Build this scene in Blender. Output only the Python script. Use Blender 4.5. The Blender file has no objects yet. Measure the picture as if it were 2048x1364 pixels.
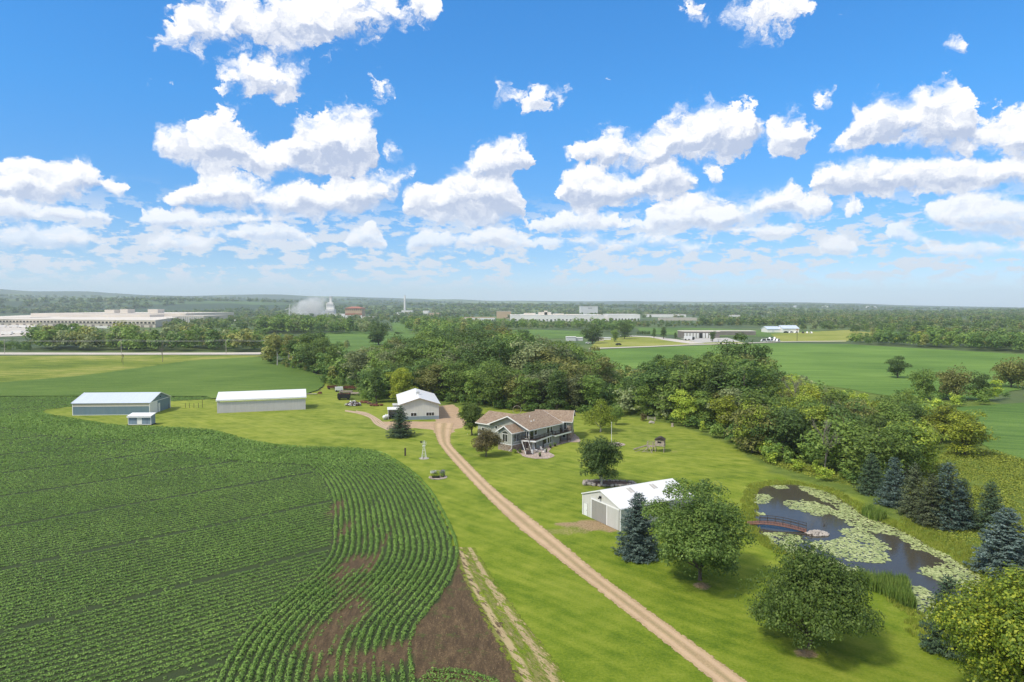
import bpy, math, random
import numpy as np
from mathutils import Vector, Matrix, noise as mnoise
rad = math.radians
SC = bpy.context.scene
COL = SC.collection
RNG = np.random.default_rng(7)
random.seed(5)

# ---------------------------------------------------------------- camera
CAM_H = 35.0; FPX = 1365.0; PITCH = math.atan(70.0/FPX)
cam_d = bpy.data.cameras.new('camera'); cam = bpy.data.objects.new('camera', cam_d); COL.objects.link(cam)
cam_d.sensor_width = 36.0; cam_d.lens = 36.0*FPX/2048.0
cam_d.clip_start = 0.5; cam_d.clip_end = 60000
cam.location = (0, 0, CAM_H); cam.rotation_euler = (rad(90)-PITCH, 0, 0)
SC.camera = cam

# ---------------------------------------------------------------- measuring helpers: the survey below is in plan points read off the photograph
def ray(px, py):
    x = (px-1024.0)/FPX; y = (682.0-py)/FPX
    c, s = math.cos(PITCH), math.sin(PITCH)
    return Vector((x, c+s*y, c*y-s))
def G(px, py, z=0.0):
    r = ray(px, py); t = (z-CAM_H)/r.z
    return Vector((r.x*t, r.y*t, z))
def G2(px, py, z=0.0):
    v = G(px, py, z); return (v.x, v.y)
def azel(px, py):
    r = ray(px, py).normalized()
    return math.atan2(r.x, r.y), math.asin(r.z)
def at_d(px, d):            # ground point at forward distance d under column px
    return ((px-1024.0)/FPX*d, d)

# ---------------------------------------------------------------- exposure
SC.view_settings.view_transform = 'Standard'
try: SC.view_settings.look = 'None'
except Exception: pass
SC.view_settings.gamma = 1.0
SC.view_settings.use_curve_mapping = False
SC.view_settings.exposure = 0.35
cy = SC.cycles
cy.max_bounces = 6; cy.diffuse_bounces = 2; cy.glossy_bounces = 2; cy.transmission_bounces = 3
cy.transparent_max_bounces = 12; cy.volume_bounces = 2
cy.caustics_reflective = False; cy.caustics_refractive = False
cy.use_denoising = True

# ---------------------------------------------------------------- node helpers
class NT:
    def __init__(s, nt): s.nt = nt; s.n = nt.nodes; s.l = nt.links
    def new(s, t, **k):
        n = s.n.new(t)
        for a, b in k.items(): setattr(n, a, b)
        return n
    def put(s, sock, v):
        if v is None: return
        if isinstance(v, bpy.types.NodeSocket): s.l.new(v, sock)
        else:
            if hasattr(sock, 'default_value'):
                dv = sock.default_value
                if hasattr(dv, '__len__') and not hasattr(v, '__len__'): v = [v]*len(dv)
                if hasattr(dv, '__len__') and len(dv) == 4 and len(v) == 3: v = (*v, 1)
                sock.default_value = v
    def math(s, op, a, b=None, c=None, clamp=False):
        n = s.new('ShaderNodeMath', operation=op); n.use_clamp = clamp
        s.put(n.inputs[0], a); s.put(n.inputs[1], b); s.put(n.inputs[2], c)
        return n.outputs[0]
    def vmath(s, op, a, b=None, c=None, scale=None):
        n = s.new('ShaderNodeVectorMath', operation=op)
        s.put(n.inputs[0], a); s.put(n.inputs[1], b)
        if c is not None: s.put(n.inputs[2], c)
        if scale is not None: s.put(n.inputs['Scale'], scale)
        return n.outputs['Value'] if op in ('LENGTH', 'DOT_PRODUCT', 'DISTANCE') else n.outputs[0]
    def mix(s, f, a, b, blend='MIX'):
        n = s.new('ShaderNodeMix', data_type='RGBA', blend_type=blend)
        s.put(n.inputs['Factor'], f)
        s.put(n.inputs[6], a); s.put(n.inputs[7], b)
        return n.outputs[2]
    def noise(s, vec, scale, detail=4, rough=.5, dist=0, out='Fac', dims='3D'):
        n = s.new('ShaderNodeTexNoise'); s.put(n.inputs['Vector'], vec); n.noise_dimensions = dims; n.inputs['Scale'].default_value = scale
        n.inputs['Detail'].default_value = detail; n.inputs['Roughness'].default_value = rough; n.inputs['Distortion'].default_value = dist
        return n.outputs[out]
    def vor(s, vec, scale, feature='F1', out='Distance', rand=1.0, dims='3D'):
        n = s.new('ShaderNodeTexVoronoi', feature=feature, voronoi_dimensions=dims); s.put(n.inputs['Vector'], vec); n.inputs['Scale'].default_value = scale
        n.inputs['Randomness'].default_value = rand
        return n.outputs[out]
    def ramp(s, f, stops, interp='LINEAR'):
        n = s.new('ShaderNodeValToRGB'); n.color_ramp.interpolation = interp
        e = n.color_ramp.elements
        while len(e) < len(stops): e.new(0.5)
        for i, (p, c) in enumerate(stops):
            e[i].position = p
            e[i].color = (c, c, c, 1) if not hasattr(c, '__len__') else (*c[:3], 1)
        s.put(n.inputs[0], f)
        return n.outputs[0]
    def rng(s, v, a, b, c=0, d=1, mode='LINEAR'):
        n = s.new('ShaderNodeMapRange', interpolation_type=mode)
        s.put(n.inputs[0], v); s.put(n.inputs[1], a); s.put(n.inputs[2], b); s.put(n.inputs[3], c); s.put(n.inputs[4], d)
        return n.outputs[0]
    def mapping(s, vec, scale=(1, 1, 1), rot=(0, 0, 0), loc=(0, 0, 0)):
        n = s.new('ShaderNodeMapping'); s.put(n.inputs[0], vec)
        n.inputs['Scale'].default_value = scale; n.inputs['Rotation'].default_value = rot; n.inputs['Location'].default_value = loc
        return n.outputs[0]

# ---------------------------------------------------------------- sky
SUN_EL, SUN_AZ = rad(52), rad(-128)
HAZE = 8.5e-5        # azimuth from the view direction, negative = left
CLOUD_BANDS = [
 [(300,80,80),(320,60,90),(345,25,94),(380,0,94),(450,-10,96),(560,-20,100),(620,-20,98),(700,-20,80),(760,-20,60),(850,-10,38),(885,5,30),(895,15,15),
  (1355,15,15),(1368,2,25),(1385,8,34),(1400,25,42),(1430,38,42),(1440,15,45),(1475,5,65),(1500,-5,62),(1560,-10,55),(1610,-5,30),(1640,10,10),(1890,80,80),(1907,70,93),(1922,66,92),(1935,78,78)],
 [(425,178,178),(438,168,185),(452,120,190),(480,115,195),(520,110,195),(560,102,195),(585,115,190),(605,125,165),(625,125,130),(630,128,128),(730,175,175),(745,163,182),(770,165,192),(800,172,185),(806,180,180),
  (975,200,200),(1000,182,205),(1050,185,212),(1090,175,205),(1120,160,198),(1145,155,170),(1156,158,158),(1622,205,205),(1637,190,220),(1660,196,205),(1670,200,200)],
 [(306,275,275),(315,250,290),(350,245,325),(400,235,345),(440,228,345),(470,245,345),(500,268,345),(530,295,350),(560,290,345),(590,240,345),(640,220,350),(700,212,355),(740,220,355),(755,260,330),(762,310,310),(775,290,320),(790,277,318),(803,300,315),(808,312,312),
  (922,320,320),(930,312,335),(945,295,370),(1000,262,370),(1020,265,370),(1035,290,340),(1060,285,330),(1070,310,310),(1112,316,316),(1125,310,320),(1135,295,320),(1180,270,330),(1240,260,340),(1270,280,345),(1310,268,350),(1330,235,330),(1370,212,320),(1420,203,320),(1460,205,330),(1480,198,325),(1505,200,310),(1514,250,290),(1530,260,275),(1545,235,300),(1570,225,318),(1600,235,315),(1615,270,300),(1625,245,280),(1644,247,256),(1650,290,296),(1665,275,305),(1690,250,305),(1710,200,300),(1760,190,290),(1810,190,290),(1850,150,300),(1890,155,310),(1940,190,310),(1960,230,300),(2000,240,310),(2030,215,320),(2090,205,330)],
 [(-60,345,395),(10,330,395),(60,322,400),(100,330,400),(150,318,400),(185,320,385),(195,355,362),(205,372,374),(220,357,385),(245,357,388),(260,365,380),(268,372,372),(295,405,405),(310,395,412),(350,385,418),(400,350,418),(450,340,420),(500,345,420),(520,365,430),(550,372,435),(600,352,435),(660,355,440),(720,350,430),(780,345,400),(815,332,365),(828,338,345),(834,342,342),
  (1104,390,390),(1112,370,405),(1130,335,415),(1160,315,420),(1200,330,420),(1240,350,410),(1280,340,400),(1340,300,395),(1375,330,385),(1393,352,370),(1399,345,345),(1408,330,350),(1425,325,368),(1448,340,360),(1456,350,350),(1612,372,372),(1625,350,380),(1650,325,385),(1700,315,385),(1730,307,385),(1800,310,390),(1900,310,385),(1960,320,385),(2048,300,370),(2090,300,370)],
 [(-60,375,445),(30,385,445),(60,410,445),(100,410,440),(150,405,445),(200,400,445),(225,430,450),(234,440,440),(268,445,445),(285,425,452),(330,408,455),(380,410,455),(420,425,455),(480,428,440),(510,428,442),(540,395,430),(640,405,442),(700,395,435),(760,390,415),(770,402,402),(800,415,415),(806,385,425),(830,370,430),(870,365,440),(910,340,450),(960,320,450),(1010,330,450),(1030,360,445),(1046,400,435),(1052,445,460),(1090,435,465),(1130,418,465),(1180,415,465),(1230,422,455),(1240,440,460),(1285,437,458),(1300,410,465),(1350,395,470),(1400,385,470),(1440,395,470),(1480,410,450),(1510,400,440),(1540,385,435),(1565,363,435),(1590,365,440),(1610,390,438),(1650,385,435),(1662,400,410),(1670,404,404),(1685,405,415),(1700,393,430),(1730,400,428),(1742,410,410),(1820,435,435),(1860,410,450),(1890,395,465),(1930,390,475),(1980,378,480),(2020,382,480),(2090,390,480)],
 [(-60,445,498),(40,455,498),(60,448,495),(100,448,500),(170,455,500),(182,472,480),(195,480,490),(215,482,492),(226,487,487),(280,495,495),(295,470,500),(340,465,503),(400,470,500),(440,455,485),(480,450,480),(550,445,485),(600,455,485),(632,478,495),(642,487,487),(682,482,482),(695,470,490),(720,445,492),(750,450,495),(775,485,500),(784,494,494),(800,495,495),(815,470,505),(870,460,505),(940,465,500),(990,445,500),(1045,470,495),(1060,478,495),(1090,472,497),(1130,472,492),(1160,475,490),(1180,460,505),(1200,470,508),(1215,475,510),(1260,480,500),(1290,465,490),(1330,468,488),(1380,485,510),(1415,483,508),(1430,450,470),(1540,447,472),(1590,452,470),(1602,466,466),(1622,500,500),(1640,480,512),(1680,472,512),(1715,490,512),(1724,500,500),(1763,470,470),(1775,450,485),(1810,452,488),(1850,462,486),(1870,485,510),(1900,487,513),(1960,480,515),(2020,490,510),(2090,480,510)],
]
AZ0, AZ1 = -0.75, 0.75
def cloud_group():
    ng = bpy.data.node_groups.new('cloud_field', 'ShaderNodeTree')
    ng.interface.new_socket('az', in_out='INPUT', socket_type='NodeSocketFloat')
    ng.interface.new_socket('el', in_out='INPUT', socket_type='NodeSocketFloat')
    ng.interface.new_socket('field', in_out='OUTPUT', socket_type='NodeSocketFloat')
    T = NT(ng); gi = T.new('NodeGroupInput'); go = T.new('NodeGroupOutput')
    x = T.rng(gi.outputs[0], AZ0, AZ1)
    best = None
    for band in CLOUD_BANDS:
        n = T.new('ShaderNodeRGBCurve'); m = n.mapping
        m.use_clip = False
        cr, cg = m.curves[0], m.curves[1]
        R, Gp = [], []
        for (px, t, b) in band:
            a, et = azel(px, t); _, eb = azel(px, b)
            u = (a-AZ0)/(AZ1-AZ0)
            h = (et-eb)/2
            if h < 1e-4: h = -0.02
            R.append((u, h/0.1+0.5)); Gp.append((u, (et+eb)/2/0.6))
        R = [(0.0, R[0][1])]+R+[(1.0, R[-1][1])] if R[0][0] > 0.001 else R+[(1.0, R[-1][1])]
        Gp = [(0.0, Gp[0][1])]+Gp+[(1.0, Gp[-1][1])] if Gp[0][0] > 0.001 else Gp+[(1.0, Gp[-1][1])]
        for c, P in ((cr, R), (cg, Gp)):
            c.points[0].location = P[0]; c.points[1].location = P[-1]
            for p in P[1:-1]: c.points.new(*p)
            for p in c.points: p.handle_type = 'VECTOR'
        m.update()
        cc = T.new('ShaderNodeCombineColor'); T.put(cc.inputs[0], x); T.put(cc.inputs[1], x)
        T.l.new(cc.outputs[0], n.inputs['Color'])
        sp = T.new('ShaderNodeSeparateColor'); T.l.new(n.outputs[0], sp.inputs[0])
        h = T.math('MULTIPLY_ADD', sp.outputs[0], 0.1, -0.05)
        dy = T.math('ABSOLUTE', T.math('MULTIPLY_ADD', sp.outputs[1], -0.6, gi.outputs[1]))
        f = T.math('SUBTRACT', h, dy)
        best = f if best is None else T.math('MAXIMUM', best, f)
    T.put(go.inputs[0], best)
    return ng

def build_world():
    w = bpy.data.worlds.new('World'); SC.world = w; w.use_nodes = True
    T = NT(w.node_tree); T.n.clear()
    out = T.new('ShaderNodeOutputWorld'); bg = T.new('ShaderNodeBackground')
    T.l.new(bg.outputs[0], out.inputs[0])
    tc = T.new('ShaderNodeTexCoord'); d = tc.outputs['Generated']
    sp = T.new('ShaderNodeSeparateXYZ'); T.l.new(d, sp.inputs[0])
    az = T.math('ARCTAN2', sp.outputs[0], sp.outputs[1]); el = T.math('ARCSINE', sp.outputs[2])
    sky = T.new('ShaderNodeTexSky', sky_type='NISHITA'); sky.sun_disc = False
    sky.sun_elevation = SUN_EL; sky.sun_rotation = SUN_AZ
    sky.air_density = 1.0; sky.dust_density = 0.6; sky.ozone_density = 2.0; sky.altitude = 300
    tint = T.ramp(T.rng(el, 0.0, 0.5), [(0, (1.22, 1.46, 2.15)), (.05, (1.06, 1.34, 1.92)), (.14, (.72, 1.10, 1.62)), (.30, (.44, 1.04, 1.62)), (.55, (.37, 1.24, 1.92)), (1, (.36, 1.40, 2.2))])
    skyc = T.mix(1.0, sky.outputs[0], tint, 'MULTIPLY')
    skyc = T.vmath('SCALE', skyc, scale=SKY_GAIN)
    # angular coordinates for the cumulus field
    cv = T.new('ShaderNodeCombineXYZ'); T.put(cv.inputs[0], az); T.put(cv.inputs[1], T.math('MULTIPLY', el, 1.25))
    P = cv.outputs[0]
    # domain warp, finer near the horizon
    wn = T.noise(P, 26, 5, .62, out='Color', dims='2D')
    wv = T.vmath('SUBTRACT', wn, (.5, .5, .5))
    amp = T.rng(el, 0.02, 0.30, 0.010, 0.055)
    wv = T.vmath('SCALE', wv, scale=amp)
    P2 = T.vmath('ADD', P, wv)
    grp = cloud_group()
    ofs = T.rng(el, 0.02, 0.3, 0.005, 0.014)
    ldir = T.vmath('SCALE', (-.35, 1.25, 0), scale=ofs)
    def field(Pn, det):
        s2 = T.new('ShaderNodeSeparateXYZ'); T.put(s2.inputs[0], Pn)
        e = T.math('DIVIDE', s2.outputs[1], 1.25)
        g = T.new('ShaderNodeGroup'); g.node_tree = grp
        T.put(g.inputs[0], s2.outputs[0]); T.put(g.inputs[1], e)
        n0 = T.noise(Pn, 22, det, .585, dims='2D')
        b1 = T.vor(Pn, 38, dims='2D'); b2 = T.vor(T.vmath('ADD', Pn, T.vmath('SCALE', wn, scale=.03)), 100, dims='2D')
        n1 = T.math('SUBTRACT', n0, .5)
        n1 = T.math('MULTIPLY_ADD', T.math('SUBTRACT', .40, b1), .42, T.math('MULTIPLY', n1, 1.7))
        n1 = T.math('MULTIPLY_ADD', T.math('SUBTRACT', .40, b2), .26, n1)
        n1 = T.math('ADD', n1, .21)
        a2 = T.rng(el, 0.03, 0.32, 0.008, 0.040)
        return T.math('MULTIPLY_ADD', n1, a2, g.outputs[0])
    F = field(P2, 7)
    F2 = field(T.vmath('ADD', P2, ldir), 5)
    # far rows of small clouds low over the horizon
    pv = T.new('ShaderNodeCombineXYZ'); T.put(pv.inputs[0], az); T.put(pv.inputs[1], T.math('MULTIPLY', el, 2.6))
    nl = T.noise(pv.outputs[0], 34, 6, .62, dims='2D')
    nl2 = T.noise(pv.outputs[0], 11, 2, .5, dims='2D')
    low = T.math('SUBTRACT', T.math('ADD', nl, T.math('MULTIPLY', nl2, .5)), 0.725)
    lowm = T.math('MULTIPLY', T.rng(el, 0.012, 0.050, 0, 1, 'SMOOTHSTEP'), T.rng(el, 0.17, 0.09, 0, 1, 'SMOOTHSTEP'))
    lowf = T.math('MULTIPLY', T.rng(low, -0.03, 0.10, 0, .95, 'SMOOTHSTEP'), lowm)
    # out-of-view clouds round the sky, thickened to whiten the ambient light
    no = T.noise(P, 4.5, 6, .6, dims='2D')
    outm = T.math('MAXIMUM', T.rng(T.math('ABSOLUTE', az), 0.66, 0.80), T.rng(el, 0.50, 0.62))
    fo = T.math('MULTIPLY', T.rng(no, 0.42, 0.54, 0, 1, 'SMOOTHSTEP'), outm)
    fo = T.math('MULTIPLY', fo, T.rng(el, 0.0, 0.06))
    wid = T.math('MULTIPLY', T.rng(el, 0.02, 0.3, 0.003, 0.011), T.rng(T.noise(P, 14, 3, .6, dims='2D'), .38, .66, .7, 3.4))
    mask = T.rng(T.math('DIVIDE', F, wid, clamp=True), 0, 1, 0, 1, 'SMOOTHSTEP')
    inm = T.math('SUBTRACT', 1.0, outm)
    mask = T.math('MULTIPLY', mask, inm)
    mask = T.math('MULTIPLY', mask, T.rng(el, 0.05, 0.14, .62, 1.0))
    # light from above: less cloud between a point and the light makes it brighter
    k = T.rng(el, 0.02, 0.3, 46, 20)
    lum = T.math('MULTIPLY_ADD', T.math('SUBTRACT', F, F2), k, 0.50, clamp=True)
    thick = T.math('DIVIDE', F, T.rng(el, .02, .3, .02, .05), clamp=True)
    lum = T.math('SUBTRACT', lum, T.math('MULTIPLY', thick, .20), clamp=True)
    lum = T.rng(lum, 0.0, 0.66, 0, 1)
    ccol = T.mix(lum, CL_SHADE, CL_LIT)
    ccol = T.mix(T.rng(el, 0.15, 0.03, 0, .6), ccol, (CL_LIT[0]*.80, CL_LIT[1]*.86, CL_LIT[2]*.95))
    c = T.mix(lowf, skyc, (6.0, 6.5, 7.4))
    c = T.mix(fo, c, tuple(v*.85 for v in CL_LIT))
    c = T.mix(mask, c, ccol)
    T.l.new(c, bg.inputs[0]); bg.inputs[1].default_value = 0.1
    w.cycles.sampling_method = 'MANUAL'; w.cycles.sample_map_resolution = 256
SKY_GAIN = 0.80
CL_SHADE = (4.1, 4.75, 6.3); CL_LIT = (8.6, 8.6, 8.8)
build_world()

sun_d = bpy.data.lights.new('sun', 'SUN'); sun = bpy.data.objects.new('sun', sun_d); COL.objects.link(sun)
sun_d.energy = 3.0; sun_d.angle = rad(7); sun_d.color = (1.0, 0.93, 0.79)
sd = Vector((math.sin(SUN_AZ)*math.cos(SUN_EL), math.cos(SUN_AZ)*math.cos(SUN_EL), math.sin(SUN_EL)))
sun.rotation_euler = sd.to_track_quat('Z', 'Y').to_euler()

# ================================================================ object helpers
def tag(o, label=None, cat=None, group=None, kind=None):
    if label: o['label'] = label
    if cat: o['category'] = cat
    if group: o['group'] = group
    if kind: o['kind'] = kind
    return o
def empty(name, loc, label=None, cat=None, group=None, rz=0, scale=1.0):
    o = bpy.data.objects.new(name, None); COL.objects.link(o)
    o.location = loc; o.rotation_euler = (0, 0, rz); o.scale = (scale,)*3 if not hasattr(scale, '__len__') else scale
    o.empty_display_size = 1.0
    return tag(o, label, cat, group)
def link_mesh(name, me, parent=None, mat=None):
    o = bpy.data.objects.new(name, me); COL.objects.link(o)
    if parent is not None: o.parent = parent
    return o
def np_mesh(name, V, F, mat=None, smooth=False):
    """V (n,3) array, F (m,k) array of equal sized faces"""
    V = np.asarray(V, np.float32); F = np.asarray(F, np.int32)
    me = bpy.data.meshes.new(name)
    me.vertices.add(len(V)); me.vertices.foreach_set('co', V.ravel())
    k = F.shape[1]
    me.loops.add(F.size); me.loops.foreach_set('vertex_index', F.ravel())
    me.polygons.add(len(F)); me.polygons.foreach_set('loop_start', np.arange(0, F.size, k, dtype=np.int32))
    if smooth: me.polygons.foreach_set('use_smooth', np.ones(len(F), bool))
    if mat: me.materials.append(mat)
    me.update(calc_edges=True)
    return me
class MB:
    def __init__(s): s.v = []; s.f = []; s.M = Matrix.Identity(4)
    def add(s, vs, fs):
        b = len(s.v); s.v += [tuple(s.M @ Vector(v)) for v in vs]; s.f += [tuple(b+i for i in f) for f in fs]; return s
    def box(s, x0, x1, y0, y1, z0, z1):
        return s.add([(x0,y0,z0),(x1,y0,z0),(x1,y1,z0),(x0,y1,z0),(x0,y0,z1),(x1,y0,z1),(x1,y1,z1),(x0,y1,z1)],
                     [(0,3,2,1),(4,5,6,7),(0,1,5,4),(1,2,6,5),(2,3,7,6),(3,0,4,7)])
    def prism(s, pts, a, b, axis='z'):
        """pts 2D outline extruded from a to b along the axis (y: pts are x,z; x: pts are y,z)"""
        n = len(pts)
        def P(p, t):
            return (p[0], p[1], t) if axis == 'z' else ((p[0], t, p[1]) if axis == 'y' else (t, p[0], p[1]))
        vs = [P(p, a) for p in pts]+[P(p, b) for p in pts]
        fs = [tuple(range(n))[::-1], tuple(range(n, 2*n))]+[(i, (i+1) % n, n+(i+1) % n, n+i) for i in range(n)]
        return s.add(vs, fs)
    def poly(s, pts): return s.add(pts, [tuple(range(len(pts)))])
    def tube(s, pts, rs, n=8, cap=True):
        pts = [Vector(p) for p in pts]
        if not hasattr(rs, '__len__'): rs = [rs]*len(pts)
        vs, fs = [], []
        for i, p in enumerate(pts):
            t = (pts[min(i+1, len(pts)-1)]-pts[max(i-1, 0)]).normalized()
            a = t.orthogonal().normalized() if abs(t.z) > .95 else t.cross(Vector((0, 0, 1))).normalized()
            b = t.cross(a)
            for k in range(n):
                w = 2*math.pi*k/n; vs.append(tuple(p+(a*math.cos(w)+b*math.sin(w))*rs[i]))
        for i in range(len(pts)-1):
            for k in range(n):
                fs.append((i*n+k, i*n+(k+1) % n, (i+1)*n+(k+1) % n, (i+1)*n+k))
        if cap: fs += [tuple(range(n))[::-1], tuple((len(pts)-1)*n+k for k in range(n))]
        return s.add(vs, fs)
    def beam(s, p, q, w, h=None):
        """rectangular bar from p to q"""
        h = h or w; p, q = Vector(p), Vector(q); t = (q-p).normalized()
        a = Vector((1, 0, 0)) if abs(t.z) > .98 else t.cross(Vector((0, 0, 1))).normalized()
        b = t.cross(a); vs = []
        for c in (p, q):
            for i, j in ((-1,-1),(1,-1),(1,1),(-1,1)): vs.append(tuple(c+a*i*w/2+b*j*h/2))
        return s.add(vs, [(0,3,2,1),(4,5,6,7),(0,1,5,4),(1,2,6,5),(2,3,7,6),(3,0,4,7)])
    def blob(s, c, r, seed=0, amp=.25, sub=1):
        """lumpy rock"""
        t = (1+5**.5)/2
        vs = [Vector(v).normalized() for v in [(-1,t,0),(1,t,0),(-1,-t,0),(1,-t,0),(0,-1,t),(0,1,t),(0,-1,-t),(0,1,-t),(t,0,-1),(t,0,1),(-t,0,-1),(-t,0,1)]]
        fs = [(0,11,5),(0,5,1),(0,1,7),(0,7,10),(0,10,11),(1,5,9),(5,11,4),(11,10,2),(10,7,6),(7,1,8),(3,9,4),(3,4,2),(3,2,6),(3,6,8),(3,8,9),(4,9,5),(2,4,11),(6,2,10),(8,6,7),(9,8,1)]
        for _ in range(sub-1):
            mid = {}; nf = []
            def m(a, b):
                k = (min(a, b), max(a, b))
                if k not in mid: mid[k] = len(vs); vs.append(((vs[a]+vs[b])/2).normalized())
                return mid[k]
            for a, b, c_ in fs:
                x, y, z = m(a, b), m(b, c_), m(c_, a); nf += [(a, x, z), (b, y, x), (c_, z, y), (x, y, z)]
            fs = nf
        if not hasattr(r, '__len__'): r = (r, r, r)
        out = []
        for v in vs:
            k = 1+amp*mnoise.noise(v*1.7+Vector((seed*7.3, seed*3.1, seed)))*1.8
            out.append((c[0]+v.x*r[0]*k, c[1]+v.y*r[1]*k, c[2]+v.z*r[2]*k))
        return s.add(out, fs)
    def build(s, name, mat, parent=None, smooth=False):
        me = bpy.data.meshes.new(name); me.from_pydata(s.v, [], s.f)
        if mat: me.materials.append(mat)
        if smooth:
            for p in me.polygons: p.use_smooth = True
        me.validate(); me.update()
        return link_mesh(name, me, parent)

# ================================================================ materials
MATS = {}
def mat_new(name):
    m = bpy.data.materials.new(name); m.use_nodes = True
    T = NT(m.node_tree); T.n.clear()
    out = T.new('ShaderNodeOutputMaterial'); p = T.new('ShaderNodeBsdfPrincipled')
    T.l.new(p.outputs[0], out.inputs[0])
    p.inputs['Roughness'].default_value = .85
    p.inputs['Specular IOR Level'].default_value = .3
    MATS[name] = m
    return m, T, p, out
def obj_coord(T): return T.new('ShaderNodeTexCoord').outputs['Object']
def geo_pos(T): return T.new('ShaderNodeNewGeometry').outputs['Position']
def simple(name, c, rough=.8, var=.12, scale=3.0, metal=0.0, bump=0.0, bscale=20):
    m, T, p, out = mat_new(name)
    P = obj_coord(T)
    n = T.noise(P, scale, 5, .6)
    a = tuple(max(0, v*(1-var*1.6)) for v in c); b = tuple(min(1, v*(1+var)) for v in c)
    T.put(p.inputs['Base Color'], T.ramp(n, [(.3, a), (.7, b)]))
    p.inputs['Roughness'].default_value = rough; p.inputs['Metallic'].default_value = metal
    if bump:
        bn = T.new('ShaderNodeBump'); bn.inputs['Strength'].default_value = bump; bn.inputs['Distance'].default_value = .05
        T.put(bn.inputs['Height'], T.noise(P, bscale, 4, .6)); T.l.new(bn.outputs[0], p.inputs['Normal'])
    return m
def metal_panel(name, c, pitch=.3, rough=.45, axis='xy', strength=.6, dirt=.12):
    """ribbed steel sheet; ribs follow the object's own axes"""
    m, T, p, out = mat_new(name)
    P = obj_coord(T); sp = T.new('ShaderNodeSeparateXYZ'); T.put(sp.inputs[0], P)
    if axis == 'xy': q = T.math('ADD', sp.outputs[0], sp.outputs[1])
    elif axis == 'x': q = sp.outputs[0]
    else: q = sp.outputs[1]
    fr = T.math('FRACT', T.math('DIVIDE', q, pitch))
    rib = T.rng(T.math('ABSOLUTE', T.math('SUBTRACT', fr, .5)), .36, .46, 0, 1, 'SMOOTHSTEP')
    # rain streaks, stretched downwards
    st = T.noise(T.mapping(P, (1.2, 1.2, .16)), 1.6, 5, .65)
    panel = T.new('ShaderNodeTexWhiteNoise', noise_dimensions='1D'); T.put(panel.inputs['W'], T.math('FLOOR', T.math('DIVIDE', q, pitch*3)))
    base = T.mix(T.rng(st, .35, .75, 0, 1), tuple(v*(1-dirt) for v in c), c)
    base = T.mix(T.math('MULTIPLY', panel.outputs[0], .08), base, (.35, .33, .3))
    base = T.mix(T.math('MULTIPLY', rib, .22), base, tuple(v*.62 for v in c))
    T.put(p.inputs['Base Color'], base)
    p.inputs['Roughness'].default_value = rough
    bn = T.new('ShaderNodeBump'); bn.inputs['Strength'].default_value = strength; bn.inputs['Distance'].default_value = .03
    T.put(bn.inputs['Height'], rib); T.l.new(bn.outputs[0], p.inputs['Normal'])
    return m
def leaf_mat(name, cols, rough=.55, trans=.3, nscale=.35):
    """foliage; each leaf varies a little, each plant a little more"""
    m, T, p, out = mat_new(name)
    P = geo_pos(T); oi = T.new('ShaderNodeObjectInfo'); g = T.new('ShaderNodeNewGeometry')
    n = T.noise(P, nscale, 3, .6)
    r = T.math('ADD', T.math('MULTIPLY', n, .55), T.math('MULTIPLY', g.outputs['Random Per Island'], .45))
    r = T.math('ADD', r, T.math('MULTIPLY', T.math('SUBTRACT', oi.outputs['Random'], .5), .30))
    c = T.ramp(r, [(.2, cols[0]), (.5, cols[1]), (.85, cols[2])])
    hs = T.new('ShaderNodeHueSaturation'); T.put(hs.inputs['Color'], c)
    T.put(hs.inputs['Hue'], T.rng(oi.outputs['Random'], 0, 1, .488, .512)); T.put(hs.inputs['Value'], T.rng(T.math('FRACT', T.math('MULTIPLY', oi.outputs['Random'], 7.3)), 0, 1, .84, 1.18))
    T.put(p.inputs['Base Color'], hs.outputs[0]); p.inputs['Roughness'].default_value = rough
    tr = T.new('ShaderNodeBsdfTranslucent'); T.put(tr.inputs[0], T.mix(.5, hs.outputs[0], cols[2]))
    mx = T.new('ShaderNodeMixShader'); mx.inputs[0].default_value = trans
    T.l.new(p.outputs[0], mx.inputs[1]); T.l.new(tr.outputs[0], mx.inputs[2]); T.l.new(mx.outputs[0], out.inputs[0])
    return m
GLASS = None
def glass_mat():
    m, T, p, out = mat_new('window_glass')
    P = obj_coord(T)
    T.put(p.inputs['Base Color'], T.ramp(T.noise(P, 1.4, 3), [(.35, (.012, .014, .016)), (.7, (.05, .055, .06))]))
    p.inputs['Roughness'].default_value = .12; p.inputs['Specular IOR Level'].default_value = .6
    return m
def stone_mat(name, scale, cols, mortar=(.3, .28, .25)):
    m, T, p, out = mat_new(name)
    P = obj_coord(T)
    v = T.new('ShaderNodeTexVoronoi'); T.put(v.inputs['Vector'], P); v.inputs['Scale'].default_value = scale
    e = T.vor(P, scale, 'DISTANCE_TO_EDGE')
    sp = T.new('ShaderNodeSeparateColor'); T.l.new(v.outputs['Color'], sp.inputs[0])
    c = T.ramp(sp.outputs[0], [(i/(len(cols)-1), c) for i, c in enumerate(cols)])
    c = T.mix(T.rng(e, .02, .08, 1, 0), c, mortar)
    c = T.mix(T.math('MULTIPLY', T.noise(P, 8, 4), .3), c, (.2, .17, .14))
    T.put(p.inputs['Base Color'], c)
    bn = T.new('ShaderNodeBump'); bn.inputs['Strength'].default_value = .8; bn.inputs['Distance'].default_value = .06
    T.put(bn.inputs['Height'], T.rng(e, 0, .15, 0, 1)); T.l.new(bn.outputs[0], p.inputs['Normal'])
    return m
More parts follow.
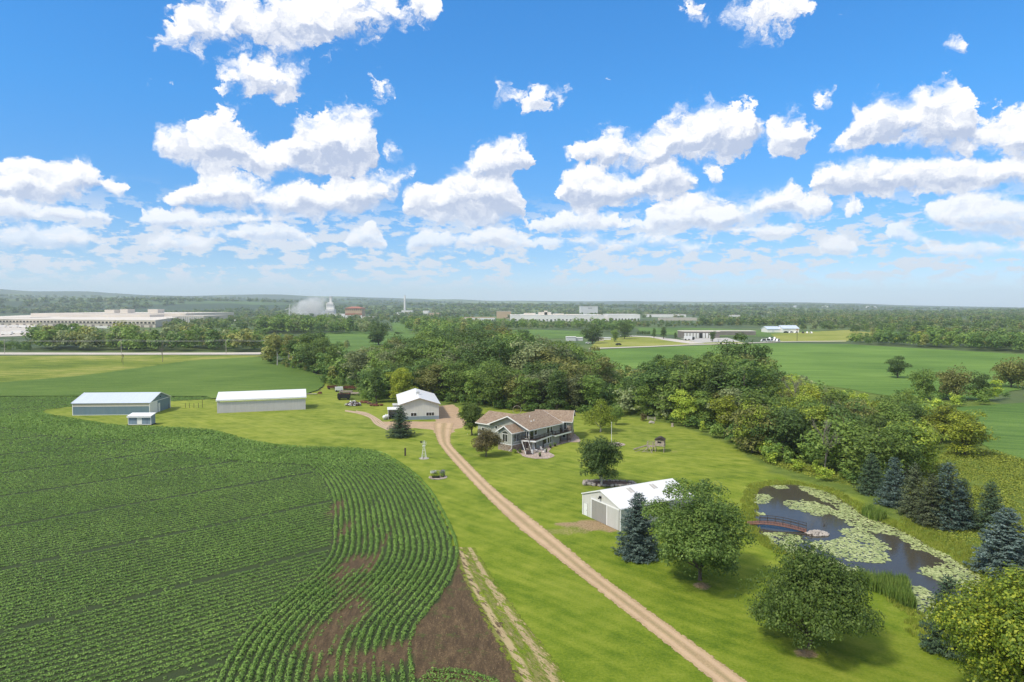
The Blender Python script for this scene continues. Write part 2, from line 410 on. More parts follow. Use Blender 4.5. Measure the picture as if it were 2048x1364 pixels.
def shingle_mat():
    m, T, p, out = mat_new('brown_shingle')
    P = obj_coord(T)
    b = T.new('ShaderNodeTexBrick'); T.put(b.inputs['Vector'], T.mapping(P, (1, 1, 1)))
    sp = T.new('ShaderNodeSeparateXYZ'); T.put(sp.inputs[0], P)
    cv = T.new('ShaderNodeCombineXYZ'); T.put(cv.inputs[0], T.math('ADD', sp.outputs[0], sp.outputs[1])); T.put(cv.inputs[1], T.math('MULTIPLY', sp.outputs[2], 2.6))
    T.put(b.inputs['Vector'], cv.outputs[0])
    b.inputs['Scale'].default_value = 1.0; b.inputs['Brick Width'].default_value = .5; b.inputs['Row Height'].default_value = .28
    b.inputs['Mortar Size'].default_value = .02; b.inputs['Bias'].default_value = 0
    b.inputs['Color1'].default_value = (.25, .18, .12, 1); b.inputs['Color2'].default_value = (.41, .315, .225, 1); b.inputs['Mortar'].default_value = (.16, .10, .07, 1)
    n = T.noise(P, 1.3, 5, .7)
    c = T.mix(T.rng(n, .35, .7, 0, .5), b.outputs[0], (.22, .14, .10))
    T.put(p.inputs['Base Color'], c); p.inputs['Roughness'].default_value = .95
    return m

M = {}
def make_materials():
    M['white'] = simple('white_paint', (.78, .77, .75), .5, .06, 2)
    M['trim'] = simple('white_trim', (.82, .81, .79), .45, .04, 2)
    M['white_roof'] = metal_panel('white_metal_roof', (.80, .79, .78), .3, .4, 'y', .35, .05)
    M['white_roof_x'] = metal_panel('white_metal_roof_long', (.80, .79, .78), .3, .4, 'x', .35, .05)
    M['blue_roof'] = metal_panel('pale_blue_metal_roof', (.60, .66, .76), .3, .38, 'x', .35, .06)
    M['white_siding'] = metal_panel('white_metal_siding', (.66, .645, .60), .3, .5)
    M['pink_siding'] = metal_panel('pale_metal_siding', (.62, .585, .58), .3, .5)
    M['grey_door'] = metal_panel('grey_metal_door', (.34, .325, .30), .45, .5)
    M['light_door'] = metal_panel('light_metal_door', (.60, .585, .55), .45, .5)
    M['blue_siding'] = metal_panel('blue_grey_metal_siding', (.17, .25, .30), .3, .5)
    M['blue_old'] = metal_panel('faded_blue_siding', (.27, .36, .46), .3, .6, dirt=.35)
    M['cream'] = metal_panel('cream_translucent_panel', (.55, .50, .40), .3, .6)
    M['wainscot'] = metal_panel('slate_blue_wainscot', (.26, .31, .36), .3, .5)
    M['sage'] = simple('sage_lap_siding', (.36, .365, .325), .7, .08, 1.5)
    M['shingle'] = shingle_mat()
    M['stone'] = stone_mat('field_stone_veneer', 2.6, [(.16, .11, .08), (.30, .20, .14), (.42, .33, .26), (.26, .20, .17), (.5, .42, .34)])
    M['paver'] = stone_mat('pink_patio_paver', 1.6, [(.42, .31, .25), (.50, .38, .31), (.56, .46, .38), (.40, .33, .28)], (.30, .22, .17))
    M['rock'] = simple('field_rock', (.42, .37, .33), .9, .45, 1.2)
    M['pale_rock'] = simple('pale_rock', (.44, .39, .34), .9, .3, 1.5)
    M['glass'] = glass_mat()
    M['dark'] = simple('dark_interior', (.025, .023, .022), .9, .3, 1)
    M['deck'] = simple('dark_brown_deck', (.075, .045, .035), .6, .2, 4)
    M['rail'] = simple('dark_bronze_rail', (.05, .035, .03), .4, .1, 4)
    M['mulch'] = simple('brown_mulch', (.15, .095, .065), .95, .4, 6)
    M['bark'] = simple('grey_brown_bark', (.13, .105, .085), .95, .35, 5, bump=.5)
    M['bark_pale'] = simple('pale_bark', (.50, .47, .42), .9, .3, 4)
    M['bark_dead'] = simple('dead_wood', (.22, .19, .165), .95, .25, 3)
    M['concrete'] = simple('concrete', (.48, .45, .41), .9, .12, 1)
    M['asphalt'] = simple('pale_asphalt', (.40, .37, .33), .9, .12, .4)
    M['red_wood'] = simple('red_stained_wood', (.24, .115, .08), .7, .2, 4)
    M['grey_wood'] = simple('weathered_grey_wood', (.40, .33, .27), .85, .25, 4)
    M['dark_wood'] = simple('dark_weathered_wood', (.07, .055, .045), .9, .25, 4)
    M['green_plastic'] = simple('dark_green_plastic', (.02, .07, .055), .35, .1, 4)
    M['galv'] = simple('galvanized_steel', (.62, .61, .58), .4, .12, 6, metal=.3)
    M['rust'] = simple('rusted_steel', (.17, .065, .04), .9, .4, 3)
    M['black'] = simple('black_steel', (.02, .02, .02), .5, .2, 4)
    M['fcream'] = simple('cream_factory_panel', (.55, .49, .41), .8, .06, .02)
    M['froof'] = simple('pale_factory_roof', (.66, .59, .51), .9, .07, .02)
    M['fwhite'] = simple('white_factory_panel', (.80, .77, .73), .8, .06, .03)
    M['fgrey'] = simple('grey_cladding', (.62, .62, .62), .8, .08, .03)
    M['tan'] = simple('tan_cladding', (.52, .37, .24), .8, .08, .05)
    M['redroof'] = simple('red_brown_roof', (.40, .15, .10), .8, .1, .05)
    M['hall_brown'] = simple('brown_wall', (.22, .19, .17), .8, .1, .2)
    M['mesh_red'] = simple('dark_red_paint', (.16, .03, .025), .5, .2, 3)
    M['flower'] = simple('purple_flowers', (.30, .26, .42), .8, .4, 9)
    # foliage colours
    M['lf_dark'] = leaf_mat('leaf_dark_green', [(0.043, 0.081, 0.019), (0.090, 0.158, 0.032), (0.182, 0.260, 0.055)])
    M['lf_mid'] = leaf_mat('leaf_mid_green', [(0.074, 0.128, 0.023), (0.150, 0.231, 0.038), (0.278, 0.356, 0.071)])
    M['lf_olive'] = leaf_mat('leaf_olive', [(0.107, 0.119, 0.029), (0.213, 0.231, 0.055), (0.373, 0.356, 0.103)])
    M['lf_yel'] = leaf_mat('leaf_yellow_green', [(0.095, 0.129, 0.011), (0.246, 0.302, 0.025), (0.515, 0.515, 0.056)])
    M['lf_lime'] = leaf_mat('leaf_fresh_green', [(0.128, 0.193, 0.019), (0.278, 0.366, 0.040), (0.555, 0.596, 0.079)])
    M['lf_grey'] = leaf_mat('leaf_grey_green', [(0.096, 0.125, 0.047), (0.203, 0.241, 0.095), (0.342, 0.366, 0.158)])
    M['lf_red'] = leaf_mat('leaf_bronze', [(0.088, 0.079, 0.032), (0.184, 0.166, 0.061), (0.333, 0.263, 0.105)])
    M['lf_blue'] = leaf_mat('needle_blue', [(.030, .058, .042), (.080, .122, .098), (.20, .26, .235)], trans=.1, nscale=1.5)
    M['lf_spruce'] = leaf_mat('needle_dark', [(0.025, 0.045, 0.025), (0.056, 0.102, 0.045), (0.131, 0.184, 0.091)], trans=.1, nscale=1.5)
    M['lf_brown'] = leaf_mat('needle_brownish', [(.040, .055, .022), (.085, .108, .045), (.16, .18, .085)], trans=.1)
    M['lf_crop'] = leaf_mat('leaf_soybean', [(.095, .195, .034), (.20, .35, .062), (.36, .53, .125)], trans=.3, nscale=.05)
    M['lf_deep'] = leaf_mat('leaf_deep_green', [(.045, .088, .014), (.115, .185, .032), (.23, .31, .065)], nscale=.6)
    M['lf_gold'] = leaf_mat('leaf_golden_green', [(.035, .07, .008), (.16, .235, .018), (.54, .54, .05)], trans=.3, nscale=.8)
    M['lf_reed'] = leaf_mat('reed_blade', [(.09, .17, .03), (.18, .28, .05), (.34, .42, .10)], trans=.3) #((0.088, 0.175, 0.035), (0.193, 0.315, 0.070), (0.385, 0.490, 0.123)], trans=.3)
    M['lf_weed'] = leaf_mat('weed_leaf', [(.14, .20, .02), (.28, .34, .04), (.50, .50, .10)], trans=.3) #((0.123, 0.193, 0.026), (0.263, 0.350, 0.052), (0.525, 0.560, 0.105)], trans=.3)
    M['lily'] = leaf_mat('lily_pad', [(0.224, 0.280, 0.090), (0.448, 0.504, 0.190), (0.672, 0.694, 0.358)], trans=.05, rough=.4)
make_materials()

# ================================================================ terrain
def catmull(P, n=8, closed=False):
    P = [np.array(p, float) for p in P]; out = []
    N = len(P); rngi = range(N if closed else N-1)
    for i in rngi:
        p0 = P[(i-1) % N] if closed or i > 0 else P[0]; p1 = P[i]; p2 = P[(i+1) % N]; p3 = P[(i+2) % N] if closed or i+2 < N else P[-1]
        for k in range(n):
            t = k/n
            out.append(.5*((2*p1)+(-p0+p2)*t+(2*p0-5*p1+4*p2-p3)*t*t+(-p0+3*p1-3*p2+p3)*t**3))
    if not closed: out.append(P[-1])
    return np.array(out)
def seg_dist(Q, L, closed=False):
    """distance from points Q (n,2) to polyline L"""
    L = np.asarray(L, float); B = np.roll(L, -1, 0) if closed else L[1:]; A = L if closed else L[:-1]
    d = np.full(len(Q), 1e9)
    for a, b in zip(A, B):
        ab = b-a; t = np.clip(((Q-a)@ab)/max(ab@ab, 1e-9), 0, 1)
        q = Q-(a+t[:, None]*ab); d = np.minimum(d, (q*q).sum(1))
    return np.sqrt(d)
def inside(Q, L):
    L = np.asarray(L, float); x, y = Q[:, 0], Q[:, 1]; r = np.zeros(len(Q), bool); j = len(L)-1
    for i in range(len(L)):
        xi, yi = L[i]; xj, yj = L[j]
        c = ((yi > y) != (yj > y))
        with np.errstate(divide='ignore', invalid='ignore'): r ^= c & (x < (xj-xi)*(y-yi)/(yj-yi+1e-12)+xi)
        j = i
    return r
def vnoise(x, y, s, seed=0):
    """cheap smooth value noise"""
    x = np.asarray(x)/s+seed*17.3; y = np.asarray(y)/s-seed*9.1
    xi = np.floor(x); yi = np.floor(y); fx = x-xi; fy = y-yi; fx = fx*fx*(3-2*fx); fy = fy*fy*(3-2*fy)
    def h(a, b):
        v = np.sin(a*127.1+b*311.7+seed*74.7)*43758.5453; return v-np.floor(v)
    return (h(xi, yi)*(1-fx)+h(xi+1, yi)*fx)*(1-fy)+(h(xi, yi+1)*(1-fx)+h(xi+1, yi+1)*fx)*fy
def P2(pts, z=0.0): return [G2(px, py, z) for px, py in pts]

WATER_Z = -0.18
def CP(pts): return [(1420+x/3.261, 920+y/3.261) for x, y in pts]      # points surveyed on an enlarged cut-out of the pond
POND_PX = CP([(285,240),(300,330),(305,440),(365,500),(420,560),(500,600),(620,650),(730,720),(860,770),(990,800),(1150,815),(1235,835),(1290,930),(1370,1000),(1460,1060),
              (1620,1060),(1760,980),(1840,870),(1825,800),(1720,735),(1640,680),(1560,620),(1450,570),(1330,500),(1200,440),(1100,392),(1010,360),(940,310),(850,262),(800,222),(700,190),(590,166),(450,160),(330,182)])
POND = catmull(P2(POND_PX, WATER_Z), 5, True)
MOUND = (G2(985, 882)[0]-2, G2(985, 882)[1]+2)
def tz_np(x, y):
    x = np.atleast_1d(np.asarray(x, float)); y = np.atleast_1d(np.asarray(y, float))
    Q = np.stack([x, y], 1)
    z = 0.9*np.exp(-(((x-MOUND[0])/5.5)**2+((y-MOUND[1])/7)**2))
    sel = (x > 30) & (x < 90) & (y > 55) & (y < 150)
    if sel.any():
        q = Q[sel]; d = seg_dist(q, POND, True); d = np.where(inside(q, POND), -d, d)
        d = d+(vnoise(q[:, 0], q[:, 1], 2.2, 3)-.5)*.7
        zz = np.interp(d, [-3, -.8, 0, .7, 3.5, 7], [-1.2, -.6, WATER_Z, -.10, -.02, 0])
        z[sel] += zz
    return z
def tz(x, y): return float(tz_np(x, y)[0])

DRIVE_L = P2([(1480,1420),(1424,1364),(1310,1272),(1200,1186),(1083.6,1094),(1025,1047),(958.6,981),(907.8,926),(884,897),(874.6,883),(868,862),(867,846)])
DRIVE_R = P2([(1570,1420),(1499,1364),(1350,1257),(1200,1147),(1122.6,1082.6),(1044.5,1020),(986,973),(923.4,911),(908,895),(902,883),(904,864),(910,846)])
def build_ground():
    # far ground and hills: one polar sheet reaching the horizon
    az = np.concatenate([np.linspace(-180, -52, 33)[:-1], np.linspace(-52, 52, 330), np.linspace(52, 180, 33)[1:]])*math.pi/180
    d = np.concatenate([[3.0, 20, 40], np.geomspace(60, 12800, 190)])
    A, D = np.meshgrid(az, d); X = D*np.sin(A); Y = D*np.cos(A)
    Z = np.full(X.shape, -0.06)+hills_np(X, Y)
    near = (X > -150) & (X < 155) & (Y > 50) & (Y < 325)
    Z[near] = -3.0
    nr, nc = X.shape
    V = np.stack([X.ravel(), Y.ravel(), Z.ravel()], 1)
    i, j = np.meshgrid(np.arange(nr-1), np.arange(nc-1), indexing='ij'); a = (i*nc+j).ravel()
    F = np.stack([a, a+1, a+nc+1, a+nc], 1)
    m, T, p, out = mat_new('open_country')
    P = geo_pos(T)
    n1 = T.noise(P, .0022, 4, .6); n2 = T.noise(P, .02, 5, .65); n3 = T.noise(P, .25, 4, .7)
    c = T.ramp(n1, [(.36, (.040, .070, .026)), (.48, (.060, .100, .030)), (.56, (.12, .17, .04)), (.62, (.075, .135, .034)), (.75, (.05, .09, .03))])
    c = T.mix(T.rng(n2, .4, .7, 0, .55), c, (.17, .20, .06)); c = T.mix(T.rng(n3, .35, .75, 0, .5), c, (.05, .075, .022))
    ln = T.vmath('LENGTH', P)
    fn = T.noise(P, .0011, 5, .6); fv = T.vor(P, .0016, out='Color')
    sv = T.new('ShaderNodeSeparateColor'); T.l.new(fv, sv.inputs[0])
    fields = T.ramp(sv.outputs[0], [(0, (.04, .07, .03)), (.60, (.045, .075, .03)), (.64, (.15, .20, .06)), (.8, (.09, .15, .045)), (1, (.30, .28, .13))], 'CONSTANT')
    wood = T.mix(T.noise(P, .012, 5, .75), (.012, .026, .012), (.085, .125, .05))
    far = T.mix(T.rng(fn, .42, .56), wood, fields)
    c = T.mix(T.rng(ln, 2300, 3300), c, far)
    T.put(p.inputs['Base Color'], c)
    o = link_mesh('ground', np_mesh('ground', V, F, m)); tag(o, kind='structure')
    # near lawn with the pond basin
    xs = np.arange(-172, 176, .8); ys = np.arange(34, 348, .8)
    X, Y = np.meshgrid(xs, ys); x, y = X.ravel(), Y.ravel(); z = tz_np(x, y)
    V = np.stack([x, y, z], 1); nr, nc = X.shape
    i, j = np.meshgrid(np.arange(nr-1), np.arange(nc-1), indexing='ij'); a = (i*nc+j).ravel()
    F = np.stack([a, a+1, a+nc+1, a+nc], 1)
    me = np_mesh('lawn', V, F, smooth=True)
    Q = np.stack([x, y], 1)
    # rough ground: everything right of / behind the mown edge
    MOWN = P2([(1180,826),(1230,832),(1300,838),(1400,866),(1480,900),(1540,945),(1640,975),(1700,990),(1760,1020),(1830,1060),(1900,1105),(1990,1160),(2100,1240),(2300,1500),(200,1500),(-400,900),(-200,700),(640,690),(660,770),(700,800),(880,812),(960,815)])
    ins = inside(Q, MOWN); dm = seg_dist(Q, MOWN, True); sd = np.where(ins, dm, -dm)+(vnoise(x, y, 3, 5)-.5)*2.5
    rough = np.clip(.5-sd/2.0, 0, 1)
    sp = (x > 25) & (x < 95) & (y > 50) & (y < 155); dp = np.full(len(x), 99.0); dp[sp] = seg_dist(Q[sp], POND, True); inp = np.zeros(len(x), bool); inp[sp] = inside(Q[sp], POND)
    dp = np.where(inp, -dp, dp)
    bank = np.clip(1-(dp+(vnoise(x, y, 1.5, 8)-.5)*1.2)/3.0, 0, 1)
    dirt = np.zeros(len(x))
    def blob(px, py, rx, ry, v):
        cx, cy_ = G2(px, py); nonlocal dirt
        dd = ((x-cx)/rx)**2+((y-cy_)/ry)**2
        dirt = np.maximum(dirt, v*np.clip(1.35-dd+(vnoise(x, y, 1.3, 11)-.5)*1.1, 0, 1))
    blob(1180, 1048, 6.5, 2.2, .85); blob(1120, 1062, 6, 2.0, .5); blob(1205, 1052, 4.5, 3.0, .8)
    blob(1400, 1172, 1.3, 1.3, .9); blob(1613, 1306, 1.2, 1.2, .9); blob(1348, 903, 2.0, 1.4, .45); blob(815, 851, 10, 5, .5)
    for nm, arr in (('rough', rough), ('bank', bank), ('dirt', dirt)):
        at = me.attributes.new(nm, 'FLOAT', 'POINT'); at.data.foreach_set('value', arr.astype(np.float32))
    m, T, p, out = mat_new('lawn_grass')
    P = geo_pos(T)
    dirv = Vector((-.72, .69, 0)).normalized()
    rot = math.atan2(dirv.y, dirv.x)
    st = T.noise(T.mapping(P, (1, 1, 1), (0, 0, -rot)), 1, 1)      # placeholder coordinate for mower passes
    lc = T.mapping(P, (.035, .42, .1), (0, 0, 0)); 
    vr = T.new('ShaderNodeVectorRotate', rotation_type='Z_AXIS'); T.put(vr.inputs['Vector'], P); vr.inputs['Angle'].default_value = -rot
    lanes = T.noise(T.mapping(vr.outputs[0], (.03, .40, .1)), 1.0, 3, .55)
    lanes2 = T.noise(T.mapping(P, (.06, .5, .1)), 1.0, 4, .6)
    sp_ = T.new('ShaderNodeSeparateXYZ'); T.put(sp_.inputs[0], vr.outputs[0])
    wob = T.noise(P, .05, 2, .5)
    mow = T.math('SINE', T.math('ADD', T.math('MULTIPLY', sp_.outputs[1], 3.1), T.math('MULTIPLY', wob, 14)))
    big = T.noise(P, .035, 4, .6); mid = T.noise(P, .28, 5, .65); fine = T.noise(P, 3.2, 5, .75)
    v = T.math('ADD', T.math('MULTIPLY', lanes, .24), T.math('MULTIPLY', big, .40))
    v = T.math('ADD', v, T.math('MULTIPLY', mid, .28)); v = T.math('ADD', v, T.math('MULTIPLY', fine, .34))
    v = T.math('MULTIPLY_ADD', mow, .015, v)
    c = T.ramp(v, [(.44, (.052, .098, .008)), (.54, (.100, .158, .011)), (.63, (.175, .228, .020)), (.75, (.30, .325, .045))])
    # drier, paler grass in the open yard farther off
    yv = T.new('ShaderNodeSeparateXYZ'); T.put(yv.inputs[0], P)
    dry = T.math('MULTIPLY', T.rng(yv.outputs[1], 95, 190), T.rng(T.math('MULTIPLY_ADD', lanes2, .6, T.math('MULTIPLY', mid, .5)), .40, .68))
    c = T.mix(T.math('MULTIPLY', dry, .7), c, (.28, .305, .065))
    lush = T.math('MULTIPLY', T.rng(yv.outputs[1], 140, 80), T.rng(big, .4, .62))
    c = T.mix(T.math('MULTIPLY', lush, .35), c, (.085, .155, .008))
    def attr(nm):
        a_ = T.new('ShaderNodeAttribute'); a_.attribute_name = nm; return a_.outputs['Fac']
    rc = T.ramp(T.math('MULTIPLY_ADD', fine, .5, T.math('MULTIPLY', mid, .5)), [(.35, (.055, .085, .018)), (.5, (.12, .17, .03)), (.65, (.22, .26, .06))])
    c = T.mix(attr('rough'), c, rc)
    bc = T.ramp(T.math('MULTIPLY_ADD', fine, .6, T.math('MULTIPLY', mid, .4)), [(.38, (.07, .11, .015)), (.52, (.20, .25, .03)), (.68, (.36, .34, .10))])
    c = T.mix(attr('bank'), c, bc)
    dn = T.rng(T.math('ADD', attr('dirt'), T.math('MULTIPLY', T.math('SUBTRACT', fine, .5), .9)), .35, .75)
    c = T.mix(dn, c, T.ramp(fine, [(.35, (.20, .135, .07)), (.65, (.42, .31, .18))]))
    T.put(p.inputs['Base Color'], c); p.inputs['Roughness'].default_value = .95; p.inputs['Specular IOR Level'].default_value = .1
    bn = T.new('ShaderNodeBump'); bn.inputs['Strength'].default_value = .7; bn.inputs['Distance'].default_value = .12
    T.put(bn.inputs['Height'], T.math('MULTIPLY_ADD', mid, 1.2, fine)); T.l.new(bn.outputs[0], p.inputs['Normal'])
    me.materials.append(m)
    o = link_mesh('lawn', me); tag(o, kind='structure')

SKYLINE = [(-900,584),(-400,586),(0,587),(250,590),(512,592),(640,594),(800,597),(1024,600),(1300,603),(1536,604),(1700,607),(1800,610),(2048,614),(2900,612)]
def hills_np(X, Y):
    D = np.hypot(X, Y); Yc = np.maximum(Y, 1.0); px = 1024+FPX*np.clip(X/Yc, -3, 3)
    px = np.where(Y < 1, 1024, px)
    ys = np.interp(px, [p[0] for p in SKYLINE], [p[1] for p in SKYLINE])
    n1 = vnoise(X, Y, 1300, 1); n2 = vnoise(X, Y, 480, 2)
    nn = .72+.30*n1+.16*n2
    H = np.zeros(X.shape)
    for Dc, w, drop, ex in ((9800, 1900, 0, 1.0), (6600, 1300, 5.5, 1.0), (4300, 900, 10.5, .9)):
        a = CAM_H+(612-(ys+drop))/FPX*Dc
        H = np.maximum(H, np.maximum(a, 6)*np.exp(-((D-Dc)/w)**2)*nn*ex)
    H *= np.clip((D-2600)/900, 0, 1)
    return np.where(Y < 300, 0, H)

def jitter(P, step, amp, seed, closed=True):
    P = np.array(P, float); out = []
    N = len(P)
    for i in range(N if closed else N-1):
        a, b = P[i], P[(i+1) % N]; L = np.linalg.norm(b-a); k = max(1, int(L/step))
        for j in range(k):
            q = a+(b-a)*j/k; nrm = np.array([-(b-a)[1], (b-a)[0]])/max(L, 1e-6)
            out.append(q+nrm*(mnoise.noise(Vector((q[0]/step/2.2, q[1]/step/2.2, seed)))*amp*1.6))
    return out
def sheet(name, P, z, mat, kind='structure', label=None, cat=None):
    me = bpy.data.meshes.new(name); me.from_pydata([(p[0], p[1], z) for p in P], [], [tuple(range(len(P)))])
    me.materials.append(mat); me.update(); 
    if me.polygons[0].normal.z < 0: me.flip_normals()
    o = link_mesh(name, me); return tag(o, label, cat, kind=kind)

def gravel_mat(name, a, b, edge=False):
    m, T, p, out = mat_new(name)
    P = geo_pos(T)
    f = T.noise(P, 4.5, 5, .8); n = T.noise(P, .5, 4, .6)
    c = T.mix(T.rng(f, .3, .7), a, b)
    c = T.mix(T.rng(n, .45, .7, 0, .4), c, tuple(v*1.15 for v in b))
    p.inputs['Roughness'].default_value = .95; p.inputs['Specular IOR Level'].default_value = .1
    bn = T.new('ShaderNodeBump'); bn.inputs['Strength'].default_value = .5; bn.inputs['Distance'].default_value = .05
    T.put(bn.inputs['Height'], f); T.l.new(bn.outputs[0], p.inputs['Normal'])
    if edge:
        a_ = T.new('ShaderNodeAttribute'); a_.attribute_name = 'across'; t = a_.outputs['Fac']
        dist = T.math('ABSOLUTE', T.math('SUBTRACT', t, .5))
        track = T.rng(T.math('ABSOLUTE', T.math('SUBTRACT', dist, .235)), .05, .13, 1, 0, 'SMOOTHSTEP')
        c = T.mix(T.math('MULTIPLY', track, .6), c, (.58, .41, .27))
        mid = T.math('MULTIPLY', T.rng(dist, .10, .03, 0, 1), T.rng(n, .35, .6, .1, .65))
        c = T.mix(mid, c, (.24, .20, .10)); c = T.mix(T.rng(T.noise(P, .22, 5, .7), .50, .68, 0, .38), c, (.30, .21, .12))
        e = T.math('MULTIPLY_ADD', T.math('SUBTRACT', T.noise(P, 1.1, 6, .75), .5), .46, dist)
        tr = T.new('ShaderNodeBsdfTransparent'); mx = T.new('ShaderNodeMixShader')
        T.put(mx.inputs[0], T.rng(e, .43, .47)); T.l.new(p.outputs[0], mx.inputs[1]); T.l.new(tr.outputs[0], mx.inputs[2]); T.l.new(mx.outputs[0], out.inputs[0])
    T.put(p.inputs['Base Color'], c)
    return m
def strip(name, L, R, z, mat, n=160, follow=False):
    L = catmull(L, 12); R = catmull(R, 12)
    def res(P):
        s = np.concatenate([[0], np.cumsum(np.linalg.norm(np.diff(P, axis=0), axis=1))]); t = np.linspace(0, s[-1], n)
        return np.stack([np.interp(t, s, P[:, 0]), np.interp(t, s, P[:, 1])], 1)
    L, R = res(L), res(R); K = 9; V = []; A = []
    for i in range(n):
        for k in range(K):
            t = k/(K-1); q = L[i]*(1-t)+R[i]*t; V.append((q[0], q[1], z+(tz(*q) if follow else 0))); A.append(t)
    F = [(i*K+k, i*K+k+1, (i+1)*K+k+1, (i+1)*K+k) for i in range(n-1) for k in range(K-1)]
    me = np_mesh(name, V, F, mat)
    at = me.attributes.new('across', 'FLOAT', 'POINT'); at.data.foreach_set('value', np.array(A, np.float32))
    return link_mesh(name, me)
def field_mat(name, cols, scale=(.5, .06), rot=0.0, seed=0.0, row=0.0):
    m, T, p, out = mat_new(name)
    P = geo_pos(T)
    vr = T.new('ShaderNodeVectorRotate', rotation_type='Z_AXIS'); T.put(vr.inputs['Vector'], P); vr.inputs['Angle'].default_value = -rot
    a = T.noise(T.mapping(vr.outputs[0], (scale[1], scale[0], .1), (0, 0, 0), (seed, seed, 0)), 1, 5, .65)
    b = T.noise(P, .014, 3, .5); f = T.noise(P, 1.6, 4, .75)
    v = T.math('ADD', T.math('MULTIPLY', a, .42), T.math('ADD', T.math('MULTIPLY', b, .33), T.math('MULTIPLY', f, .25)))
    c = T.ramp(v, [(.41, cols[0]), (.5, cols[1]), (.60, cols[2])])
    T.put(p.inputs['Base Color'], c); p.inputs['Roughness'].default_value = .9; p.inputs['Specular IOR Level'].default_value = .15
    bn = T.new('ShaderNodeBump'); bn.inputs['Strength'].default_value = .8; bn.inputs['Distance'].default_value = .6
    T.put(bn.inputs['Height'], T.math('ADD', a, f)); T.l.new(bn.outputs[0], p.inputs['Normal'])
    return m

# outlines of the cropped field on the left (its right and far edges)
FIELD_EDGE = catmull(P2([(845,1480),(838,1400),(830,1340),(826,1290),(838,1250),(868,1210),(900,1165),(918,1120),(915,1080),(895,1035),(870,990),(840,955),(800,925),(755,903),(700,897),(650,895),(600,893),(540,888),(490,878),(430,862),(380,857),(330,855),(250,852),(200,846),(150,838),(100,830),(84,825)]), 8)
FIELD_BACK = P2([(84,824),(92,819),(145,813),(330,803),(430,798),(612,789),(640,780),(650,770),(645,758),(620,742),(590,727),(545,717),(500,715),(380,722),(250,741),(150,754),(0,766),(-160,790)])
FIELD = np.concatenate([FIELD_EDGE, np.array(FIELD_BACK), np.array(P2([(-900,900),(-700,1480)]))])

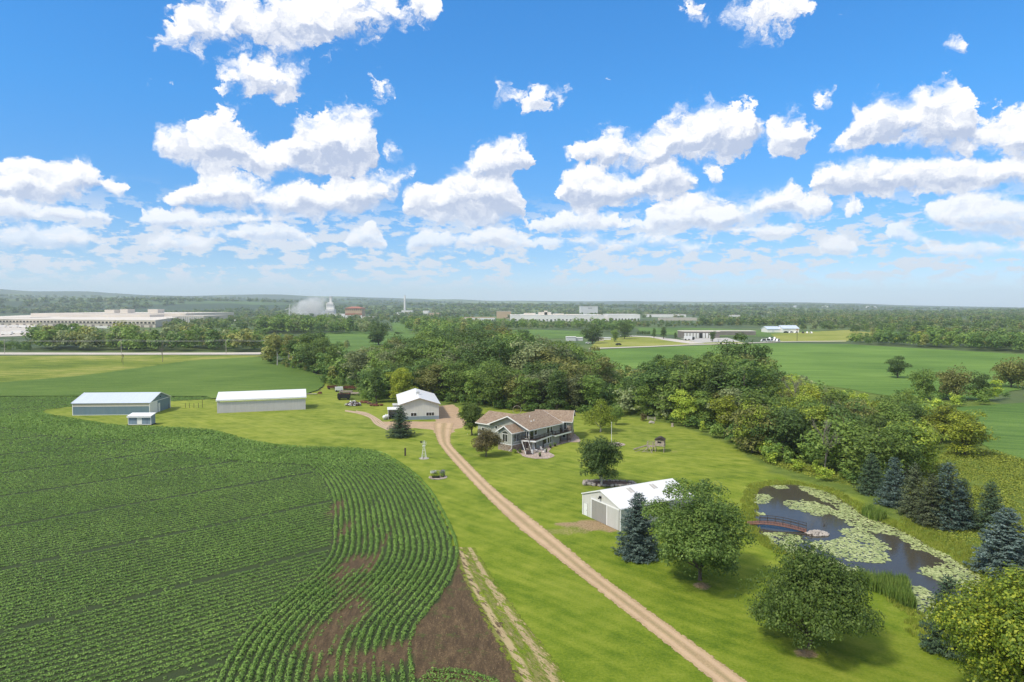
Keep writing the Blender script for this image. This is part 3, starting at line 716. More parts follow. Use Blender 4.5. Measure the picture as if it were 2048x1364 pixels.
def build_sheets():
    g = gravel_mat('drive_gravel', (.31, .215, .115), (.53, .385, .225), True)
    o = strip('driveway', DRIVE_L, DRIVE_R, .03, g, 170, True); tag(o, kind='structure')
    g2 = gravel_mat('yard_dirt', (.31, .21, .13), (.52, .37, .24))
    yard = P2([(869,866),(860,859),(845,858),(830,856),(800,858),(765,856),(765,843),(872,843),(874,812),(905,809),(916,815),(918,832),(935,845),(925,856),(912,858),(904,866)])
    tag(sheet('dirt_yard', jitter(yard, 1.2, .6, 3), .018, g2), kind='structure')
    for nm, Lp, Rp in (('dirt_track', [(690,820),(720,824),(745,832),(758,846),(780,857)], [(690,823),(716,828),(738,836),(750,849),(775,861)]),
                       ('dirt_track', [(712,821),(736,826),(758,838),(775,850),(800,856)], [(712,823.5),(732,829),(752,841),(768,853),(795,860)])):
        o = strip(nm, P2(Lp), P2(Rp), .024 if nm == 'x' else .026+.004*len([1 for q in bpy.data.objects if q.name.startswith('dirt_track')]), gravel_mat('track_dirt', (.30, .22, .15), (.52, .40, .29), True), 60); tag(o, kind='structure')
    # soil of the cropped field + bare corner at the lower right
    m, T, p, out = mat_new('field_soil')
    P = geo_pos(T)
    a = T.noise(T.mapping(P, (1.5, .35, .1), (0, 0, .55)), 1, 6, .7); f = T.noise(P, 5, 5, .8); s = T.noise(T.mapping(P, (6.5, 1.6, 1), (0, 0, .55)), 1, 4, .8)
    c = T.ramp(T.math('MULTIPLY_ADD', f, .5, T.math('MULTIPLY', a, .5)), [(.35, (.036, .022, .010)), (.5, (.095, .060, .028)), (.68, (.25, .165, .080))])
    c = T.mix(T.rng(s, .58, .72, 0, .7), c, (.50, .36, .17))
    c = T.mix(T.rng(T.noise(P, .6, 4, .7), .56, .70, 0, .7), c, (.075, .12, .02))
    a_ = T.new('ShaderNodeAttribute'); a_.attribute_name = 'cover_shade'
    c = T.mix(T.rng(T.math('MULTIPLY_ADD', T.math('SUBTRACT', f, .5), .8, a_.outputs['Fac']), .35, .75, 0, .92), c, T.mix(f, (.018, .035, .008), (.055, .085, .022)))  # shade between crop rows painted into the soil colour, along with weedy green
    T.put(p.inputs['Base Color'], c)
    bn = T.new('ShaderNodeBump'); bn.inputs['Strength'].default_value = .9; bn.inputs['Distance'].default_value = .15
    T.put(bn.inputs['Height'], f); T.l.new(bn.outputs[0], p.inputs['Normal'])
    soil = list(FIELD_EDGE[FIELD_EDGE[:, 1] > G2(0, 1140)[1]]) 
    corner = jitter(P2([(1070,1480),(1050,1364),(1020,1300),(985,1235),(955,1180),(935,1135),(921,1105)]), 1.0, .7, 4, False)
    poly = [tuple(q) for q in corner]+[tuple(q) for q in soil]+list(FIELD_BACK)+P2([(-900,900),(-700,1480)])
    xs, ys = np.meshgrid(np.arange(-250, 30, 1.0), np.arange(40, 300, 1.0)); x, y = xs.ravel(), ys.ravel(); nr, nc = xs.shape
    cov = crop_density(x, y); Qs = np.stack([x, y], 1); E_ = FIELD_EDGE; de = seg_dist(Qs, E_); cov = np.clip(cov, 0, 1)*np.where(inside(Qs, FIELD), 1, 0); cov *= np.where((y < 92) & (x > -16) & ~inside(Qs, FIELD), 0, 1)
    i, j = np.meshgrid(np.arange(nr-1), np.arange(nc-1), indexing='ij'); a0 = (i*nc+j).ravel(); Fq = np.stack([a0, a0+1, a0+nc+1, a0+nc], 1)
    cen = (Qs[Fq].mean(1)); ok = inside(cen, np.array(poly)) & (cen[:, 1] > 45); ok &= (seg_dist(cen, E_) > .9) | (cen[:, 1] < 98)
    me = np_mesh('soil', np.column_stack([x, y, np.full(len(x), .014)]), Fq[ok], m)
    at = me.attributes.new('cover_shade', 'FLOAT', 'POINT'); at.data.foreach_set('value', cov.astype(np.float32))
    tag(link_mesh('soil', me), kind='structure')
    # strip of dry grass beside the bare corner
    m2 = field_mat('dry_verge', [(.16, .17, .03), (.33, .27, .10), (.50, .37, .20)], (1.6, .25), math.atan2(.69, -.72))
    def ragged(name, a_, b_, thr, sc_=1.4, green=0.0):
        mm = gravel_mat(name, a_, b_, True); T2 = NT(mm.node_tree); mixn = [n for n in T2.n if n.type == 'MIX_SHADER'][0]; old = mixn.inputs[0].links[0].from_socket
        P2_ = geo_pos(T2); vr = T2.new('ShaderNodeVectorRotate', rotation_type='Z_AXIS'); T2.put(vr.inputs['Vector'], P2_); vr.inputs['Angle'].default_value = -math.atan2(.87, -.5)
        nz = T2.noise(T2.mapping(vr.outputs[0], (.35, 1.5, 1)), sc_, 6, .72)
        T2.put(mixn.inputs[0], T2.math('MAXIMUM', old, T2.rng(nz, thr, thr+.05, 1, 0))); return mm
    for k, (Lp, Rp, mm) in enumerate((
        ([(908,1095),(925,1160),(965,1240),(1010,1320),(1050,1420)], [(950,1095),(1000,1170),(1062,1255),(1118,1330),(1165,1420)], ragged('verge_green', (.09, .13, .015), (.20, .23, .03), .44)),
        ([(930,1120),(962,1180),(1008,1255),(1050,1320),(1085,1400)], [(941,1118),(982,1180),(1034,1255),(1082,1320),(1128,1400)], ragged('verge_straw', (.20, .18, .05), (.38, .29, .13), .56)),
        ([(918,1095),(975,1180),(1028,1250),(1072,1320),(1110,1400)], [(934,1095),(1000,1180),(1056,1250),(1108,1320),(1160,1400)], ragged('verge_straw_light', (.20, .19, .05), (.40, .33, .13), .54)))):
        tag(strip('dry_grass_strip', P2(Lp), P2(Rp), .020+.005*k, mm, 80), kind='structure')
    # far part of the soybean field: closed canopy
    can = field_mat('soy_canopy_far', [(.070, .135, .020), (.120, .195, .032), (.19, .27, .055)], (.9, .05), rad(8))
    Y0 = 262.0
    fb = [p for p in FIELD_BACK]
    poly = [(-240, Y0), (-118, Y0)]+[q for q in P2([(425,799),(612,789.5),(640,780),(650,770),(645,758),(620,742),(590,727),(545,717),(500,715),(380,722),(250,741),(150,754),(0,766),(-160,790)])]
    # 3D canopy: thin slab with a soft top
    tag(sheet('field', jitter(poly, 4, .8, 2), .38, can), kind='structure')
    mead = field_mat('meadow', [(.075, .13, .015), (.20, .25, .03), (.44, .38, .12)], (.28, .06), 0)
    tag(sheet('meadow', jitter(P2([(-300,712),(0,712),(300,711),(540,711),(500,714.5),(380,722),(250,741),(150,754),(0,766),(-200,790)]), 6, 1.5, 5), .10, mead), kind='structure')
    rd = simple('county_road', (.56, .50, .43), .9, .08, .05)
    tag(sheet('road', P2([(-300,705.0),(0,705.2),(300,705.6),(470,705.2),(556,704.6),(640,704.2),(640,707.5),(556,708.6),(470,709.4),(300,709.6),(0,709.6),(-300,709.4)]), .14, rd), kind='structure')
    f2 = field_mat('soy_field_right', [(.085, .165, .026), (.135, .235, .040), (.20, .31, .060)], (.30, .02), rad(-12), 5)
    tag(sheet('field', jitter(P2([(1180,700),(1400,691),(1560,686.5),(1695,688.5),(2048,709),(2300,720),(2300,790),(2048,778),(1950,800),(1780,792),(1640,770),(1540,745),(1400,720),(1300,735),(1190,745)]), 6, 1.2, 6), .12, f2), kind='structure')
    f3 = field_mat('soy_field_edge', [(.080, .155, .03), (.125, .22, .042), (.19, .29, .06)], (.35, .03), rad(-25), 9)
    tag(sheet('field', jitter(P2([(1890,816),(2048,806),(2300,800),(2300,960),(2048,921),(1990,905),(1950,880),(1900,845)]), 5, 1.0, 7), .12, f3), kind='structure')
    f4 = field_mat('field_mid', [(.075, .13, .03), (.115, .20, .04), (.16, .25, .05)], (.2, .02), 0, 2)
    for pts in ([(625,667),(760,661),(830,668),(960,690),(1000,700),(600,705),(560,690)], [(780,645),(800,645),(830,665),(790,668)],
                [(880,633),(1000,633),(1010,643),(900,643)], [(960,662),(1060,659),(1160,662),(1190,674),(1000,682)], [(1270,655),(1400,656),(1560,662),(1900,664),(1700,676),(1400,672),(1290,668)]):
        tag(sheet('field', jitter(P2(pts), 12, 4, 8), .16, f4), kind='structure')
    mead2 = field_mat('mown_verge', [(.17, .21, .03), (.28, .30, .05), (.42, .38, .13)], (.3, .03), 0, 3)
    tag(sheet('verge', jitter(P2([(1225,676),(1300,673),(1370,681),(1480,684),(1500,688),(1400,690),(1240,694.5),(1180,697),(1190,684)]), 5, 1.2, 9), .22, mead2), kind='structure')
    tag(sheet('verge', jitter(P2([(1540,668),(1700,660),(1760,668),(1700,681),(1690,684),(1560,684)]), 6, 1.5, 10), .22, mead2), kind='structure')
    for a, b in (([(1178,698.6),(1300,694.2),(1400,690),(1500,687),(1560,684.4),(1692,683)], [(1178,696.6),(1300,692.6),(1400,688.4),(1500,685.6),(1560,683.4),(1692,682)]),):
        ln = P2(a)+P2(b)[::-1]; tag(sheet('road', ln, .27, rd), kind='structure')
    tag(sheet('gravel_drive', P2([(1240,672.5),(1300,675),(1330,681),(1380,688),(1410,687),(1360,680),(1320,675),(1300,673),(1240,671)]), .30, rd), kind='structure')
    tag(sheet('gravel_lot', P2([(1360,678),(1455,676),(1480,684),(1400,686)]), .31, M['concrete']), kind='structure')
    tag(sheet('gravel_lot', P2([(0,652),(60,650),(70,662),(62,672),(0,674),(-200,676),(-200,654)]), .30, rd), kind='structure')
    # pond water
    m, T, p, out = mat_new('pond_water')
    p.inputs['Base Color'].default_value = (.066, .058, .040, 1); p.inputs['Roughness'].default_value = .09; p.inputs['Specular IOR Level'].default_value = .33; p.inputs['IOR'].default_value = 1.33
    P = geo_pos(T); bn = T.new('ShaderNodeBump'); bn.inputs['Strength'].default_value = .22; bn.inputs['Distance'].default_value = .03
    T.put(bn.inputs['Height'], T.noise(P, 1.6, 4, .6)); T.l.new(bn.outputs[0], p.inputs['Normal'])
    c = POND.mean(0); big = [tuple(c+(q-c)*1.0+(q-c)/np.linalg.norm(q-c)*1.3) for q in POND]
    tag(sheet('water', big, WATER_Z, m), kind='structure')

# ---------------------------------------------------------------- soybean rows
def clump_template(rng, n, r, h, leaf):
    """one plant: n leaf faces over a small dome"""
    V, F = [], []
    for i in range(n):
        a = rng.uniform(0, 2*math.pi); u = math.sqrt(rng.uniform(0, 1)); x, y = r*u*math.cos(a), r*u*math.sin(a)
        z = h*(1-.75*u*u)*rng.uniform(.65, 1.0)
        nrm = Vector((x/r*1.3+rng.normal(0, .3), y/r*1.3+rng.normal(0, .3), .8)).normalized()
        t = nrm.orthogonal().normalized(); t = Matrix.Rotation(rng.uniform(0, 6.28), 3, nrm) @ t; b = nrm.cross(t)
        s = leaf*rng.uniform(.7, 1.25); c = Vector((x, y, z)); k = len(V)
        V += [c-t*s, c-b*s*.62, c+t*s, c+b*s*.62]; F.append((k, k+1, k+2, k+3))
    return np.array([tuple(v) for v in V]), np.array(F)
def scatter(templates, pos, scale, rot, zscale=None, rng=None):
    """bake copies of small templates into one array mesh"""
    rng = rng or RNG; idx = rng.integers(0, len(templates), len(pos)); Vs, Fs = [], []; base = 0
    for ti, (tv, tf) in enumerate(templates):
        s = idx == ti; n = s.sum()
        if not n: continue
        p = pos[s]; sc = scale[s][:, None]; c, sn = np.cos(rot[s])[:, None], np.sin(rot[s])[:, None]
        x = tv[None, :, 0]*sc; y = tv[None, :, 1]*sc; z = tv[None, :, 2]*sc*(1.0 if zscale is None else zscale[s][:, None])
        V = np.stack([p[:, 0:1]+x*c-y*sn, p[:, 1:2]+x*sn+y*c, p[:, 2:3]+z], 2).reshape(-1, 3)
        F = (tf[None]+(np.arange(n)*len(tv))[:, None, None]).reshape(-1, tf.shape[1])+base
        base += len(V); Vs.append(V); Fs.append(F)
    return np.concatenate(Vs), np.concatenate(Fs)
def crop_density(x, y):
    """1 = full crop, 0 = bare"""
    d = np.ones(len(x))
    for px, py, rx, ry, v in ((700,1225,38,52,.95),(650,1280,28,50,.78),(735,1325,60,36,.85),(640,1345,36,24,.6),(672,1015,16,26,.75),(688,1060,13,26,.85),(768,1090,5,55,.9),(745,1010,4,26,.8),
                              (722,1125,34,14,.8),(690,1150,36,30,.72),(605,1160,28,8,.55),(730,1080,8,30,.5),(800,1190,20,18,.5),(560,1240,24,30,.35),(600,1280,26,40,.45),(830,1270,14,36,.5),(790,1310,26,34,.7)):
        cx, cy_ = G2(px, py); ex = abs(G2(px+rx, py)[0]-cx); ey = abs(G2(px, py-ry)[1]-G2(px, py+ry)[1])/2
        d -= v*np.exp(-((x-cx)/ex)**2*1.0-((y-cy_)/ey)**2)
    return d+(vnoise(x, y, 1.6, 4)-.5)*.5+(vnoise(x, y, .6, 9)-.5)*.3
def build_crop():
    rng = np.random.default_rng(3); SP = .88; HW = 18.9; SPI = 1.14
    E = FIELD_EDGE; seg = np.linalg.norm(np.diff(E, axis=0), axis=1); s = np.concatenate([[0], np.cumsum(seg)])
    t = np.arange(0, s[-1], .10); B = np.stack([np.interp(t, s, E[:, 0]), np.interp(t, s, E[:, 1])], 1)
    k = np.ones(41)/41; Bs = np.stack([np.convolve(np.pad(B[:, i], 20, 'edge'), k, 'valid') for i in (0, 1)], 1)
    tan = np.gradient(Bs, axis=0); tan /= np.linalg.norm(tan, axis=1)[:, None]; nrm = np.stack([-tan[:, 1], tan[:, 0]], 1)   # edge runs away from camera: left side is the field
    Bd = Bs[::6]; pts = []
    for r in range(int(HW/SP)):
        dl = .35+r*SP; Q = Bs+nrm*dl
        dm = np.full(len(Q), 1e9)
        for ch in range(0, len(Q), 2000):
            q = Q[ch:ch+2000]; D = ((q[:, None, 0]-Bd[None, :, 0])**2+(q[:, None, 1]-Bd[None, :, 1])**2).min(1); dm[ch:ch+2000] = np.sqrt(D)
        ok = dm > dl-.18
        Q = Q[ok]; acc = 0; last = None; keep = []
        for i in range(len(Q)):
            if last is None or np.hypot(*(Q[i]-last)) >= .33: keep.append(i); last = Q[i]
        pts.append(Q[keep])
    head = np.concatenate(pts)
    th = rad(42); dx, dy = math.cos(th), math.sin(th)
    u = np.arange(-60, 330, .33); v = np.arange(-40, 430, SPI)
    U, W = np.meshgrid(u, v); x = U.ravel()*dx-W.ravel()*dy; y = U.ravel()*dy+W.ravel()*dx
    ok = (y > 52) & (y < 285) & (x > -y*.80-6) & (x < 0); x, y = x[ok], y[ok]; Q = np.stack([x, y], 1)
    row = np.round(W.ravel()[ok]/SPI).astype(int)
    thin = ((row % 19) == 3) & (rng.random(len(Q)) < .85); Q = Q[~thin]
    Q = Q[inside(Q, FIELD)]; d = np.full(len(Q), 1e9)
    for ch in range(0, len(Q), 4000):
        q = Q[ch:ch+4000]; dd = (q[:, None, 0]-Bd[None, ::3, 0])**2+(q[:, None, 1]-Bd[None, ::3, 1])**2; d[ch:ch+4000] = np.where(dd.argmin(1) >= dd.shape[1]-2, 99, np.sqrt(dd.min(1)))
    inner = Q[d > HW-.35]
    # a second set of rows entering at the very bottom
    b0, b1 = np.array(G2(850, 1372)), np.array(G2(1010, 1372)); ex = []
    for r in range(3):
        a = np.array(G2(858-r*6, 1345-0*r))+np.array([0, -r*SP*1.1]); b = np.array(G2(992, 1366))+np.array([0, -r*SP*1.1])
        n = int(np.linalg.norm(b-a)/.33); tt = np.linspace(0, 1, n)[:, None]; q = a+(b-a)*tt; q[:, 1] += .9*np.sin(tt[:, 0]*math.pi); ex.append(q)
    P = np.concatenate([head, inner]+ex)
    P0 = P; m0 = (inside(P, FIELD) | (np.arange(len(P)) >= len(head)+len(inner))) & (P[:, 1] > 50) & (P[:, 1] < 285) & (np.abs(P[:, 0]) < P[:, 1]*.80+6); P = P[m0]
    isin = (np.arange(len(P0)) >= len(head)) & (np.arange(len(P0)) < len(head)+len(inner)); isin = isin[m0]
    far = P[:, 1] > 128+rng.random(len(P))*60
    keep = ~far | (rng.random(len(P)) < .80); P = P[keep]; far = far[keep]; isin = isin[keep]
    dens = crop_density(P[:, 0], P[:, 1]); ok = rng.random(len(P)) < np.clip(dens*1.9+.24, 0, 1); P = P[ok]; far = far[ok]; dens = dens[ok]; isin = isin[ok]
    P = P+rng.normal(0, .03, P.shape)
    print('crop plants', len(P))
    near_t = [clump_template(rng, 17, .33, .46, .118) for _ in range(6)]
    far_t = [clump_template(rng, 8, .37, .46, .19) for _ in range(6)]
    sc = np.clip(.45+.6*dens, .38, 1.0)*np.where(isin, .93, 1.0)*rng.uniform(.82, 1.15, len(P))*(.92+.2*vnoise(P[:, 0], P[:, 1], 9, 5)); rot = rng.uniform(0, 6.28, len(P))
    P3 = np.concatenate([P, np.zeros((len(P), 1))], 1)
    zs = np.where(isin, .62, 1.0); V1, F1 = scatter(near_t, P3[~far], sc[~far], rot[~far], zs[~far]); V2, F2 = scatter(far_t, P3[far], sc[far]*1.08, rot[far], zs[far])
    V = np.concatenate([V1, V2]); F = np.concatenate([F1, F2+len(V1)]); print('crop faces', len(F))
    o = link_mesh('soybean_crop', np_mesh('soybean_crop', V, F, M['lf_crop']))
    tag(o, 'dark green soybean plants in curving rows over the field left of the driveway', 'crop', kind='stuff')

# ---------------------------------------------------------------- pond plants
def build_pond_plants():
    rng = np.random.default_rng(11)
    polys = [[(590,170),(700,190),(800,230),(850,270),(940,320),(1010,370),(1150,410),(1250,470),(1330,510),(1500,590),(1640,690),(1740,760),(1800,840),(1720,850),(1640,810),(1560,805),(1440,762),(1370,720),(1385,698),(1480,690),(1550,680),(1540,655),(1440,610),(1350,580),(1300,530),(1200,490),(1100,480),(1000,455),(900,420),(860,380),(800,350),(700,360),(600,330),(520,310),(480,280),(560,268),(620,265),(700,280),(790,322),(860,328),(760,275),(620,205)],
             [(870,450),(960,455),(1080,500),(1140,580),(1160,640),(1100,670),(950,660),(800,610),(680,570),(680,540),(800,530),(900,500)],
             [(370,480),(470,478),(580,500),(600,520),(560,550),(600,580),(680,600),(740,640),(900,690),(1020,730),(1110,780),(1000,800),(860,775),(720,715),(600,650),(480,600),(400,540)],
             [(1280,830),(1420,850),(1450,900),(1500,960),(1560,1010),(1420,1040),(1300,960)],
             [(290,230),(350,222),(392,240),(350,285),(292,275)], [(400,172),(460,165),(515,180),(450,190)], [(300,340),(350,345),(345,360),(305,360)]]
    allp = []
    for pl in polys:
        W = catmull(P2(CP(pl), WATER_Z), 4, True); a, b = W.min(0), W.max(0)
        n = int((b-a).prod()*21); q = a+rng.random((n, 2))*(b-a)
        sd = seg_dist(q, W, True); ins = inside(q, W); sd = np.where(ins, sd, -sd)
        k = sd+(vnoise(q[:, 0], q[:, 1], .9, 21)-.5)*1.5 > -.3
        k &= inside(q, POND)
        hole = vnoise(q[:, 0], q[:, 1], .7, 33) > .80; allp.append(q[k & ~(hole & (rng.random(len(q)) < .85))])
    q = np.concatenate(allp)
    T = []
    for _ in range(5):
        n = 7; a0 = rng.uniform(0, 6.28); r = .165
        v = [(0, 0, .018)]+[(r*math.cos(a0+6.0*i/n)*rng.uniform(.92, 1.05), r*math.sin(a0+6.0*i/n), rng.uniform(.008, .035)) for i in range(n+1)]
        f = [(0, i+1, i+2) for i in range(n)]; T.append((np.array(v), np.array(f)))
    P3 = np.concatenate([q, np.full((len(q), 1), WATER_Z)+rng.uniform(0, .012, (len(q), 1))], 1)
    V, F = scatter(T, P3, rng.uniform(.45, 1.45, len(q)), rng.uniform(0, 6.28, len(q)))
    print('pads', len(q))
    tag(link_mesh('lily_pads', np_mesh('lily_pads', V, F, M['lily'])), 'pale green lily pads floating in mats over the pond', 'water plants', kind='stuff')
    # reeds and bank weeds: blades
    def blades(n, h, w, spread):
        V, F = [], []
        for i in range(n):
            a = rng.uniform(0, 6.28); r = spread*math.sqrt(rng.random()); x, y = r*math.cos(a), r*math.sin(a); b = rng.uniform(0, 6.28); hh = h*rng.uniform(.6, 1.1)
            lx, ly = rng.normal(0, .16)*hh, rng.normal(0, .16)*hh; cx, cy_ = math.cos(b)*w, math.sin(b)*w; k = len(V)
            V += [(x-cx, y-cy_, 0), (x+cx, y+cy_, 0), (x+lx*.5+cx*.8, y+ly*.5+cy_*.8, hh*.6), (x+lx+cx*.1, y+ly, hh), (x+lx-cx*.1, y+ly, hh), (x+lx*.5-cx*.8, y+ly*.5-cy_*.8, hh*.6)]
            F += [(k, k+1, k+2, k+5), (k+5, k+2, k+3, k+4)]
        return np.array(V), np.array(F)
    reed = [blades(12, 1.7, .045, .35) for _ in range(4)]; weed = [blades(14, .55, .04, .4) for _ in range(4)]
    RP = [catmull(P2(CP(pp), -.2), 4, True) for pp in ([(900,800),(960,775),(1060,790),(1200,800),(1270,815),(1290,900),(1330,985),(1250,960),(1130,890),(980,850),(910,830)], [(1010,345),(1060,345),(1150,395),(1080,400),(1010,370)], [(1225,820),(1275,820),(1310,960),(1270,950)])]
    pts = []
    for W in RP:
        a, b = W.min(0), W.max(0); n = int((b-a).prod()*9); q = a+rng.random((n, 2))*(b-a); pts.append(q[inside(q, W)])
    q = np.concatenate(pts); z = np.maximum(tz_np(q[:, 0], q[:, 1]), WATER_Z-.1)
    V, F = scatter(reed, np.column_stack([q, z]), rng.uniform(.7, 1.15, len(q)), rng.uniform(0, 6.28, len(q)))
    tag(link_mesh('cattails', np_mesh('cattails', V, F, M['lf_reed'])), 'tall green cattails standing at the near edge of the pond', 'reeds', kind='stuff')
    # ring of uncut grass round the water
    n = 17000; a, b = POND.min(0)-7, POND.max(0)+7; q = a+rng.random((n, 2))*(b-a)
    d = seg_dist(q, POND, True); ins = inside(q, POND)
    lim = 1.9+(vnoise(q[:, 0], q[:, 1], 5, 7)-.5)*2+np.where(q[:, 0]-.55*q[:, 1] > 3, 4.0, 0)
    k = ((~ins) & (d < lim)) | (ins & (d < .35)); q = q[k]; z = tz_np(q[:, 0], q[:, 1])
    V, F = scatter(weed, np.column_stack([q, z]), rng.uniform(.35, .95, len(q)), rng.uniform(0, 6.28, len(q)))
    tag(link_mesh('bank_grass', np_mesh('bank_grass', V, F, M['lf_weed'])), 'long uncut yellow green grass round the pond bank', 'grass', kind='stuff')
    # weedy ground to the right of the wood and behind the spruces
    W = catmull(P2([(1500,905),(1560,935),(1640,958),(1740,985),(1830,1040),(1900,1085),(1990,1150),(2150,1230),(2200,1000),(2100,925),(2048,921),(1980,900),(1890,905),(1800,960),(1700,950),(1600,930)]), 4, True)
    a, b = W.min(0), W.max(0); n = 26000; q = a+rng.random((n, 2))*(b-a); q = q[inside(q, W)]; q = q[~inside(q, POND)]
    z = tz_np(q[:, 0], q[:, 1]); s = rng.uniform(.5, 1.5, len(q))*(.5+vnoise(q[:, 0], q[:, 1], 6, 2)); lt = [clump_template(rng, 12, .5, .4, .12) for _ in range(5)]
    V, F = scatter(lt, np.column_stack([q, z-.1]), s, rng.uniform(0, 6.28, len(q)))
    tag(link_mesh('rough_growth', np_mesh('rough_growth', V, F, M['lf_weed'])), 'rank green weeds covering the slope right of the pond', 'weeds', kind='stuff')

build_ground(); build_sheets(); build_crop(); build_pond_plants()

# ================================================================ trees
def quads(C, Nrm, size, rng, aspect=.6):
    """diamond leaf faces at C (n,3) facing Nrm"""
    n = len(C); Nrm = Nrm/np.maximum(np.linalg.norm(Nrm, axis=1)[:, None], 1e-6)
    R = rng.normal(size=(n, 3)); t = R-(R*Nrm).sum(1)[:, None]*Nrm; t /= np.maximum(np.linalg.norm(t, axis=1)[:, None], 1e-6); b = np.cross(Nrm, t)
    s = (size*rng.uniform(.6, 1.3, n))[:, None]
    V = np.stack([C-t*s, C-b*s*aspect, C+t*s, C+b*s*aspect], 1).reshape(-1, 3)
    return V, np.arange(4*n).reshape(-1, 4)
def broadleaf(rng, H, W, n, leaf, nclump=34, base=.22, top=.75, squash=1.0, lumps=.32, droop=0.0, limbs=9, trunk_r=.022, open_=0.0, mat_trunk='bark', shape='round', twigs=0, core=.22, jit=.55):
    """crown of leaf clumps around real limbs; returns (crown mesh, trunk mesh)"""
    z0 = H*base; cz = (H+z0)/2; rz = (H-z0)/2
    cl = []
    for k in range(nclump):
        for _ in range(40):
            a = rng.uniform(0, 2*math.pi); u = rng.uniform(-.92, .95); r = math.sqrt(1-u*u)
            rr = rng.uniform(.45, .92) if k > nclump*.2 else rng.uniform(.1, .5)
            if shape == 'cone': r *= .85-.55*u
            elif shape == 'umbrella': r *= 1.05+.25*u
            elif shape == 'vase': r *= .75+.35*u
            p = np.array([W/2*r*rr*math.cos(a)*rng.uniform(.8, 1.1), W/2*r*rr*math.sin(a)*rng.uniform(.8, 1.1), cz+rz*u*min(1, rr+.12)])
            if all(np.linalg.norm((p-q[0])*[1, 1, 1.1]) > q[1]*.55 for q in cl): break
        cl.append((p, W*rng.uniform(lumps*.6, lumps)*.80))
    per = rng.dirichlet(np.array([c[1]**2 for c in cl])*6/np.mean([c[1]**2 for c in cl]))
    C, Nn = [], []
    for (p, r), w in zip(cl, per):
        m = max(6, int(n*w)); d = rng.normal(size=(m, 3)); d /= np.linalg.norm(d, axis=1)[:, None]
        d[:, 2] = np.where(d[:, 2] < -.25, -d[:, 2]*rng.random(m), d[:, 2])
        rad_ = r*(rng.uniform(.35, 1.0, m)**.45)*(1+.22*np.sin(d[:, 0]*5+p[0])*np.sin(d[:, 1]*6+p[1])*np.cos(d[:, 2]*5))
        c = p+d*rad_[:, None]*[1, 1, .82*squash]; c[:, 2] -= droop*rad_*rng.random(m)
        C.append(c); Nn.append(d*1.0+rng.normal(0, jit, (m, 3))+np.array([0, 0, .45]))
    m = int(n*core); d = rng.normal(size=(m, 3)); d /= np.linalg.norm(d, axis=1)[:, None]; rr = rng.uniform(.35, .92, m)[:, None]
    C.append(d*rr*[W*.43, W*.43, rz*.92]*np.where(np.ones((m, 1)) > 0, 1, 1)+[0, 0, cz]); Nn.append(d+rng.normal(0, .6, (m, 3))+[0, 0, .4])
    if twigs:
        for _ in range(twigs):
            d = rng.normal(size=3); d /= np.linalg.norm(d); d[2] = abs(d[2])*.8-.15; k_ = rng.integers(5, 16); t_ = rng.uniform(.86, 1.16)-np.linspace(.22, 0, k_)
            C.append(d*t_[:, None]*[W*.47, W*.47, rz*.98]+[0, 0, cz]+rng.normal(0, .10, (k_, 3))); Nn.append(d+rng.normal(0, .7, (k_, 3))+[0, 0, .4])
    C = np.concatenate(C); Nn = np.concatenate(Nn); C[:, 2] = np.maximum(C[:, 2], H*base*.35)
    an = np.arctan2(C[:, 1], C[:, 0]); ph = rng.uniform(0, 6.28, 4); zz_ = (C[:, 2]-cz)/rz
    C[:, :2] *= (1+.10*np.sin(2*an+ph[0]+zz_)+.07*np.sin(3*an+ph[1]-2*zz_)+.06*np.sin(5*an+ph[2]+3*zz_)+.06*np.sin(4*zz_+ph[3]))[:, None]
    if open_: 
        k = rng.random(len(C)) > open_*vnoise(C[:, 0]*3+C[:, 2], C[:, 1]*3-C[:, 2]*2, W*.25, 3); C, Nn = C[k], Nn[k]
    V, F = quads(C, Nn, leaf, rng)
    crown = np_mesh('crown', V, F, M['lf_mid'])
    mb = MB(); fork = H*(base+.08); tr = H*trunk_r
    mb.tube([(0, 0, -.2), (0, 0, .1*H*base+.1), (rng.normal(0, .01)*H, rng.normal(0, .01)*H, fork*.6), (0, 0, fork)], [tr*1.5, tr*1.1, tr, tr*.85], 8)
    order = sorted(range(len(cl)), key=lambda i: -cl[i][1])[:limbs]
    for i in order:
        p = cl[i][0]; z_s = fork*rng.uniform(.65, 1.0)
        mid = np.array([p[0]*.45, p[1]*.45, z_s+(p[2]-z_s)*.6])
        mb.tube([(0, 0, z_s), tuple(mid), tuple(p)], [tr*.55, tr*.33, tr*.10], 5, False)
    mb.tube([(0, 0, fork), (rng.normal(0, .03)*W, 0, H*.6), (0, 0, H*.86)], [tr*.8, tr*.45, tr*.12], 6, False)
    me = bpy.data.meshes.new('trunk'); me.from_pydata(mb.v, [], mb.f); me.materials.append(M[mat_trunk])
    return crown, me
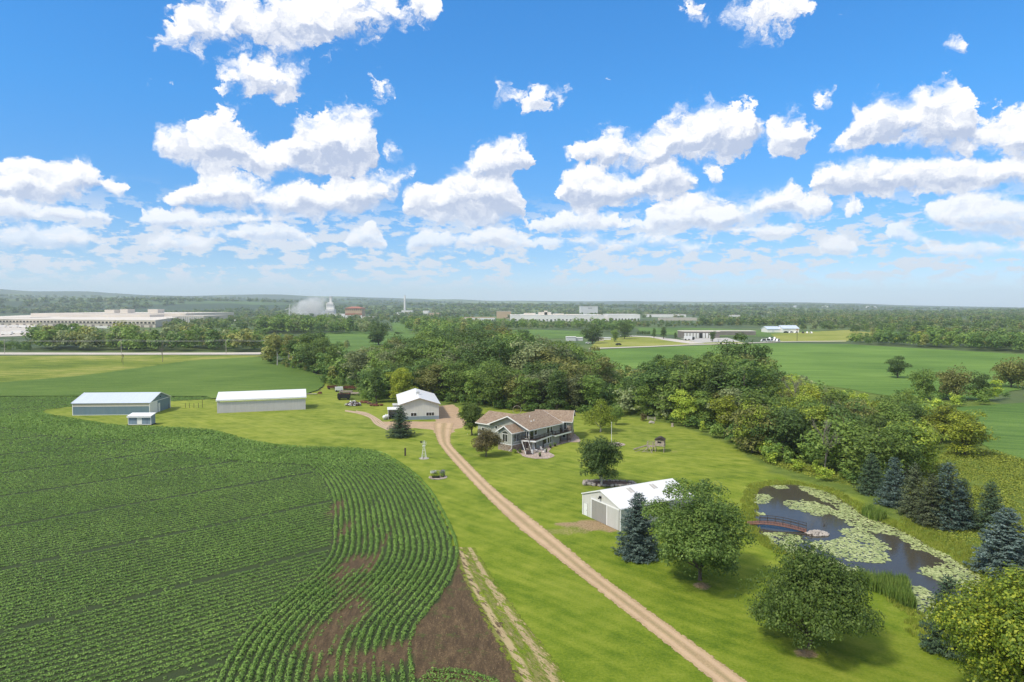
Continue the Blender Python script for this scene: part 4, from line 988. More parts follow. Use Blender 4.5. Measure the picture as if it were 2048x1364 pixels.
def spruce(rng, H, W, n, leaf, base=.04, gap=.5, dense=1.0):
    """conifer: whorls of drooping boughs, each a flat fan of needle sprays with the next tier's shade between"""
    C, Nn, S = [], [], []; mb = MB()
    mb.tube([(0, 0, -.2), (0, 0, H*.5), (0, 0, H*.98)], [H*.018, H*.011, H*.002], 7)
    z = H*base; boughs = []
    while z < H*.975:
        f = (z/H-base)/(1-base); R = W/2*(1-f)**.58*(1-.12*f)*(1 if f > .06 else .90)+.04
        nb = max(5, int((7+6*(1-f))*dense))
        a0 = rng.uniform(0, 6.28)
        for k in range(nb):
            boughs.append((a0+6.283*k/nb+rng.normal(0, .14), z+rng.normal(0, .03)*H*.3, R*rng.uniform(.74, 1.12), f))
        z += gap*(1-.55*f)*rng.uniform(.85, 1.15)
    w = np.array([b[2]**1.6+.05 for b in boughs]); w /= w.sum()
    for (a, z, R, f), ww in zip(boughs, w):
        m = max(4, int(n*ww)); t = rng.random(m)**.6; side = rng.normal(0, 1, m)*.20*R*(1.15-t*.8)
        tilt = .40 if f > .75 else (.05 if f > .4 else -.12)
        zz = z+R*(t*tilt-.20*t*(1-f)+.17*t**3)+rng.normal(0, .035, m)*R+np.abs(side)*-.18
        x = np.cos(a)*t*R-np.sin(a)*side; y = np.sin(a)*t*R+np.cos(a)*side
        C.append(np.stack([x, y, zz], 1)); d = np.array([math.cos(a), math.sin(a), 0])
        Nn.append(np.tile(d*.45+np.array([0, 0, 1.0]), (m, 1))+rng.normal(0, .38, (m, 3)))
        if R > .8: mb.tube([(0, 0, z), (math.cos(a)*R*.7, math.sin(a)*R*.7, z+R*.7*tilt-.12*R*(1-f))], [R*.02, R*.008], 3, False)
    C = np.concatenate(C); Nn = np.concatenate(Nn)
    V, F = quads(C, Nn, leaf, rng, .42)
    me = bpy.data.meshes.new('trunk'); me.from_pydata(mb.v, [], mb.f); me.materials.append(M['bark'])
    return np_mesh('crown', V, F, M['lf_spruce']), me
def bare(rng, H, W, depth=4, leaves=0, lm='lf_olive'):
    mb = MB()
    tips = []
    def grow(p, d, L, r, k):
        q = p+d*L; mid = (p+q)/2+Vector(rng.normal(0, .06*L, 3)); mb.tube([p, mid, q], [r, r*.8, r*.6], 4 if k > 1 else 3, False)
        if k == 0: tips.append(q); return
        for _ in range(3 if k > 2 else 4):
            nd = (d+Vector((rng.normal(0, .42), rng.normal(0, .42), rng.normal(.12, .25)))).normalized()
            grow(p+d*L*rng.uniform(.55, 1), nd, L*rng.uniform(.55, .78), r*.56, k-1)
    grow(Vector((0, 0, -.2)), Vector((0, 0, 1)), H*.36, H*.018, depth)
    mx = max(v[2] for v in mb.v); mb.v = [(x*W/H*1.3, y*W/H*1.3, z*H/mx) for x, y, z in mb.v]
    me = bpy.data.meshes.new('trunk'); me.from_pydata(mb.v, [], mb.f); me.materials.append(M['bark_dead'])
    cr = None
    if leaves:
        T_ = np.array([tuple(t) for t in tips]); T_[:, :2] *= W/H*1.3; T_[:, 2] *= H/mx
        C = T_[rng.integers(0, len(T_), leaves)]+rng.normal(0, .25, (leaves, 3)); V, F = quads(C, rng.normal(size=(leaves, 3)), .22, rng); cr = np_mesh('crown', V, F, M[lm])
    return cr, me

_r = np.random.default_rng(21)
PROTO = {}
def protos():
    P = PROTO
    # unit sizes: built at real height, scaled when placed
    P['dec'] = [(broadleaf(_r, 15, 11, 3900, .33, 30, .03, jit=.42), 15), (broadleaf(_r, 15, 12.5, 4200, .33, 34, .02, lumps=.28, jit=.42), 15), (broadleaf(_r, 16, 10, 3900, .32, 30, .04, shape='vase', jit=.42), 16),
                (broadleaf(_r, 14, 11.5, 3900, .32, 24, .02, lumps=.36, jit=.38), 14), (broadleaf(_r, 15, 10.5, 3900, .31, 36, .03, lumps=.26, open_=.4, jit=.42), 15)]
    P['tall'] = [(broadleaf(_r, 20, 8, 3000, .34, 26, .38, lumps=.34, mat_trunk='bark_pale', trunk_r=.014, open_=.5), 20), (broadleaf(_r, 20, 9, 3000, .34, 22, .30, lumps=.36, mat_trunk='bark_pale', trunk_r=.014, open_=.5), 20)]
    P['pyr'] = [(broadleaf(_r, 16, 8.5, 3200, .32, 34, .08, shape='cone', lumps=.3), 16)]
    P['bush'] = [(broadleaf(_r, 5, 6, 1500, .26, 16, .02, lumps=.36, limbs=4), 5), (broadleaf(_r, 4.5, 7, 1600, .26, 18, .02, lumps=.32, limbs=4), 4.5)]
    P['bare'] = [(bare(_r, 13, 7, 4, 250), 13), (bare(_r, 12, 8, 4, 0), 12)]
    P['willow'] = [(broadleaf(_r, 12, 13, 4200, .34, 34, .06, droop=.7, lumps=.26), 12)]
    P['farc'] = [(broadleaf(_r, 15, 12, 420, .85, 16, .05, lumps=.36, limbs=3), 15), (broadleaf(_r, 15, 13, 460, .85, 18, .05, lumps=.34, limbs=3), 15), (broadleaf(_r, 16, 10, 420, .8, 16, .05, shape='cone', limbs=3), 16)]
protos()
def place_tree(name, proto, x, y, h, label, cat, group=None, mat=None, wscale=1.0, rz=None, z=None, share=True, tmat=None):
    (crown, trunk), h0 = proto
    s = h/h0
    root = empty(name, (x, y, tz(x, y) if z is None else z), label, cat, group, rz if rz is not None else random.uniform(0, 6.28), (s*wscale, s*wscale, s))
    for nm, me, mt in (('trunk', trunk, tmat), ('crown', crown, mat)):
        if me is None: continue
        o = link_mesh(nm, me, root)
        if mt:
            o.material_slots[0].link = 'OBJECT'; o.material_slots[0].material = M[mt]
    return root

# ---- woods: every tree is placed, the 300 that show largest become single trees
CAND = []        # (projected size, kind, x, y, h, material, ws, label, group)
def wood(poly_px, spacing, hfun, kinds, mats, label, group, seed, front=None, z=0.0):
    rng = np.random.default_rng(seed); W = np.array(P2(poly_px)); a, b = W.min(0), W.max(0)
    n = int((b-a).prod()/(spacing*spacing)*3.0); q = a+rng.random((n, 2))*(b-a); q = q[inside(q, W)]
    kept = []
    for p in q:                                    # dart throwing
        if all((p[0]-k[0])**2+(p[1]-k[1])**2 > (spacing*.82)**2 for k in kept[-400:]): kept.append(p)
    kept = [p for p in kept if not (765 < pxof(p[0], p[1]) < 842 and p[1] < 262)] if seed in (1, 14) else kept
    for p in kept:
        h = hfun(p[0], p[1], rng)
        k = rng.choice(len(kinds), p=[w for _, w in kinds]); kd = kinds[k][0]
        if kd == 'bush': h = min(h, 5.5)
        m = mats[rng.choice(len(mats), p=[w for _, w in mats])][0]
        CAND.append([h/math.hypot(*p), kd, p[0], p[1], h, m, rng.uniform(.9, 1.2), label, group])
def pxof(x, y): return 1024+FPX*x/y
def hcap(topfun, lo, hi):
    """height so that the crown reaches the surveyed canopy line, kept to real tree sizes"""
    def f(x, y, rng):
        t = topfun(pxof(x, y))+rng.uniform(-6, 14); h = CAM_H-(t-612)/FPX*y
        return float(np.clip(h, lo, hi)*rng.uniform(.9, 1.0))
    return f
def line(pts): return lambda px: float(np.interp(px, [p[0] for p in pts], [p[1] for p in pts]))

# central wood behind the house
CW_TOP = line([(540,664),(640,668),(660,690),(720,700),(800,675),(900,662),(980,655),(1100,672),(1180,690),(1215,735),(1290,738),(1310,710),(1400,702),(1460,705),(1530,720),(1560,735)])
mixA = [('lf_dark', .42), ('lf_mid', .40), ('lf_olive', .08), ('lf_grey', .10)]
wood([(628,752),(664,769),(716,776),(738,800),(760,808),(800,800),(880,804),(960,812),(1050,822),(1160,828),(1230,828),(1300,832),(1292,818),(1200,806),(900,786),(720,775)], 6.6, hcap(lambda p: CW_TOP(p)+34, 7, 15), [('dec', .85), ('pyr', .15)], mixA,
     'broadleaf tree in the front row of the wood behind the farmhouse', 'trees in the wood behind the farmhouse', 1)
wood([(600,735),(628,750),(720,775),(900,786),(1200,806),(1300,822),(1420,860),(1500,880),(1545,800),(1480,770),(1300,758),(1210,765),(1190,742),(1000,728),(800,727),(640,726)], 9.0, hcap(CW_TOP, 8, 23), [('dec', .84), ('pyr', .08), ('tall', .05), ('bare', .03)], mixA,
     'broadleaf tree inside the wood behind the farmhouse', 'trees inside the wood behind the farmhouse', 2)
# right wood beyond the playset and pond
RW_TOP = line([(1290,775),(1400,775),(1460,770),(1500,748),(1600,745),(1650,770),(1760,790),(1840,800),(1900,800),(1960,850),(1990,870)])
mixB = [('lf_dark', .20), ('lf_mid', .30), ('lf_lime', .22), ('lf_olive', .08), ('lf_yel', .11), ('lf_grey', .09)]
wood([(1310,832),(1400,860),(1470,888),(1530,922),(1600,950),(1700,966),(1760,972),(1830,950),(1900,935),(1960,912),(1975,880),(1900,850),(1850,822),(1700,805),(1560,785),(1480,770),(1400,780),(1330,800)], 6.4, hcap(RW_TOP, 4.5, 13.5), [('dec', .62), ('bush', .2), ('pyr', .06), ('bare', .12)], mixB,
     'green tree in the wood beyond the pond', 'trees in the wood beyond the pond', 3)
wood([(1310,836),(1400,864),(1470,892),(1530,926),(1600,955),(1700,972),(1710,962),(1610,942),(1530,912),(1470,878),(1400,852),(1310,828)], 3.6, lambda x, y, r: r.uniform(2.5, 4.5), [('bush', 1.)], [('lf_dark', .4), ('lf_mid', .4), ('lf_lime', .2)],
     'low bush along the mown edge of the wood beyond the playset', 'bushes along the edge of the wood', 4)
wood([(640,766),(716,780),(730,806),(756,812),(762,804),(735,790),(716,772),(650,760)], 3.2, lambda x, y, r: r.uniform(2.5, 5), [('bush', 1.)], [('lf_dark', .6), ('lf_mid', .4)],
     'low dark bush at the edge of the wood by the farm junk', 'bushes at the edge of the wood by the farm junk', 14)
wood([(880,806),(960,814),(1050,824),(1160,831),(1235,834),(1235,828),(1160,824),(1050,816),(960,806),(880,800)], 3.4, lambda x, y, r: r.uniform(2.5, 4.5), [('bush', 1.)], [('lf_dark', .6), ('lf_mid', .4)],
     'low bush at the edge of the wood behind the farmhouse roof', 'bushes behind the farmhouse', 5)
# thin pale-trunked trees at the left end of the central wood
wood([(536,728),(560,735),(600,738),(640,735),(650,726),(600,722),(540,722)], 8.0, hcap(line([(540,665),(640,668)]), 14, 21), [('tall', 1.)], [('lf_mid', .4), ('lf_olive', .4), ('lf_dark', .2)],
     'tall slim pale-trunked tree at the left end of the wood', 'slim pale-trunked trees left of the wood', 6)
wood([(535,728),(600,742),(640,750),(655,742),(600,730),(540,722)], 5.5, lambda x, y, r: r.uniform(3, 5.5), [('bush', 1.)], [('lf_dark', .5), ('lf_mid', .3), ('lf_olive', .2)],
     'low bush under the slim pale-trunked trees', 'bushes under the slim trees', 7)
# belt beyond the county road, left
wood([(62,701),(300,703.5),(560,703.5),(700,700),(700,692),(560,690),(300,690),(80,692)], 10.5, hcap(line([(60,652),(75,642),(120,641),(165,645),(175,656),(228,658),(236,640),(258,640),(268,659),(315,661),(325,645),(370,644),(380,652),(470,652),(560,664),(700,690)]), 6, 22), [('dec', .80), ('bare', .05), ('bush', .15)], [('lf_dark', .36), ('lf_mid', .3), ('lf_olive', .18), ('lf_grey', .16)],
     'tree in the belt beyond the county road', 'trees in the belt beyond the county road', 8)
wood([(-60,703),(62,703),(62,692),(-60,690)], 9, lambda x, y, r: r.uniform(3, 9), [('bush', .6), ('dec', .4)], [('lf_dark', .6), ('lf_mid', .4)],
     'small tree by the road below the factory lorries', 'small trees by the road at the left', 18)
# hedge line at the right, beyond the green field
wood([(1694,688),(1800,692),(1930,700),(2070,707),(2260,715),(2260,700),(2070,694),(1930,689),(1800,684),(1694,683)], 11, hcap(line([(1690,668),(1760,660),(1900,655),(2060,660)]), 8, 18), [('dec', .85), ('pyr', .15)], [('lf_dark', .44), ('lf_mid', .34), ('lf_olive', .16), ('lf_yel', .06)],
     'tree in the belt along the far side of the green field', 'trees along the far side of the green field', 9)
wood([(1770,812),(1860,815),(1960,812),(2060,800),(2200,795),(2200,785),(2060,790),(1960,800),(1860,800),(1780,800)], 7, lambda x, y, r: r.uniform(3, 8), [('bush', .45), ('dec', .4), ('bare', .15)], [('lf_dark', .4), ('lf_mid', .3), ('lf_lime', .2), ('lf_yel', .1)],
     'small tree in the hedgerow at the right edge', 'hedgerow trees at the right edge', 10)
# more distant belts (individual where they show large enough)
wood([(520,667),(735,668),(735,655),(520,652)], 14, hcap(line([(510,632),(560,626),(620,628),(735,640)]), 10, 24), [('dec', 1.)], [('lf_dark', .4), ('lf_mid', .4), ('lf_grey', .2)],
     'tree in the wood in front of the steaming plant', 'trees in front of the steaming plant', 11)
wood([(830,668),(900,684),(950,676),(1000,660),(1000,650),(860,645),(800,646)], 16, hcap(line([(800,632),(1000,642)]), 9, 20), [('dec', 1.)], [('lf_dark', .4), ('lf_mid', .4), ('lf_olive', .2)],
     'tree in the belt left of the far green field', 'trees beside the far green field', 12)
wood([(1000,660),(1160,658),(1260,668),(1260,655),(1000,650)], 16, hcap(line([(1000,640),(1260,640)]), 8, 20), [('dec', 1.)], [('lf_dark', .4), ('lf_mid', .4), ('lf_grey', .2)],
     'tree in the belt before the long white works', 'trees before the long white works', 13)
far_rest = []
LEAFC = {'lf_dark': 'dark green', 'lf_mid': 'mid green', 'lf_olive': 'olive', 'lf_grey': 'grey-green', 'lf_lime': 'light green', 'lf_yel': 'yellowish'}
def describe(label, kd, x, y, m):
    px = pxof(x, y); c = LEAFC.get(m, 'green') if kd != 'bare' else 'leafless grey'
    w = 'bush' if kd == 'bush' else 'tree'
    if 'the wood behind the farmhouse' in label or 'behind the farmhouse roof' in label:
        pos = 'behind the farm junk' if px < 760 else 'behind the farm shop' if px < 900 else 'behind the farmhouse' if px < 1160 else 'behind the young lawn tree' if px < 1290 else 'above the fence on the lawn'
        row = 'front edge' if ('front' in label or 'edge' in label) else 'nearer half' if y < 300 else 'farther half'
        return f'{c} {w} at the {row} of the wood {pos}' if row == 'front edge' else f'{c} {w} in the {row} of the wood {pos}'
    if 'wood beyond the pond' in label or 'edge of the wood beyond the playset' in label:
        pos = 'right of the playset' if px < 1450 else 'above the lawn corner' if px < 1600 else 'above the pond' if px < 1780 else 'behind the row of spruces'
        return f'{c} {w} in the wood {pos}, '+('near part' if y < 165 else 'far part')
    return c+' '+label.replace('low dark bush', 'bush').replace('broadleaf ', '')
CAND.sort(key=lambda c: -c[0])
seen = 0
for c in CAND:
    _, kd, x, y, h, m, ws, label, group = c
    label = describe(label, kd, x, y, m)
    if seen < 268:
        name = {'dec': 'tree', 'tall': 'tree', 'pyr': 'tree', 'bush': 'bush', 'bare': 'bare_tree', 'willow': 'tree'}[kd]
        pr = PROTO[kd][random.randrange(len(PROTO[kd]))]
        cat = 'bush' if kd == 'bush' else 'tree'
        place_tree(name, pr, x, y, h, label, cat, ('bushes' if kd == 'bush' else 'leafless trees' if kd == 'bare' else 'trees')+': '+label, None if kd == 'bare' else m, ws*(1.18 if kd == 'dec' else 1))
        seen += 1
    else: far_rest.append(c)
print('trees total', len(CAND), 'single', seen)

def bake_far(name, items, label, protos_=None):
    """everything past the 300 that show largest: one object"""
    rng = np.random.default_rng(4); Vs, Fs, Mi = [], [], []; base = 0
    slots = ['lf_dark', 'lf_mid', 'lf_olive', 'lf_grey', 'lf_lime', 'lf_yel']
    T = []
    for (cr, tr), h0 in PROTO['farc']:
        v = np.zeros(len(cr.vertices)*3, np.float32); cr.vertices.foreach_get('co', v); T.append((v.reshape(-1, 3)/h0))
    for (x, y, z, h, m, ws, q) in items:
        t = T[rng.integers(len(T))]
        if q < 1: 
            nq = len(t)//4; k = rng.random(nq) < q; t = t.reshape(nq, 4, 3)[k]; c = t.mean(1, keepdims=True); t = (c+(t-c)/math.sqrt(q)*1.0).reshape(-1, 3)
        a = rng.uniform(0, 6.28); c, s = math.cos(a), math.sin(a); v = t*h; X = (v[:, 0]*c-v[:, 1]*s)*ws+x; Y = (v[:, 0]*s+v[:, 1]*c)*ws+y
        Vs.append(np.stack([X, Y, v[:, 2]+z], 1)); n = len(v)//4; Fs.append(np.arange(4*n).reshape(-1, 4)+base); Mi.append(np.full(n, slots.index(m) if m in slots else 0, np.int32)); base += len(v)
    V, F, Mi = np.concatenate(Vs), np.concatenate(Fs), np.concatenate(Mi)
    me = np_mesh(name, V, F)
    for sl in slots: me.materials.append(M[sl])
    me.polygons.foreach_set('material_index', Mi); print(name, len(F))
    return tag(link_mesh(name, me), label, 'trees', kind='stuff')
items = [(c[2], c[3], 0.0, c[4], c[5], c[6]*1.1, 1.0) for c in far_rest]
bake_far('wood_behind', items, 'the smaller looking trees of the woods and belts round the farm')
# far woods: from about 700 m to the hills
rng = np.random.default_rng(17); items = []
BANDS = [  # px range, y range in the photo plane, count, height range, density
 (-120, 330, 658, 668, 30, 3, 6), (330, 560, 645, 668, 110, 9, 14), (400, 560, 640, 655, 60, 9, 14), (400, 720, 634, 646, 160, 9, 15), (400, 600, 628, 634, 90, 10, 15),
 (740, 1000, 628, 640, 160, 9, 14), (1000, 1400, 645, 655, 260, 5, 8), (1000, 1700, 631, 638, 300, 10, 15), (1400, 1760, 638, 652, 430, 8, 14), (1210, 1290, 643, 650, 40, 5, 8), (1380, 2200, 640, 652, 420, 9, 15), (1700, 2200, 652, 676, 330, 8, 14),
 (1560, 2200, 632, 642, 620, 10, 16), (1560, 2200, 626, 633, 500, 10, 16), (650, 1300, 626, 632, 340, 10, 15), (850, 1000, 644, 652, 60, 9, 14), (1560, 1760, 655, 661, 60, 8, 12), (880, 1020, 652, 660, 60, 9, 14), (720, 860, 640, 648, 40, 9, 14)]
for x0, x1, y0, y1, n, h0, h1 in BANDS:
    for _ in range(n):
        px, py = rng.uniform(x0, x1), rng.uniform(y0, y1); x, y = G2(px, py)
        if vnoise(x, y, 130, 3)[()] < .30: continue
        hv = float(hills_np(np.array([x]), np.array([y]))[0])
        if any(a_ < px < b_ and c_ < py for a_, b_, c_ in ((1015, 1400, 640), (920, 1000, 641.5))) and h1 > 9: continue
        items.append((x, y, hv, rng.uniform(h0, h1), ['lf_dark', 'lf_mid', 'lf_olive', 'lf_grey'][rng.choice(4, p=[.42, .28, .12, .18])], rng.uniform(1.0, 1.5), .28 if y > 1100 else .55))
for _ in range(6200):        # hillsides out to 7 km
    px = rng.uniform(-150, 2200); d = 2500*math.exp(rng.random()*1.0); x, y = at_d(px, d)
    if vnoise(x, y, 520, 6)[()] < .40 or (1.0*vnoise(x, y, 170, 8)[()]) < .2: continue
    hv = float(hills_np(np.array([x]), np.array([y]))[0])
    items.append((x, y, hv-1, rng.uniform(13, 19), ['lf_dark', 'lf_mid', 'lf_grey'][rng.choice(3, p=[.55, .25, .2])], rng.uniform(1.8, 2.6), .10))
bake_far('far_woods', items, 'distant woods spreading to the hills on the horizon')

# ---- trees that stand out on their own
def lone(name, proto, px, py, h, label, mat, cat='tree', ws=1.0, rz=None, d=None, tmat=None, group=None):
    x, y = G2(px, py)
    return place_tree(name, proto, x, y, h, label, cat, group, mat, ws, rz, tmat=tmat)
def height_for(base_py, top_py): 
    d = G(1024, base_py).y; return CAM_H-(top_py-612)/FPX*d
big = np.random.default_rng(31)
maple = (broadleaf(big, 13.5, 13.4, 40000, .18, 46, .05, lumps=.28, core=.05, jit=.36, limbs=26, trunk_r=.018, open_=.5, twigs=420), 13.5)
lone('maple_tree', maple, 1400, 1160, height_for(1160, 978), 'large round green tree right of the blue spruce beside the white shed', 'lf_deep', ws=1.04)
oak = (broadleaf(big, 11.5, 15.0, 46000, .155, 50, .06, lumps=.25, shape='cone', core=.05, jit=.36, limbs=30, trunk_r=.018, open_=.5, twigs=520), 11.5)
lone('shade_tree', oak, 1618, 1296, height_for(1296, 1092), 'wide spreading green tree on the lawn below the pond bridge', 'lf_deep', ws=.88, rz=1.0)
sp1 = (spruce(big, 8.4, 6.0, 20000, .14, .03, .34), 8.4)
lone('blue_spruce', sp1, 1275, 1112, height_for(1112, 990), 'pointed blue spruce at the corner of the white shed', 'lf_blue', ws=1.14, cat='conifer')
sp2 = (spruce(big, 9, 6.4, 9000, .17, .05, .42), 9)
lone('spruce', sp2, 1405, 1070, height_for(1070, 962), 'dark spruce top showing behind the large round tree', 'lf_spruce', cat='conifer')
lone('spruce', sp2, 801, 873, height_for(873, 812), 'dense dark spruce in front of the farm shop', 'lf_spruce', ws=1.38, cat='conifer')
bir = (broadleaf(big, 11, 10.2, 17000, .19, 40, .08, lumps=.28, core=.06, jit=.38, twigs=160, limbs=10, mat_trunk='bark_pale', shape='round'), 11)
lone('birch_tree', bir, 1203, 972, height_for(972, 876), 'dark leafy tree with white trunks at the stone bed behind the shed', 'lf_dark', ws=.98)
rd_ = (broadleaf(big, 10, 7.4, 10000, .20, 44, .12, lumps=.27, twigs=90, limbs=8), 10)
lone('round_tree', rd_, 944, 874, height_for(874, 806), 'upright green tree between driveway and farmhouse garage', 'lf_mid', ws=1.0)
rdd = (broadleaf(big, 7, 8.4, 9000, .17, 40, .14, lumps=.26, limbs=8, open_=.3), 7)
lone('crab_apple_tree', rdd, 972, 913, height_for(913, 862), 'low bronze-leaved tree before the farmhouse garage', 'lf_red')
yel = (broadleaf(big, 13, 11, 10000, .23, 50, .06, lumps=.26, limbs=8, mat_trunk='bark_pale'), 13)
lone('yellow_green_tree', yel, 801, 805, height_for(805, 734), 'yellow-green tree rising behind the roof of the farm shop', 'lf_yel', ws=.95)
yng = (broadleaf(big, 9, 9.8, 8500, .19, 34, .08, lumps=.25, limbs=10, open_=.55, mat_trunk='bark_pale', shape='cone'), 9)
lone('young_tree', yng, 1201, 864, height_for(864, 803), 'airy fresh green tree on the lawn right of the farmhouse', 'lf_lime', ws=1.05)
lone('round_tree', rd_, 1232, 850, height_for(850, 812), 'small green tree just behind the airy fresh green one', 'lf_mid', ws=.9)
# row of spruces on the far bank
for px, py, tpy, mat, lb, w in ((1742,986,908,'lf_spruce','dark spruce at the left end of the row on the far pond bank',1.0),(1787,1010,916,'lf_blue','pale blue spruce second in the row on the far pond bank',.95),
                            (1828,1032,928,'lf_brown','brownish thin spruce third in the row on the far pond bank',.85),(1862,1052,950,'lf_brown','olive spruce in front of the tall blue-grey one on the far bank',.9),(1893,1052,926,'lf_blue','tall broad blue-grey spruce in the middle of the far bank row',1.0),
                            (1925,1048,960,'lf_spruce','dark spruce tucked right of the tall blue-grey one',.85),(1980,1062,966,'lf_spruce','dark spruce standing above the silver spruce at the right edge',.95),(2010,1148,1020,'lf_blue','wide silver spruce at the right edge above the pond',1.25)):
    lone('blue_spruce' if mat == 'lf_blue' else 'spruce', sp2 if w < 1.2 else sp1, px, py, height_for(py, tpy), lb, mat, ws=w*1.12, cat='conifer')
lone('spruce', (spruce(big, 9, 6.5, 14000, .15, .03, .5), 9), 1893, 1300, 7.8, 'dark spruce with sparse layered boughs at the lower end of the pond', 'lf_spruce', cat='conifer', ws=1.0)
ylw = (broadleaf(big, 12, 13, 66000, .13, 52, .02, lumps=.27, core=.04, jit=.34, limbs=18, open_=.4, twigs=420), 12)
x, y = at_d(2085, 56); place_tree('yellow_green_tree', ylw, x, y, 13.0, 'big bright yellow-green tree in the bottom right corner', 'tree', None, 'lf_gold', 1.02)
x, y = at_d(2050, 92); place_tree('yellow_green_tree', PROTO['dec'][1], x, y, 6.2, 'yellow-green bush-like tree at the right edge behind the silver spruce', 'tree', None, 'lf_yel', 1.1)
# single trees in the middle distance
lone('tree', PROTO['dec'][1], 757, 690, height_for(690, 633), 'large dark tree standing alone in the far field', 'lf_dark', ws=1.15)
lone('cottonwood', PROTO['dec'][1], 1452, 790, height_for(790, 664), 'tall cottonwood, left one of the pair above the wood', 'lf_dark', ws=.95)
lone('cottonwood', PROTO['dec'][4], 1500, 790, height_for(790, 668), 'tall cottonwood, right one of the pair above the wood', 'lf_dark', ws=.95)
for i, (px, py, t, kd, mat, lb, w) in enumerate(((1795,756,710,'dec','lf_dark','rounded dark tree standing in the green field at the right',1.25),(1845,798,727,'dec','lf_mid','bright green tree in front of the rounded dark one at the right',1.0),(1905,800,728,'willow','lf_olive','feathery olive tree in the right-hand hedgerow',.9),
                                      (1960,802,748,'dec','lf_dark','dark ragged tree left of the willow at the right edge',1.0),(2022,775,709,'willow','lf_olive','broad willow at the right edge of the green field',1.05),(1812,840,775,'dec','lf_mid','green tree at the back of the wood beyond the pond',1.),
                                      (1185,687,642,'dec','lf_dark','big dark tree by the white farmstead in the distance',1.15),(1230,684,656,'dec','lf_mid','mid green tree in front of the distant farmstead',1.1),(1249,678,644,'dec','lf_dark','dark tree behind the distant farmstead',1.1),
                                      (1308,677,655,'pyr','lf_dark','dark conical tree left of the far loading building',.9),(1327,678,652,'pyr','lf_dark','taller conical tree beside the far loading building',1.15),(1351,678,664,'pyr','lf_dark','small conical tree nearest the far loading building',1.0),
                                      (1425,684,660,'dec','lf_dark','tree before the far loading building',.9),(1048,676,660,'bush','lf_dark','round dark bush on the far field left of the farmstead',1.1),
                                      (1552,842,752,'dec','lf_lime','tall fresh green tree in the wood above the pond',1.0),(1595,862,755,'bare','lf_olive','leafless grey tree in the wood above the pond',1.0),(1300,800,722,'dec','lf_olive','grey-olive tree at the right of the wood behind the lawn',.9),
                                      (1735,880,795,'dec','lf_yel','yellowing tree in the wood right of the leafless one',.9),(1505,905,812,'dec','lf_lime','light green tree at the lawn edge above the pond',.9),(1640,905,820,'dec','lf_yel','yellow-green tree in the middle of the wood above the pond',.85),
                                      (1370,852,776,'dec','lf_lime','light green tree at the wood edge right of the playset',.9),(325,724,682,'bare','lf_olive','leafless brown tree standing in the meadow by the county road',1.0),(247,737,705,'bare','lf_olive','thin dead tree in the meadow left of the leafless brown tree',.5))):
    pr = PROTO[kd][i % len(PROTO[kd])]
    lone('bare_tree' if kd == 'bare' else ('bush' if kd == 'bush' else 'tree'), pr, px, py, height_for(py, t), lb, mat if kd != 'bare' else None, ws=w, cat='bush' if kd == 'bush' else 'tree')

# ================================================================ buildings
def frame_M(o, xdir):
    """matrix of a local frame at ground point o with x axis along xdir"""
    a = math.atan2(xdir[1], xdir[0]); return a
def gable_walls(W, L, e, r, z0=-.3, x0=0.0):
    mb = MB(); prof = [(x0, z0), (x0+W, z0), (x0+W, e), (x0+W/2, r), (x0, e)]
    mb.prism(prof, 0, L, 'y'); return mb
def gable_roof(W, L, e, r, o=.3, oy=.3, t=.12, x0=0.0, y0=0.0, lift=.03):
    s = (r-e)/(W/2); mb = MB(); a, b, c = x0-o, x0+W/2, x0+W+o; ze = e-o*s+lift; zr = r+lift
    mb.prism([(a, ze), (b, zr), (c, ze), (c, ze+t), (b, zr+t), (a, ze+t)], y0-oy, y0+L+oy, 'y'); return mb
def P_(mb, name, mat, root, smooth=False, label=None):
    o = mb.build(name, M[mat] if isinstance(mat, str) else mat, root, smooth)
    if label: o['label'] = label
    return o
def face_box(mb, face, a0, a1, z0, z1, off, d0, d1):
    """box on a wall; face 'y-': wall plane y=off facing -y ; 'x+': plane x=off facing +x"""
    if face == 'y-': mb.box(a0, a1, off-d1, off-d0, z0, z1)
    elif face == 'y+': mb.box(a0, a1, off+d0, off+d1, z0, z1)
    elif face == 'x+': mb.box(off+d0, off+d1, a0, a1, z0, z1)
    else: mb.box(off-d1, off-d0, a0, a1, z0, z1)
    return mb
def window(root, face, a0, a1, z0, z1, off, n=1, frame='trim', fw=.09):
    f = MB()
    for args in ((a0-fw, a1+fw, z0-fw, z0), (a0-fw, a1+fw, z1, z1+fw), (a0-fw, a0, z0, z1), (a1, a1+fw, z0, z1)): face_box(f, face, *args, off, .004, .07)
    for i in range(1, n):
        q = a0+(a1-a0)*i/n; face_box(f, face, q-.035, q+.035, z0, z1, off, .004, .06)
    w = P_(f, 'window', frame, root); p = MB(); face_box(p, face, a0, a1, z0, z1, off, .002, .03); P_(p, 'pane', 'glass', w)
    return w

